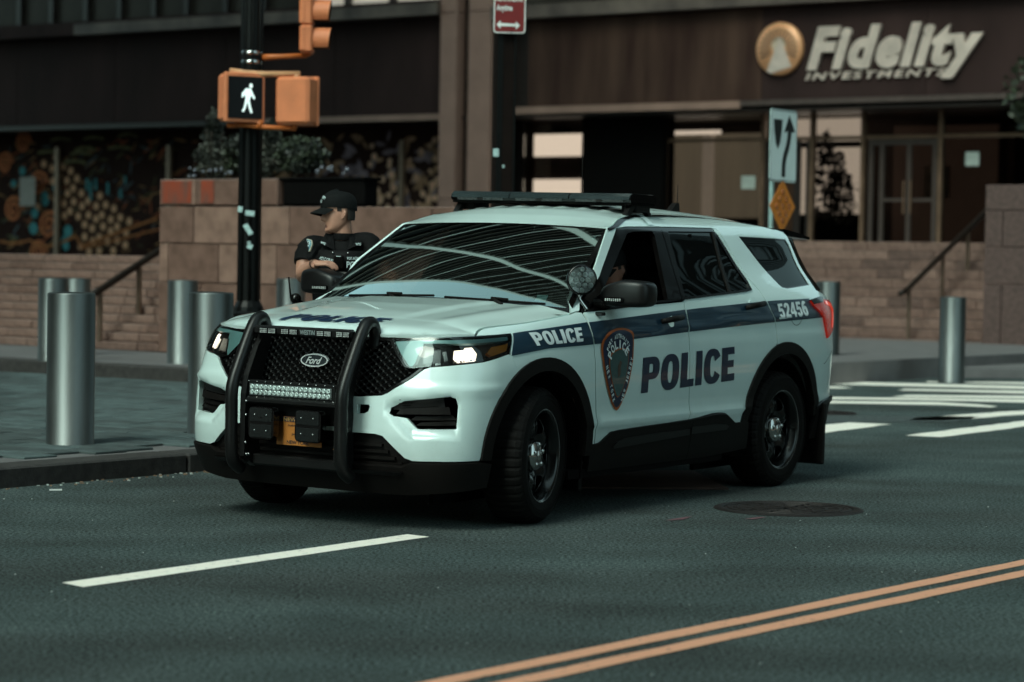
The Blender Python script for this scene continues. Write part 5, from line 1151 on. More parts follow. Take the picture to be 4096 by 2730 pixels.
# cladding
def ring(c, r0, r1, a0, a1, off, name, par):
    pan(name, arc(*c, r1, a0, a1, 30) + arc(*c, r0, a1, a0, 30), M_BLACKP, off=off, res=.05, rim=.05, par=par)
ring((FA[0], FA[1]), .487, .561, -1.5, 177.5, .014, 'wheel_arch_trim', car)
ring((RA[0], RA[1]), .512, .588, 9, 172, .014, 'wheel_arch_trim', car)
ROCK = [(2.115, .424), (2.22, .427), (2.319, .471), (2.444, .492), (3.285, .513), (3.589, .537), (3.763, .534), (3.83, .515), (3.898, .481), (3.936, .463), (4.03, .465), (4.116, .462), (4.148, .292), (3.6, .268), (2.136, .268)]
pan('rocker_cladding', catm(ROCK[:8], 3)[:-1] + ROCK[8:], M_BLACKP, off=.014, rim=.04)
pan('cladding_pad', [(2.37, .400), (2.41, .425), (2.49, .441), (2.839, .452), (3.308, .456), (3.308, .422), (2.39, .388)], M_BLACKM, off=.022, rim=.012)
pan('cladding_pad', [(3.322, .467), (3.66, .470), (3.80, .46), (3.829, .448), (3.80, .429), (3.332, .425)], M_BLACKM, off=.022, rim=.012)
pan('cladding_seam', [(3.310, .27), (3.316, .27), (3.318, .515), (3.312, .515)], M_VOID, off=.0285, rim=0)
for s in (1, -1):
    MB().tube([(1.0, s * .90, .255), (-.55, s * .90, .252), (-.62, s * .88, .235)], .016, 8).build('sill_tube', mat('dull_steel', (.42, .36, .32), rough=.4, metal=.6), car)
    MB().box((.2, s * .86, .255), (1.9, .14, .05)).build('sill', M_VOID, car)
    MB().box((.98, s * .82, .30), (.03, .20, .30), bev=.01).build('mud_flap', M_BLACKP, car)
    MB().box((-2.15, s * .875, .33), (.022, .24, .42), bev=.012).build('mud_flap', M_BLACKP, car)
    for cx in (1.5125, -1.5125):
        w = MB(); n = 20
        for (y0, y1, r) in ((.60, .94, .50),):
            vs = []
            for i in range(n + 1):
                a = R(-15 + 210 * i / n); vs += [(cx + r * math.cos(a), s * y0, .36 + r * math.sin(a)), (cx + r * math.cos(a), s * y1, .36 + r * math.sin(a))]
            w.add(vs, [(2 * i, 2 * i + 1, 2 * i + 3, 2 * i + 2) for i in range(n)], 0, True)
        w.box((cx, s * .58, .5), (1.0, .03, .75)); w.build('wheel_well', M_VOID, car)
# stripe, lettering, shield
ST = [(1.338, 1.071), (2.06, 1.123), (3.255, 1.187), (4.414, 1.233), (5.28, 1.249)]; SB = [(1.250, .950), (1.601, .984), (2.07, .997), (3.252, 1.052), (4.401, 1.096), (5.21, 1.118)]
def stz(T, u): return float(np.interp(u, [a for a, _ in T], [b for _, b in T]))
def gapu(Gp, z): return float(np.interp(z, [b for _, b in Gp][::-1], [a for a, _ in Gp][::-1]))
def stripe(u0t, u0b, u1t, u1b):
    L = [(u0t, stz(ST, u0t) - .002)] + [(u, stz(ST, u)) for u in np.linspace(u0t, u1t, 8)[1:-1]] + [(u1t, stz(ST, u1t)), (u1b, stz(SB, u1b))] + [(u, stz(SB, u)) for u in np.linspace(u1b, u0b, 8)[1:-1]] + [(u0b, stz(SB, u0b))]
    pan('side_stripe', L, M_NAVY, off=.0035, rim=0, res=.03)
stripe(1.334, 1.258, gapu(GAPF, 1.12) - .007, gapu(GAPF, 1.0) - .007)
stripe(gapu(GAPF, 1.12) + .007, gapu(GAPF, 1.0) + .007, 3.242 - .007, 3.246 - .007)
stripe(3.242 + .007, 3.246 + .007, gapu(GAPR, 1.22) - .007, gapu(GAPR, 1.10) - .007)
stripe(gapu(GAPR, 1.22) + .007, gapu(GAPR, 1.10) + .007, 5.05, 5.232)
block_text('fender_letter', 'POLICE', [(1.500, 1.000), (1.972, 1.017), (1.980, 1.095), (1.462, 1.070)], skin, M_WHITEL, car, .0055)
block_text('fleet_digit', '52456', [(4.520, 1.119), (4.970, 1.134), (4.972, 1.230), (4.514, 1.212)], skin, M_WHITEL, car, .0055)
block_text('door_letter', 'POLICE', [(2.668, .697), (3.868, .737), (3.850, .950), (2.664, .908)], skin, M_NAVYL, car, .0035)
# door badge
SHD = catm([(2.385, .606), (2.485, .715), (2.528, .85), (2.546, .985), (2.545, 1.052), (2.47, 1.082), (2.37, 1.086), (2.27, 1.066), (2.20, 1.034), (2.166, .985), (2.176, .915), (2.21, .83), (2.275, .715)], 4, True)
sc_ = lambda L, k, kz=None, c=(2.358, .88): [(c[0] + (a - c[0]) * k, c[1] + (b - c[1]) * (kz or k)) for a, b in L]
bd_ = panel('door_badge', SHD, skin, mat('badge_orange', (.36, .085, .018), rough=.35, coat=.4), car, (), .0065, .02, 0)
panel('badge_field', sc_(SHD, .90, .93), skin, M_NAVYL, bd_, (), .0095, .02, 0)
panel('badge_ring', sc_(SHD, .60, .60, (2.366, .80)), skin, mat('badge_orange', ()), bd_, (), .0115, .02, 0)
panel('badge_centre', sc_(SHD, .555, .565, (2.366, .80)), skin, mat('badge_teal', (.035, .075, .075), rough=.35, var=.3, scale=5, coat=.4), bd_, (), .0135, .02, 0)
panel('badge_emblem', [(2.36, .80), (2.385, .82), (2.38, .86), (2.39, .89), (2.37, .90), (2.35, .87), (2.35, .84)], skin, mat('badge_brown', (.08, .05, .035), rough=.5), bd_, (), .0145, .02, 0)
def arc_text(s, c, r, a0, a1, h, sq=1.):
    for i, ch in enumerate(s):
        if ch == ' ': continue
        a = R(a0 + (a1 - a0) * i / (len(s) - 1)); t = (-math.sin(a), math.cos(a)); 
        w = h * (.28 if ch == 'I' else .72); o = (c[0] + r * math.cos(a), c[1] + r * math.sin(a) * sq); ux = (math.sin(a), -math.cos(a)); uy = (math.cos(a), math.sin(a))
        q = [(o[0] + ux[0] * p * w / 2 + uy[0] * v * h / 2, o[1] + ux[1] * p * w / 2 + uy[1] * v * h / 2) for p, v in ((-1, -1), (1, -1), (1, 1), (-1, 1))]
        decal_text('badge_letter', ch, q, skin, M_WHITEL, bd_, .0145, bold=.04, maxe=.05)
arc_text('PORT AUTHORITY', (2.355, .895), .146, 150, 37, .023)
arc_text('POLICE', (2.358, .874), .120, 150, 41, .050)
def line_text(s, p0, p1, h, flipn=1):
    d = np.array(p1) - np.array(p0); L = np.linalg.norm(d); d /= L; n = np.array([-d[1], d[0]]) * flipn
    for i, ch in enumerate(s):
        if ch == ' ': continue
        o = np.array(p0) + d * L * i / (len(s) - 1); w = h * .62
        decal_text('badge_letter', ch, [tuple(o + d * p * w / 2 + n * v * h / 2) for p, v in ((-1, -1), (1, -1), (1, 1), (-1, 1))], skin, M_WHITEL, bd_, .0145, bold=.03, maxe=.05)
line_text('NEW YORK', (2.223, .865), (2.330, .672), .028)
line_text('NEW JERSEY', (2.428, .672), (2.507, .905), .028)
# door handles
for s in (1, -1):
    for (u0, z0, u1, z1) in ((2.905, 1.118, 3.145, 1.138), (4.05, 1.19, 4.29, 1.211)):
        uc, zc = (u0 + u1) / 2, (z0 + z1) / 2
        L = arc(uc + .0, zc, .055, 0, 360, 24, .045)[:-1]
        panel('handle_cup', L if s > 0 else mirror(L), skin, M_PAINT, car, (), .003, .05, .004)
        P, N = skin(np.array([[u0 * s, z0], [uc * s, zc], [u1 * s, z1]])); h = MB()
        h.tube([P[0] + N[0] * .006, P[0] * .85 + P[1] * .15 + N[0] * .034, P[1] + N[1] * .040, P[1] * .15 + P[2] * .85 + N[2] * .036, P[2] + N[2] * .006], [.014, .017, .018, .017, .014], 10, flat=(1, .75)); h.build('door_handle', M_BLACKP, car)
# wheels
def wheel(cx, s, steer):
    w = bpy.data.objects.new('wheel', None); COL.objects.link(w)
    return w
def wheel_parts():
    R0, W0 = .382, .128
    ty = MB(); n = 180
    prof = [(.254, -.105), (.262, -.118), (.30, -.126), (.342, -.122), (.362, -.110), (.377, -.088), (R0, -.04), (R0, .04), (.377, .088), (.362, .110), (.342, .122), (.30, .126), (.262, .122), (.254, .105)]
    vs = []
    for k in range(n):
        a = 2 * math.pi * k / n
        for i, (r, y) in enumerate(prof):
            rr = r - (.0055 if (k % 4 == 0 and 3 < i < 10) else 0) - (.006 if i in (6, 7) and False else 0)
            vs.append((rr * math.cos(a + (.02 if i > 6 else 0)), y, rr * math.sin(a + (.02 if i > 6 else 0))))
    m = len(prof); ty.add(vs, [(k * m + i, k * m + i + 1, ((k + 1) % n) * m + i + 1, ((k + 1) % n) * m + i) for k in range(n) for i in range(m - 1)], 0, False)
    rings = MB(); MX = Matrix.Rotation(R(-90), 4, 'X')          # lathe z -> +y
    for r in (.318, .340): rings.lathe([(r - .003, .1305), (r, .1325), (r + .003, .1305)], 64, MX)
    KR = 1.085
    rim = MB()
    rim.lathe([(.236, .106), (.240, .116), (.232, .118), (.222, .105), (.212, .06), (.205, .03), (.205, -.1)], 64, MX)
    # face with five openings
    nr, na = 9, 120; rs_ = np.linspace(.085, .208, nr)
    def fy(r, a):
        sp = abs(((a * 5 / (2 * math.pi)) % 1) - .5) * 2       # 1 at spoke centre, 0 at opening centre
        return .050 + .030 * math.sin((r - .085) / .123 * math.pi) * (0.4 + .6 * sp) - .01 * (r > .2)
    vs = [(r * math.cos(a), fy(r, a), r * math.sin(a)) for r in rs_ for a in np.linspace(0, 2 * math.pi, na, endpoint=False)]
    fs_ = []
    for i in range(nr - 1):
        for k in range(na):
            a = 2 * math.pi * (k + .5) / na; r = (rs_[i] + rs_[i + 1]) / 2; ph = (a * 5 / (2 * math.pi)) % 1; d = abs(ph - .5) * 2
            wid = .62 * math.sqrt(max(0, 1 - ((r - .152) / .042) ** 2))
            if d < wid: continue
            fs_.append((i * na + k, i * na + (k + 1) % na, (i + 1) * na + (k + 1) % na, (i + 1) * na + k))
    rim.add(vs, fs_, 0, True)
    lip = MB(); lip.lathe([(.2335, .1175), (.2375, .1205), (.2415, .1175)], 72, MX)
    rims = rim
    for q_ in range(5):                                        # rolled rims of the openings
        a0 = 2 * math.pi * (q_ + .5) / 5; P = []
        for t in range(20):
            th = 2 * math.pi * t / 20; r = .152 + .040 * math.sin(th); a = a0 + .36 * math.cos(th) * (1 if r < .16 else 1.02); P.append((r * math.cos(a), fy(r, a) + .002, r * math.sin(a)))
        rims.tube(P, .0045, 6, closed=True)
    cap = MB(); cap.lathe([(.088, .052), (.086, .070), (.074, .088), (.05, .094), (.001, .096)], 40, MX)
    for q_ in range(5):
        a = 2 * math.pi * q_ / 5 + .3; cap.lathe([(.016, .080), (.015, .096), (.008, .101), (.001, .102)], 12, Matrix.Translation((.06 * math.cos(a), 0, .06 * math.sin(a))) @ MX)
    hubc = MB().lathe([(.034, .095), (.032, .101), (.001, .103)], 24, MX)
    disc_ = MB().lathe([(.10, -.02), (.17, -.02), (.17, -.045), (.10, -.045)], 40, MX)
    back = MB().lathe([(.001, -.06), (.205, -.06)], 40, MX)
    for mm_ in (rim, lip): mm_.v = [(x * KR, y, z * KR) for x, y, z in mm_.v]
    return [('tyre', ty.mesh('tyre', M_RUBBER)), ('sidewall_ring', rings.mesh('sidewall_ring', M_RUBBER)), ('rim', rim.mesh('rim', M_STEEL)), ('rim_lip', lip.mesh('rim_lip', mat('rim_highlight', (.16, .16, .16), rough=.25, metal=.7, var=.5, scale=12))), ('hub_cap', cap.mesh('hub_cap', M_CHROME)), ('cap_centre', hubc.mesh('cap_centre', mat('worn_chrome', (.5, .48, .46), rough=.25, metal=1, var=.3, scale=60))), ('brake_disc', disc_.mesh('brake_disc', mat('brake_iron', (.06, .05, .045), rough=.5, metal=.6))), ('wheel_back', back.mesh('wheel_back', M_VOID))]  # rim lip colour made lighter to stand for highlights
WP = wheel_parts()
M_TYTXT = mat('tyre_lettering', (.045, .045, .045), rough=.6)
for cx, s, st in ((1.5125, 1, R(11)), (1.5125, -1, R(11)), (-1.5125, 1, 0), (-1.5125, -1, 0)):
    w = link('wheel', WP[0][1], car); w.location = (cx, s * .855, .377 + s * .0121)
    w.rotation_euler = (0, 0, st + (0 if s > 0 else math.pi))
    for n_, me in WP[1:]: link(n_, me, w)
    spin = R(20 if cx > 0 else 65)
    for k, tx in enumerate(('PURSUIT', 'PURSUIT')):
        pass
# push bumper
pbm = MB()
TP = [(2.285, .97), (2.283, 1.05), (2.315, 1.108), (2.365, 1.103), (2.405, 1.06), (2.453, .98), (2.519, .854), (2.560, .765), (2.573, .70), (2.570, .58), (2.566, .421), (2.545, .33), (2.48, .285)]
TPc = catm(TP, 4)
for s in (1, -1): pbm.tube([(x, s * .370, z) for x, z in TPc], .035, 16)
push = pbm.build('push_bumper', M_BLACKM, car)
for s in (1, -1):
    MB().prism([(2.36, 1.06), (2.44, .96), (2.52, .80), (2.54, .70), (2.54, .36), (2.44, .30), (2.40, .34), (2.42, .70), (2.38, .85), (2.32, 1.0)], s * .30, s * .335, lambda x, z, d: (x, d, z)).build('upright_plate', M_BLACKM, push)
    for (x, z) in ((2.50, .585), (2.50, .435), (2.47, .37), (2.49, .37), (2.50, .66)):
        MB().lathe([(.008, 0), (.008, .006), (.001, .008)], 10, Matrix.Translation((x + .03, s * .30, z)) @ Matrix.Rotation(R(90), 4, 'Y')).build('bolt', M_CHROME, push)
MB().box((2.425, 0, 1.048), (.05, .66, .052), bev=.012).build('top_crossbar', M_BLACKM, push)
MB().box((2.50, 0, .668), (.07, .66, .035), bev=.01).build('middle_crossbar', M_BLACKM, push)
MB().box((2.44, 0, .34), (.05, .66, .06), bev=.01).build('lower_crossbar', M_BLACKM, push)
MB().box((2.43, 0, .60), (.02, .60, .10)).build('mounting_plate', M_BLACKP, push)
frx = lambda X: (lambda x, y, d: (X + d, x, y))
M_LED = mat('clear_led', (.42, .44, .43), rough=.2, var=.5, scale=90, spec=.8)
for y0, y1 in ((-.283, -.167), (-.137, -.021), (.105, .205), (.235, .325)):
    ls_ = MB().box((2.452, (y0 + y1) / 2, 1.046), (.008, y1 - y0, .032), bev=.003).build('strobe_lens', M_BLACKG, push)
    dt = MB()
    for g_ in range(2):
        for i in range(5):
            for j in range(3): dt.box((2.457, y0 + (y1 - y0) * (.06 + .5 * g_ + .085 * i + .02), 1.037 + j * .009), (.004, .006, .006))
    dt.build('led', M_LED, push)
flat_text('brand_lettering', 'WESTiN', frx(2.452), -.008, 1.034, .10, .026, mat('grey_lettering', (.20, .24, .24), rough=.5), push, .002, bold=.03)
# LED light bar of the bumper
lb_ = MB(); lb_.box((2.488, -.014, .727), (.05, .60, .10), bev=.006); lbo = lb_.build('led_light_bar', M_BLACKM, push)
bez = MB().box((2.516, -.014, .727), (.006, .55, .060)).build('reflector_panel', mat('led_bar_back', (.22, .25, .25), rough=.2, metal=.5, var=.3, scale=30), push)
M_LENS2 = mat('led_bar_lens', (.62, .72, .70), rough=.12, metal=.35, var=.3, scale=60)
cup = MB()
for i in range(18):
    for j in range(2):
        c = Vector((2.521, -.014 + (i - 8.5) * .0302, .727 + (j - .5) * .0285)); cup.lathe([(.0135, .0), (.0125, .005), (.004, -.002), (.001, -.002)], 10, Matrix.Translation(c) @ Matrix.Rotation(R(90), 4, 'Y'))
cup.build('led_cups', M_LENS2, push)
sc2 = MB()
for z in (.770, .684):
    for i in range(11): sc2.sph((2.515, -.30 + i * .0572, z), .0045, 6, 4)
sc2.build('screw', M_CHROME, push)
# square flood lamps and number plate
for yc in (-.182, .133):
    fl_ = MB(); 
    def rr2(w, r, n=5): return [(sx * (w - r) + r * math.cos(R(a)), sy * (w - r) + r * math.sin(R(a))) for sx, sy, a0 in ((1, -1, -90), (1, 1, 0), (-1, 1, 90), (-1, -1, 180)) for a in [a0 + 90 * k / n for k in range(n + 1)]]
    fl_.prism(rr2(.086, .03), 0, .05, lambda x, y, d: (2.50 + d, yc + x, .548 + y)); fo_ = fl_.build('flood_lamp', M_BLACKG, push)
    a = MB(); a.box((2.552, yc, .592), (.006, .15, .072), bev=.002); a.box((2.552, yc, .505), (.006, .15, .072), bev=.002); a.build('lamp_face', mat('lamp_cover', (.010, .011, .011), rough=.25, spec=.4), push)
    b_ = MB()
    for dy_ in (-.04, .04):
        for dz_ in (-.04, .045): b_.sph((2.556, yc + dy_, .548 + dz_), .0055, 8, 5)
    b_.build('screw', M_CHROME, push)
np_ = MB().box((2.452, .005, .508), (.006, .305, .155), bev=.002).build('number_plate', mat('plate_orange', (.42, .15, .03), rough=.4, var=.1), car)
MB().box((2.4556, .005, .571), (.002, .29, .026)).build('plate_band', M_NAVYL, np_)
fp_ = frx(2.4555)
M_PB = mat('plate_black', (.012, .012, .014), rough=.5)
flat_text('plate_lettering', 'NEW YORK', fp_, -.075, .438, .15, .020, M_PB, np_, .001, bold=.03)
flat_text('plate_lettering', 'NEW YORK', frx(2.457), -.10, .561, .20, .020, mat('plate_gold', (.45, .25, .08), rough=.4), np_, .001)
flat_text('plate_lettering', 'E', fp_, .028, .515, .035, .040, M_PB, np_, .001, bold=.03); flat_text('plate_lettering', 'D', fp_, .028, .466, .035, .040, M_PB, np_, .001, bold=.03)
for t, z in (('Authority', .530), ('York', .508), ('Jersey', .483)):
    w_ = .009 * len(t); flat_text('plate_lettering', t, fp_, .010 - w_, z, w_, .016, M_PB, np_, .001)
# maker's oval on the grille
ov = MB(); pe = lambda a, b: [(a * math.cos(k * 2 * math.pi / 40), b * math.sin(k * 2 * math.pi / 40)) for k in range(40)]
ov.prism(pe(.092, .036), 0, .014, lambda x, y, d: (2.338 + d + -.30 * y, .018 + x, .894 + y)); M_SILV = mat('silver_script', (.62, .64, .64), rough=.35, metal=.4); bdg = ov.build('oval_badge', M_SILV, car)
MB().prism(pe(.083, .029), .014, .0155, lambda x, y, d: (2.338 + d - .30 * y, .018 + x, .894 + y)).build('badge_field', mat('badge_dark', (.02, .025, .028), rough=.2, coat=.5), bdg)
flat_text('badge_script', 'Ford', lambda x, y, d: (2.3552 + d - .30 * y, .018 + x, .894 + y), -.052, -.020, .105, .038, M_SILV, bdg, .001, bold=.015, shear=.4)
# mirrors, spotlight, wipers
def rbox(c, d, e=2.6, nu=28, nv=14, mod=None):
    vs = []
    for i in range(nv + 1):
        t = math.pi * (i / nv - .5)
        for k in range(nu):
            a = 2 * math.pi * k / nu; f = lambda v: math.copysign(abs(v) ** (2 / e), v)
            p = [d[0] * f(math.cos(t)) * f(math.cos(a)), d[1] * f(math.cos(t)) * f(math.sin(a)), d[2] * f(math.sin(t))]
            if mod: p = mod(p)
            vs.append((c[0] + p[0], c[1] + p[1], c[2] + p[2]))
    return vs, [(i * nu + k, i * nu + (k + 1) % nu, (i + 1) * nu + (k + 1) % nu, (i + 1) * nu + k) for i in range(nv) for k in range(nu)]
for s in (1, -1):
    mm = MB()
    vs, fs_ = rbox((.80, s * 1.085, 1.292), (.085, .150, .079), 5.0, mod=lambda p: (p[0] - .03 * (p[1] * s > 0) * p[1] / .15 * s, p[1], p[2] - .05 * abs(p[1]) * (p[2] > 0) - .22 * max(0, -p[1] * s) * (p[2] > 0)))
    mm.add(vs, fs_, 0, True); mo = mm.build('wing_mirror', M_BLACKM, car)
    MB().box((.83, s * .90, 1.228), (.10, .16, .05), bev=.015).build('mirror_arm', M_BLACKP, mo)
    MB().box((.717, s * 1.085, 1.29), (.004, .25, .125), bev=.001).build('mirror_glass', M_CHROME, mo)
    sl = MB().box((.887, s * 1.045, 1.254), (.014, .125, .030), bev=.005).build('mirror_strobe', M_BLACKG, mo)
    dt = MB()
    for i in range(8): dt.box((.896, s * (.995 + i * .0135), 1.254), (.004, .007, .015))
    dt.build('led', M_LED, mo)
    MB().box((.90, s * .965, 1.170), (.03, .06, .020), bev=.005).build('puddle_lamp', M_BLACKG, mo)
SPC = Vector((1.005, .895, 1.362)); SD = Vector((.74, .66, .06)).normalized()
SM = Matrix.Translation(SPC) @ SD.to_track_quat('Z', 'Y').to_matrix().to_4x4()
spm = MB(); spm.lathe([(.012, -.085), (.055, -.075), (.080, -.04), (.088, .0), (.088, .022), (.076, .024)], 36, SM); spl = spm.build('spotlight', M_BLACKG, car)
MB().lathe([(.076, .016), (.001, .012)], 36, SM).build('lamp_back', mat('lamp_silver', (.55, .56, .55), rough=.18, metal=.8), spl)
M_DOME = mat('led_dome', (.72, .76, .75), rough=.15, metal=.15, var=.3, scale=80)
for (a, b) in [(0, 0)] + [(.035 * math.cos(k * 1.0472), .035 * math.sin(k * 1.0472)) for k in range(6)] + [(.060 * math.cos(k * 1.0472 + .52), .060 * math.sin(k * 1.0472 + .52)) for k in range(6)]:
    MB().lathe([(.0155, .018), (.013, .026), (.006, .022), (.001, .020)], 12, SM @ Matrix.Translation((a, b, 0))).build('led_dome', M_DOME, spl)
MB().lathe([(.077, .026), (.04, .031), (.001, .032)], 36, SM).build('lens_cover', M_GLASSC, spl)
MB().tube([SPC - SD * .04 - Vector((0, 0, .07)), SPC - SD * .06 - Vector((0, -.005, .11)), (.985, .925, 1.19)], [.014, .012, .014], 10).build('lamp_bracket', M_CHROME, spl)
for (y0, y1, x) in ((-.62, .02, 1.245), (.10, .74, 1.235)):
    wp = MB()
    P, N = screen(np.array([[y0 / .885, .04], [(y0 + y1) / 2 / .885, .035], [y1 / .885, .05]]))
    wp.tube([P[0] + N[0] * .018, P[1] + N[1] * .022, P[2] + N[2] * .018], .007, 8); wp.tube([P[1] + N[1] * .022 + np.array([.06, .1, -.02]), P[1] + N[1] * .035, P[1] * .7 + P[2] * .3 + N[1] * .03], .011, 8); wp.build('wiper', M_BLACKP, car)
# light bar on the roof
LBX = -.13
bar_ = MB()
bar_.prism([(.155, -.022), (.165, -.008), (.160, .012), (.135, .030), (-.135, .030), (-.160, .012), (-.165, -.008), (-.155, -.022)], -.655, .655, lambda x, z, d: (LBX + x, d, 1.850 + z)); lbar = bar_.build('roof_light_bar', M_BLACKG, car)
for k in range(3):
    y0, y1 = -.652 + k * .4347 + .004, -.652 + (k + 1) * .4347 - .004
    MB().prism([(.166, -.006), (.162, .013), (.137, .0315), (-.137, .0315), (-.137, .033), (.139, .033), (.166, .014), (.170, -.006)], y0, y1, lambda x, z, d: (LBX + x, d, 1.850 + z)).build('dome_section', mat('smoked_dome', (.02, .03, .032), rough=.12, coat=1, spec=.8), lbar)
    for h in range(2):
        ym = y0 + (y1 - y0) * (.28 + .44 * h); MB().box((LBX + .166, ym, 1.838), (.006, .15, .020), bev=.002).build('lamp_module', mat('smoked_lamp', (.045, .05, .05), rough=.2, var=.6, scale=80), lbar)
    MB().box((LBX + .1685, (y0 + y1) / 2, 1.836), (.004, .05, .008)).build('clip', M_CHROME, lbar)
MB().box((LBX, 0, 1.820), (.30, 1.30, .016)).build('base_plate', M_VOID, lbar)
for s in (1, -1):
    MB().prism([(.17, 0), (.10, .075), (-.06, .075), (-.15, 0), (-.11, 0), (-.05, .045), (.07, .045), (.12, 0)], s * .60, s * .635, lambda x, z, d: (LBX + x, d, 1.752 + z)).build('mounting_foot', M_BLACKM, lbar)
    MB().box((LBX - .02, s * .59, 1.795), (.18, .11, .05), bev=.01).build('foot_block', M_BLACKP, lbar)
# aerials
MB().tube([(-.495, 0, 1.82), (-.49, 0, 2.0), (-.482, 0, 2.285)], [.004, .0022, .0016], 6).build('whip_aerial', M_BLACKP, car)
MB().tube([(-1.78, 0, 1.78), (-1.785, 0, 1.99)], [.004, .002], 6).build('whip_aerial', M_BLACKP, car)
MB().prism([(-1.62, 1.785), (-1.70, 1.84), (-1.745, 1.868), (-1.775, 1.868), (-1.79, 1.78)], -.02, .02, lambda x, z, d: (x, d, z)).build('fin_aerial', M_BLACKP, car)
# cabin
M_TRIMI = mat('dark_cabin', (.010, .010, .010), rough=.7, var=.2); M_SEAT = mat('grey_seat_cloth', (.018, .018, .019), rough=.85, var=.2)
da = MB(); da.prism([(1.12, 1.165), (.95, 1.19), (.70, 1.165), (.62, 1.05), (.70, .75), (1.1, .6)], -.80, .80, lambda x, z, d: (x, d, z)); da.build('dashboard', M_TRIMI, car)
MB().box((-.80, 0, .55), (3.0, 1.6, .10)).build('cabin_floor', M_TRIMI, car)
for s in (1, -1):
    se = MB(); se.box((-.05, s * .40, .78), (.52, .50, .16), bev=.06); se.box((-.38, s * .40, 1.10), (.16, .48, .62), M=Matrix.Rotation(R(-14), 4, 'Y'), bev=.06); se.box((-.47, s * .40, 1.50), (.10, .26, .20), bev=.05); se.build('front_seat', M_SEAT, car)
MB().box((-.62, 0, 1.25), (.02, 1.46, .80)).build('partition', M_VOID, car)
MB().box((-1.45, 0, .95), (.20, 1.3, .8), bev=.06).build('rear_seat', M_SEAT, car)
wh = MB(); WMx = Matrix.Translation((.52, .40, 1.14)) @ Matrix.Rotation(R(-62), 4, 'Y')
wh.tube([WMx @ Vector((.185 * math.cos(k * math.pi / 14), .185 * math.sin(k * math.pi / 14), 0)) for k in range(28)], .015, 8, closed=True); wh.box((.53, .40, 1.14), (.05, .30, .06), bev=.02); wh.build('steering_wheel', M_TRIMI, car)
MB().box((.47, 0.02, 1.585), (.02, .22, .065), bev=.01).build('rear_view_mirror', M_TRIMI, car)
M_STIC = mat('teal_sticker', (.30, .62, .60), rough=.5, var=.2, scale=60)
def scr_box(s0, s1, t0, t1, nm): panel(nm, [(s0, t0), (s1, t0), (s1, t1), (s0, t1)], screen, M_STIC, car, (), -.004, .1, 0)
scr_box(.74, .815, .10, .17, 'inspection_sticker'); scr_box(.905, .93, .86, .90, 'toll_tag'); scr_box(-.02, .03, .25, .272, 'screen_label')
MB().box((.90, -.16, 1.205), (.34, .34, .004), rz=.25, M=Matrix.Rotation(.25, 4, 'Z') @ Matrix.Rotation(.10, 4, 'Y')).build('dash_papers_glare', mat('dash_paper_glare', (.66, .84, .81), rough=.6, var=.06), car); MB().box((.95, -.50, 1.212), (.22, .20, .004), M=Matrix.Rotation(-.3, 4, 'Z') @ Matrix.Rotation(.12, 4, 'Y')).build('dash_papers_glare', mat('dash_paper_glare', ()), car)  # papers enlarged so they also stand for the pale windscreen reflection
MB().box((.80, .70, 1.20), (.10, .09, .02), bev=.006).build('dash_tray', M_TRIMI, car)
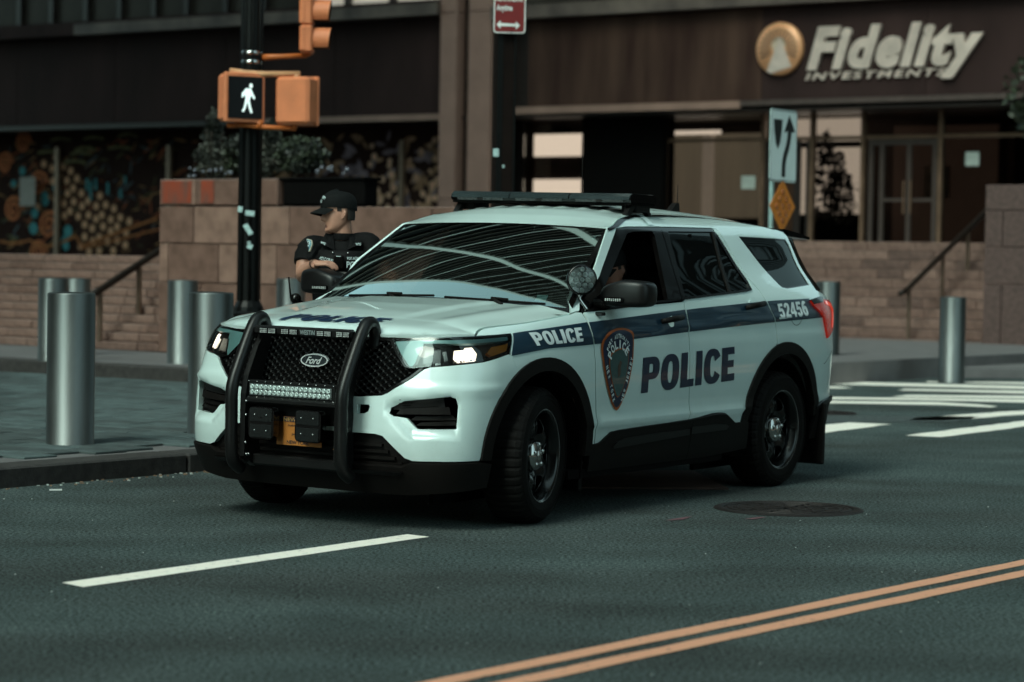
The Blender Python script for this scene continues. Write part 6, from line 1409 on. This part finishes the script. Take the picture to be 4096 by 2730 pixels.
# ------------------------------------------------------------------ people
M_SKIN = mat('skin', (.46, .225, .155), rough=.5, var=.10, scale=14, bump=.03, bscale=200)
M_SKIND = mat('skin_tanned', (.30, .14, .095), rough=.5, var=.12, scale=14)
M_UNI = mat('black_uniform', (.0042, .004, .0042), rough=.8, var=.25, spec=.15, scale=18, bump=.25, bscale=26)
M_CAP = mat('black_cap_cloth', (.005, .0055, .0055), rough=.8, var=.15, spec=.15, scale=60, bump=.1, bscale=200)
M_HAIR = mat('dark_hair', (.018, .013, .010), rough=.8, var=.3, scale=80)
M_LIP = mat('lips', (.22, .09, .07), rough=.5); M_EYEW = mat('eye_white', (.5, .47, .44), rough=.3); M_EYED = mat('iris', (.02, .015, .01), rough=.2)
M_TEXTU = mat('uniform_lettering', (.55, .66, .66), rough=.6)
def head_mesh():
    """faces +x, origin between the ears; 0.235 m from chin to crown"""
    zs = np.array([-.135, -.128, -.118, -.105, -.092, -.083, -.077, -.070, -.063, -.055, -.045, -.035, -.025, -.012, 0, .012, .025, .04, .055, .07, .085, .098, .107, .112])
    xf = np.interp(zs, [-.135, -.128, -.118, -.105, -.095, -.085, -.077, -.065, -.05, -.03, 0, .02, .045, .07, .09, .105, .112], [.052, .077, .086, .084, .080, .083, .081, .083, .084, .084, .083, .088, .088, .076, .055, .026, .003])
    xb = np.interp(zs, [-.135, -.11, -.08, -.05, 0, .04, .08, .1, .112], [-.005, -.025, -.055, -.08, -.1, -.105, -.085, -.05, -.003])
    hw = np.interp(zs, [-.135, -.125, -.11, -.09, -.06, -.03, 0, .03, .06, .085, .1, .112], [.020, .038, .052, .060, .067, .072, .074, .076, .072, .056, .036, .002])
    nu = 56; V = []
    for i, z in enumerate(zs):
        for k in range(nu):
            a = 2 * math.pi * k / nu; c, s = math.cos(a), math.sin(a)
            ce = math.copysign(abs(c) ** .86, c); cx, hx = (xf[i] + xb[i]) / 2, (xf[i] - xb[i]) / 2
            x, y = cx + hx * ce, hw[i] * math.copysign(abs(s) ** .92, s)
            if c > 0:
                g = lambda yc, w: math.exp(-((abs(y) - yc) / w) ** 2)
                nz = np.interp(z, [-.064, -.058, -.048, -.035, -.01, .018], [0, .018, .030, .024, .012, .002]); x += nz * math.exp(-(y / (.011 if z > -.03 else .015)) ** 2)
                x -= .010 * g(.032, .014) * math.exp(-((z - .004) / .012) ** 2)               # eye sockets
                x += .006 * g(.030, .02) * math.exp(-((z - .028) / .008) ** 2)                 # brow
                x += .005 * math.exp(-(y / .022) ** 2) * (math.exp(-((z + .083) / .005) ** 2) + math.exp(-((z + .096) / .006) ** 2)) - .004 * math.exp(-(y / .024) ** 2) * math.exp(-((z + .0895) / .003) ** 2)
                x += .006 * math.exp(-(y / .018) ** 2) * math.exp(-((z + .120) / .010) ** 2)
            V.append((x, y, z))
    F = [(i * nu + k, i * nu + (k + 1) % nu, (i + 1) * nu + (k + 1) % nu, (i + 1) * nu + k) for i in range(len(zs) - 1) for k in range(nu)]
    n = len(zs); F.append(tuple(range(nu))[::-1]); F.append(tuple((n - 1) * nu + k for k in range(nu)))
    # ears
    for s in (1, -1):
        o = len(V)
        for j in range(7):
            for k in range(10):
                a = 2 * math.pi * k / 10; r = (.2, .62, .9, 1, .9, .7, .2)[j]; V.append((-.012 - .012 * (j / 6) + .019 * r * math.cos(a) - .004 * math.sin(a), s * (.066 + .020 * (j / 6) * (.6 + .5 * -math.cos(a))), -.022 + .033 * r * math.sin(a)))
        F += [(o + j * 10 + k, o + j * 10 + (k + 1) % 10, o + (j + 1) * 10 + (k + 1) % 10, o + (j + 1) * 10 + k) for j in range(6) for k in range(10)]; F.append(tuple(o + 60 + k for k in range(10))); F.append(tuple(o + k for k in range(10))[::-1])
    return V, F
def remesh(mb, name, mats, vox, smooth=2, parent=None):
    me = mb.mesh(name, mats); o = link(name, me)
    r = o.modifiers.new('r', 'REMESH'); r.mode = 'VOXEL'; r.voxel_size = vox; r.use_smooth_shade = True
    s = o.modifiers.new('s', 'SMOOTH'); s.factor = .5; s.iterations = smooth
    bpy.context.view_layer.update(); dg = bpy.context.evaluated_depsgraph_get(); nm = bpy.data.meshes.new_from_object(o.evaluated_get(dg)); bpy.data.objects.remove(o)
    nm.materials.clear()
    for m in (mats if isinstance(mats, (list, tuple)) else [mats]): nm.materials.append(m)
    n = len(nm.polygons); nm.polygons.foreach_set('material_index', [0] * n); nm.polygons.foreach_set('use_smooth', [True] * n); nm.update()
    return link(name, nm, parent)
def limb(mb, pts, rad, n=16, flat=None): mb.tube(catm(pts, 5), list(np.interp(np.linspace(0, len(pts) - 1, (len(pts) - 1) * 5 + 1), range(len(pts)), rad)), n, flat=flat)
def loft(mb, rows, n=28):
    """rows: (z, cx, cy, rx, ry) closed body of elliptical slices"""
    V = [(cx + rx * math.cos(2 * math.pi * k / n), cy + ry * math.sin(2 * math.pi * k / n), z) for z, cx, cy, rx, ry in rows for k in range(n)]
    m = len(rows); mb.add(V, [(i * n + k, i * n + (k + 1) % n, (i + 1) * n + (k + 1) % n, (i + 1) * n + k) for i in range(m - 1) for k in range(n)] + [tuple(range(n))[::-1], tuple((m - 1) * n + k for k in range(n))])
def cap_parts(par, HM, front_text=True, mc=None):
    m = MB(); nu = 40; zs = [.018, .03, .05, .075, .095, .112, .122, .128]; rr = [1.0, 1.015, 1.01, .95, .83, .60, .34, .02]; V = []
    for z, r in zip(zs, rr):
        for k in range(nu):
            a = 2 * math.pi * k / nu; V.append(HM @ Vector((-.008 + .108 * r * math.cos(a) + .004 * math.cos(a), .086 * r * math.sin(a), z + .010 * math.cos(a) * (1 - r) + (.006 * math.cos(a) if z < .04 else 0) - (.018 * max(0, -math.cos(a)) if z < .04 else 0))))
    m.add(V, [(i * nu + k, i * nu + (k + 1) % nu, (i + 1) * nu + (k + 1) % nu, (i + 1) * nu + k) for i in range(7) for k in range(nu)] + [tuple(7 * nu + k for k in range(nu))], 0, True)
    m.sph(HM @ Vector((-.008, 0, .129)), .007, 8, 5)
    cp = m.build('cap', mc or M_CAP, par)
    b = MB(); V = []; nb, nr = 16, 5
    for i in range(nb + 1):
        t = (i / nb - .5) * 2; 
        for j in range(nr + 1):
            d = j / nr; ang = t * 1.15; V.append(HM @ Vector((-.008 + .108 * math.cos(ang) + d * .072 * math.cos(ang * .55), .088 * math.sin(ang) * (1 - .12 * d), .026 - .022 * d - .018 * t * t - .006 * d * d)))
    V2 = [v + (HM.to_3x3() @ Vector((0, 0, -.004))) for v in V]; n = len(V); w = nr + 1
    q = [(i * w + j, i * w + j + 1, (i + 1) * w + j + 1, (i + 1) * w + j) for i in range(nb) for j in range(nr)]
    b.add(V + V2, q + [tuple(x + n for x in f[::-1]) for f in q] + [(i * w + nr, i * w + nr + n, (i + 1) * w + nr + n, (i + 1) * w + nr) for i in range(nb)], 0, True); b.build('brim', mc or M_CAP, cp)
    return cp
def on_curve(name, s, c0, ex, ey, w, h, par, m, bend=0., bold=.03, nz=None):
    """lettering on cloth: plane at c0 spanned by ex, ey, bowed backwards towards its ends"""
    v, f, _ = text2d(s, bold); nz = nz or ex.cross(ey)
    mb = MB(); mb.add([c0 + ex * ((a - .5) * w) + ey * ((b - .5) * h) - nz * (bend * (2 * a - 1) ** 2) for a, b, _ in v], list(f)); return mb.build(name, m, par)
# --- the officer leaning on the wing mirror; local frame: x to the picture's right, y away, feet at 0
OX, OY = -1.115, 15.74
off = empty('person', (OX, OY, 0), 'police officer in black uniform and cap leaning on the far wing mirror, looking aside', 'person')
L = lambda x, y, z: Vector((x - OX, y - OY, z))
hd_c = L(-1.128, 15.73, 1.752)
HR = Matrix.Rotation(R(180 + 14), 4, 'Z') @ Matrix.Rotation(R(4), 4, 'Y') @ Matrix.Rotation(R(3), 4, 'X')
HM = Matrix.Translation(hd_c) @ HR @ Matrix.Diagonal((1.04, 1.04, 1.04, 1))
body = MB()
hv, hf = head_mesh(); body.T = HM; body.add(hv, hf); body.T = Matrix.Identity(4)
limb(body, [L(-1.10, 15.76, 1.50), L(-1.10, 15.755, 1.60), L(-1.108, 15.745, 1.70)], [.078, .068, .062], 20)
loft(body, [(.93, .03, .02, .15, .11), (1.05, .03, .02, .155, .115), (1.2, .025, .015, .165, .12), (1.35, .02, .01, .185, .125), (1.48, .02, .015, .18, .115), (1.545, .02, .02, .12, .085), (1.57, .02, .02, .07, .06)])
# right arm (picture left): shoulder, elbow out and down, forearm across to the mirror
SHR, ELR, WRR = L(-1.290, 15.75, 1.515), L(-1.335, 15.66, 1.345), L(-1.243, 15.40, 1.413)
limb(body, [SHR + Vector((.05, .02, .01)), SHR, (SHR + ELR) / 2 + Vector((-.012, 0, 0)), ELR + Vector((0, .012, -.012))], [.050, .060, .062, .053])
limb(body, [ELR + Vector((0, .012, -.012)), ELR * .72 + WRR * .28 + Vector((-.012, 0, -.006)), ELR * .3 + WRR * .7, WRR], [.050, .055, .040, .031])
# left arm reaching through the passenger window
SHL, ELL, WRL = L(-.93, 15.75, 1.545), L(-.80, 15.66, 1.36), L(-.72, 15.44, 1.28)
limb(body, [SHL - Vector((.05, -.02, -.01)), SHL, (SHL + ELL) / 2, ELL], [.048, .058, .058, .048]); limb(body, [ELL, ELL * .7 + WRL * .3, ELL * .3 + WRL * .7, WRL], [.048, .050, .038, .030])
# legs and shoes
for s in (-1, 1):
    limb(body, [Vector((.03 + s * .085, .03, .96)), Vector((.03 + s * .10, .03, .75)), Vector((.03 + s * .105, .03, .50)), Vector((.03 + s * .105, .05, .30)), Vector((.03 + s * .105, .06, .07))], [.10, .088, .060, .056, .042])
    loft(body, [(0, .03 + s * .11, .0, .045, .125), (.03, .03 + s * .11, .0, .048, .128), (.06, .03 + s * .11, .02, .045, .10), (.11, .03 + s * .108, .055, .045, .06)], 20)
def hand(mb, wr, fwd, up, curl, lat, scale=1.):
    """palm from the wrist along fwd, back of the hand towards up, thumb on side lat"""
    f, u = fwd.normalized(), (up - fwd.normalized() * up.dot(fwd.normalized())).normalized(); l = u.cross(f).normalized() * lat
    S = scale; pc = wr + f * .050 * S
    loftpts = [(0, .026, .019), (.03, .036, .018), (.065, .041, .016), (.088, .040, .013)]
    V = []; n = 16
    for d, w, t in loftpts:
        for k in range(n): a = 2 * math.pi * k / n; V.append(wr + f * d * S + l * w * S * math.cos(a) + u * t * S * math.sin(a))
    mb.add(V, [(i * n + k, i * n + (k + 1) % n, (i + 1) * n + (k + 1) % n, (i + 1) * n + k) for i in range(3) for k in range(n)] + [tuple(range(n))[::-1], tuple(3 * n + k for k in range(n))])
    for j, (off_, ln) in enumerate([(.031, .070), (.0105, .080), (-.0105, .075), (-.030, .058)]):
        p = wr + f * .082 * S + l * off_ * S; d = f.copy(); P = [p - f * .02 * S, p]; ax = u.cross(f)
        for k, part in enumerate((.45, .31, .26)):
            d = (d * math.cos(curl[k]) - u * math.sin(curl[k])).normalized(); u2 = u; p = p + d * ln * part * S; P.append(p)
        limb(mb, P, [.0100, .0100, .0094, .0086, .0070], 10)
    p = wr + f * .025 * S + l * .024 * S; d1 = (f * .62 + l * .72 - u * .25).normalized(); d2 = (f * .95 + l * .2 - u * .35).normalized()
    limb(mb, [p - d1 * .01, p + d1 * .035 * S, p + d1 * .042 * S + d2 * .030 * S, p + d1 * .042 * S + d2 * .055 * S], [.015, .0125, .0105, .008], 10)
hand(body, WRR, Vector((.96, -.25, .06)), Vector((-.15, -.25, .95)), (.42, .5, .3), 1)
hand(body, WRL, Vector((.45, -.8, -.12)), Vector((.1, -.1, .95)), (.45, .5, .3), -1)
ob = remesh(body, 'body', [M_SKIN, M_LIP], .0048, 2, off)
inv = HM.inverted()
for p in ob.data.polygons:
    c = inv @ p.center
    if .070 < c.x and abs(c.y) < .024 and -.099 < c.z < -.081: p.material_index = 1
# hair at the back and temples under the cap
nu = 40
def hair_cap(HX, par):
    h = MB()
    for a0, a1, rows in ((74, 286, ((.012, 1.02), (.022, 1.03), (.034, 1.02))), (112, 248, ((-.062, .985), (-.045, 1.015), (-.02, 1.03), (.014, 1.025))), (74, 90, ((-.006, .99), (.004, 1.0), (.014, 1.015))), (270, 286, ((-.006, .99), (.004, 1.0), (.014, 1.015)))):
        V = [HX @ Vector((-.010 + .094 * r * math.cos(R(a0 + (a1 - a0) * k / nu)), .0775 * r * math.sin(R(a0 + (a1 - a0) * k / nu)), z)) for z, r in rows for k in range(nu + 1)]
        h.add(V, [(i * (nu + 1) + k, i * (nu + 1) + k + 1, (i + 1) * (nu + 1) + k + 1, (i + 1) * (nu + 1) + k) for i in range(len(rows) - 1) for k in range(nu)], 0, True)
    return h.build('hair', M_HAIR, par)
hair_cap(HM, off)
for s in (1, -1):
    e = MB(); e.sph(HM @ Vector((.0775, s * .031, .004)), .0115, 12, 8); eo = e.build('eye', M_EYEW, off)
    MB().sph(HM @ Vector((.0865, s * .032, .004)), .0045, 8, 6).build('iris', M_EYED, eo)
    b = MB(); b.tube([HM @ Vector((.090, s * .014, .021)), HM @ Vector((.088, s * .032, .026)), HM @ Vector((.076, s * .050, .021))], [.003, .0035, .002], 6); b.build('eyebrow', M_HAIR, off)
cp = cap_parts(off, HM)
# cap lettering on the front panels
def cap_pt(u, v): 
    a = u; z = .05 + v; r = float(np.interp(z, [.05, .075, .095, .112], [1.01, .95, .83, .60])) + .012; return HM @ Vector((-.008 + .112 * r * math.cos(a), .086 * r * math.sin(a), z + .004))
def cap_text(s, a0, a1, z0, h, bow):
    v, f, _ = text2d(s, .03); mb = MB(); mb.add([cap_pt(a0 + (a1 - a0) * a, z0 + h * b - bow * (2 * a - 1) ** 2) for a, b, _ in v], list(f)); mb.build('cap_lettering', M_TEXTU, cp)
cap_text('PORT AUTHORITY', -.62, .62, .030, .017, .016); cap_text('POLICE', -.34, .34, .004, .018, .006)
# shirt: torso and short sleeves, vest plates on top
shm = MB()
loft(shm, [(.90, .03, .02, .175, .135), (1.0, .03, .02, .18, .14), (1.2, .025, .01, .195, .15), (1.36, .02, .0, .208, .152), (1.455, .02, .01, .195, .135), (1.52, .02, .02, .145, .105), (1.565, .02, .025, .095, .08)])
HEMR = SHR * .40 + ELR * .60 + Vector((-.008, 0, 0)); HEML = SHL * .48 + ELL * .52
limb(shm, [SHR + Vector((.10, .02, .01)), SHR + Vector((0, 0, .008)), (SHR + HEMR) / 2 + Vector((-.012, 0, 0)), HEMR], [.058, .074, .080, .078]); limb(shm, [SHL - Vector((.10, -.02, -.01)), SHL + Vector((0, 0, .008)), (SHL + HEML) / 2, HEML], [.058, .068, .074, .074])
# creases: shallow folds pressed into the cloth
shirt = remesh(shm, 'shirt', [M_UNI], .006, 2, off)
q = random.Random(3); fo = [(Vector((q.uniform(-.25, .25), q.uniform(-.2, .1), q.uniform(1.0, 1.5))), Vector((q.gauss(0, 1), q.gauss(0, .4), q.gauss(0, 1))).normalized()) for _ in range(26)]
for v in shirt.data.vertices:
    d = 0
    for c, ax in fo:
        r = v.co - c
        if r.length < .13: d += .006 * math.exp(-(r.length / .06) ** 2) * math.sin(r.dot(ax) * 130)
    v.co = v.co + v.normal * d
sl = MB(); sl.lathe([(.0765, -.006), (.080, -.004), (.080, .004), (.0765, .006)], 28, Matrix.Translation(HEMR) @ (HEMR - SHR).to_track_quat('Z', 'Y').to_matrix().to_4x4()); sl.build('sleeve_hem', M_UNI, shirt)
co = MB()                                                # open collar flaps
for s in (-1, 1):
    P = [L(-1.10 + s * .055, 15.70, 1.600), L(-1.10 + s * .105, 15.745, 1.607), L(-1.10 + s * .135, 15.66, 1.545), L(-1.10 + s * .075, 15.615, 1.520), L(-1.10 + s * .035, 15.615, 1.50)]
    co.add(P + [p + Vector((0, .012, .004)) for p in P], [(0, 1, 2, 3, 4), (9, 8, 7, 6, 5)] + [(i, (i + 1) % 5, 5 + (i + 1) % 5, 5 + i) for i in range(5)])
co.lathe([(.078, 0), (.083, .02), (.078, .045)], 28, Matrix.Translation(L(-1.098, 15.755, 1.565))); co.build('collar', M_UNI, shirt)
vest = MB()
def vp(u, z, d=0.): return Vector((.02 + (.185 if z < 1.45 else .17) * math.sin(u), .005 - (.172 + d) * math.cos(u) + (.03 if z > 1.46 else 0) * 1, z))
us = np.linspace(-1.1, 1.1, 23); zs_ = [1.02, 1.10, 1.20, 1.30, 1.40, 1.46, 1.50]
V = [vp(u, z) for z in zs_ for u in us]; V2 = [vp(u, z, -.022) for z in zs_ for u in us]; n = len(us); N = len(V)
qd = [(i * n + k, i * n + k + 1, (i + 1) * n + k + 1, (i + 1) * n + k) for i in range(len(zs_) - 1) for k in range(n - 1)]
rim_ = [k for k in range(n)] + [i * n + n - 1 for i in range(1, len(zs_))] + [(len(zs_) - 1) * n + k for k in range(n - 2, -1, -1)] + [i * n for i in range(len(zs_) - 2, 0, -1)]
vest.add(V + V2, qd + [(a, N + a, N + b_, b_) for a, b_ in zip(rim_, rim_[1:] + rim_[:1])], 0, True); vo_ = vest.build('vest', mat('black_vest', (.0038, .0036, .0038), rough=.7, spec=.2, var=.2, scale=60, bump=.15, bscale=120), off)
pk = MB()
for (u, z, w, hh) in ((-.55, 1.215, .11, .10), (.6, 1.215, .12, .10), (-.55, 1.33, .13, .05), (.55, 1.325, .13, .06)):
    c = vp(u, z, .012); pk.box(c, (w, .022, hh), rz=u * .9, bev=.008)
pk.build('vest_pocket', M_UNI, vo_)
def vest_text(s, u0, u1, z0, z1, slope=0., nm='lettering'):
    v, f, _ = text2d(s, .03); mb = MB(); mb.add([vp(u0 + (u1 - u0) * a, z0 + (z1 - z0) * b + slope * a, .026) for a, b, _ in v], list(f)); mb.build(nm, M_TEXTU, vo_)
vest_text('P.O. C. ORAVE', -.86, -.14, 1.442, 1.462, -.020); vest_text('3495', -.62, -.34, 1.412, 1.432, -.010)
vest_text('PORT AUTHORITY', .25, .92, 1.442, 1.460, .0); vest_text('POLICE', .22, .98, 1.392, 1.432, .0)
on_curve('collar_lettering', 'WTC', L(-1.21, 15.615, 1.545), Vector((.88, -.3, -.36)).normalized(), Vector((.3, .25, .9)).normalized(), .036, .016, shirt, M_TEXTU)
on_curve('collar_lettering', 'WTC', L(-.985, 15.60, 1.542), Vector((.98, .1, .03)).normalized(), Vector((-.05, .25, .95)).normalized(), .036, .016, shirt, M_TEXTU)
for x in (-1.145, -1.05): MB().sph(L(x, 15.585, 1.485), .007, 8, 5).build('snap', M_CHROME, vo_)
rd = MB(); rd.box(L(-1.105, 15.545, 1.425), (.068, .035, .095), bev=.010); rdo = rd.build('radio_microphone', M_BLACKP, off)
gr_ = MB()
for k in range(8): gr_.box(L(-1.105, 15.526, 1.395 + k * .009), (.048, .003, .004))
gr_.build('speaker_slot', M_VOID, rdo); MB().box(L(-1.105, 15.526, 1.463), (.03, .002, .004)).build('label', M_TEXTU, rdo)
MB().tube(catm([L(-1.10, 15.56, 1.38), L(-1.085, 15.555, 1.32), L(-1.10, 15.56, 1.22), L(-1.12, 15.6, 1.1)], 5), .006, 8).build('coiled_lead', M_BLACKP, rdo)
# shoulder patch
pc, pn = SHR + Vector((-.030, -.066, .012)), Vector((-.42, -.80, .42)).normalized(); pu = (Vector((.05, .1, 1)) - pn * pn.dot(Vector((.05, .1, 1)))).normalized(); pr = pu.cross(pn)
pf = lambda x, y, d: tuple(pc + pr * x + pu * y + pn * (d - .12 * x * x * 10 * .5))
SHP = [(-.038, -.040), (.0, -.048), (.038, -.040), (.042, .010), (.031, .038), (.0, .046), (-.031, .038), (-.042, .010)]
po = MB().prism([(x * 1.0, y) for x, y in SHP], -.006, .006, pf).build('shoulder_patch', mat('patch_cream', (.46, .40, .30), rough=.7), shirt)
MB().prism([(x * .88, y * .9) for x, y in SHP], .006, .0075, pf).build('patch_field', mat('patch_blue', (.09, .22, .27), rough=.7, var=.4, scale=40), po)
MB().prism([(-.018, -.026), (.018, -.026), (.021, .004), (-.021, .004)], .0075, .009, pf).build('patch_emblem', mat('patch_pale', (.40, .46, .46), rough=.7, var=.3, scale=90), po)
v, f, _ = text2d('POLICE', .03); mb = MB(); mb.add([pf(-.027 + .054 * a, .014 + .018 * b - .02 * (2 * a - 1) ** 2 * .6, .010) for a, b, _ in v], list(f)); mb.build('patch_lettering', M_TEXTU, po)
# belt radio with aerial, watch strap, trousers
tr_ = MB()
for s in (-1, 1): limb(tr_, [Vector((.03 + s * .085, .03, .98)), Vector((.03 + s * .10, .03, .75)), Vector((.03 + s * .105, .03, .50)), Vector((.03 + s * .105, .05, .30)), Vector((.03 + s * .105, .06, .10))], [.118, .106, .082, .074, .066])
loft(tr_, [(.86, .03, .03, .175, .13), (.95, .03, .025, .18, .14), (1.03, .03, .02, .178, .138)])
remesh(tr_, 'trousers', [M_UNI], .009, 2, off)
MB().lathe([(.183, -.025), (.188, -.02), (.188, .02), (.183, .025)], 36, Matrix.Translation((.03, .02, 1.02)) @ Matrix.Diagonal((1, .78, 1, 1))).build('belt', M_BLACKG, off)
rx = at(672, 694, 15.5) - Vector((OX, OY, 0)); MB().sph(rx + Vector((.02, .0, .02)), (.035, .035, .035), 14, 9).build('radio_knob', M_BLACKG, off)
bb_ = MB(); bb_.box(rx + Vector((.03, .03, -.09)), (.07, .05, .2), bev=.01); bb_.tube([rx + Vector((-.01, 0, .02)), rx + Vector((-.02, 0, .10)), rx + Vector((-.026, 0, .155))], [.007, .005, .006], 8); bb_.tube([rx + Vector((.03, .03, -.05)), Vector((-.13, .02, 1.02))], .02, 8); bb_.build('belt_radio', M_BLACKP, off)
wd_ = (WRR - ELR).normalized(); MB().lathe([(.034, -.006), (.0365, -.004), (.0365, .004), (.034, .006)], 24, Matrix.Translation(WRR + wd_ * .002) @ wd_.to_track_quat('Z', 'Y').to_matrix().to_4x4()).build('wrist_band', M_BLACKP, off)
# --- the driver, seated behind the open window and looking down; car frame turned to world
CM = Matrix.Translation(CAR_LOC) @ Matrix.Rotation(CAR_YAW, 4, 'Z') @ Matrix.Rotation(CAR_ROLL, 4, 'X')
drv = empty('person', CM @ Vector((-.15, .40, .86)), 'police driver in a dark cap seated behind the open front window looking down', 'person', CAR_YAW, rx=CAR_ROLL)
DL = lambda x, y, z: Vector((x + .15, y - .40, z - .86))
db = MB(); HD = Matrix.Translation(DL(-.06, .47, 1.425)) @ Matrix.Rotation(R(-8), 4, 'Z') @ Matrix.Rotation(R(18), 4, 'Y') @ Matrix.Diagonal((1.05, 1.05, 1.05, 1))
db.T = HD; db.add(hv, hf); db.T = Matrix.Identity(4)
limb(db, [DL(-.22, .43, 1.14), DL(-.17, .445, 1.26), DL(-.10, .46, 1.37)], [.08, .07, .064], 18)
loft(db, [(.0, 0, .0, .15, .19), (.15, -.04, 0, .14, .20), (.28, -.06, .01, .13, .22), (.34, -.06, .02, .10, .17)])
for s in (-1, 1):
    limb(db, [DL(-.18, .42 + s * .19, 1.13), DL(-.12, .42 + s * .25, .98), DL(.02, .40 + s * .25, .90)], [.065, .06, .05]); limb(db, [DL(.02, .40 + s * .25, .90), DL(.20, .40 + s * .20, .98), DL(.36, .40 + s * .13, 1.08)], [.05, .045, .033])
    limb(db, [DL(-.15, .40 + s * .10, .88), DL(.15, .40 + s * .12, .90), DL(.36, .40 + s * .12, .86)], [.10, .09, .07]); limb(db, [DL(.36, .40 + s * .12, .86), DL(.50, .40 + s * .12, .62)], [.065, .05])
    hand(db, DL(.36, .40 + s * .13, 1.08), Vector((.9, -s * .2, .4)), Vector((-.3, 0, .95)), (.6, .7, .5), -s)
do = remesh(db, 'body', [M_SKIND], .0065, 2, drv)
ds = MB(); loft(ds, [(-.02, 0, .0, .17, .21), (.15, -.04, 0, .16, .22), (.27, -.06, .01, .15, .235), (.345, -.06, .02, .115, .18), (.38, -.05, .03, .08, .09)])
for s in (-1, 1): limb(ds, [DL(-.18, .42 + s * .18, 1.135), DL(-.13, .42 + s * .245, 1.02), DL(-.08, .415 + s * .25, .95)], [.078, .076, .07])
remesh(ds, 'shirt', [M_UNI], .010, 2, drv)
cap_parts(drv, HD)
v, f, _ = text2d('D', .02); mb = MB(); mb.add([HD @ Vector((-.008 + .1165 * math.cos(.75 + .16 * a) , .0905 * math.sin(.75 + .16 * a), .036 + .018 * b)) for a, b, _ in v], [t[::-1] for t in f] + list(f)); mb.build('cap_lettering', M_TEXTU, drv)
hair_cap(HD, drv)
bpy.context.view_layer.update()
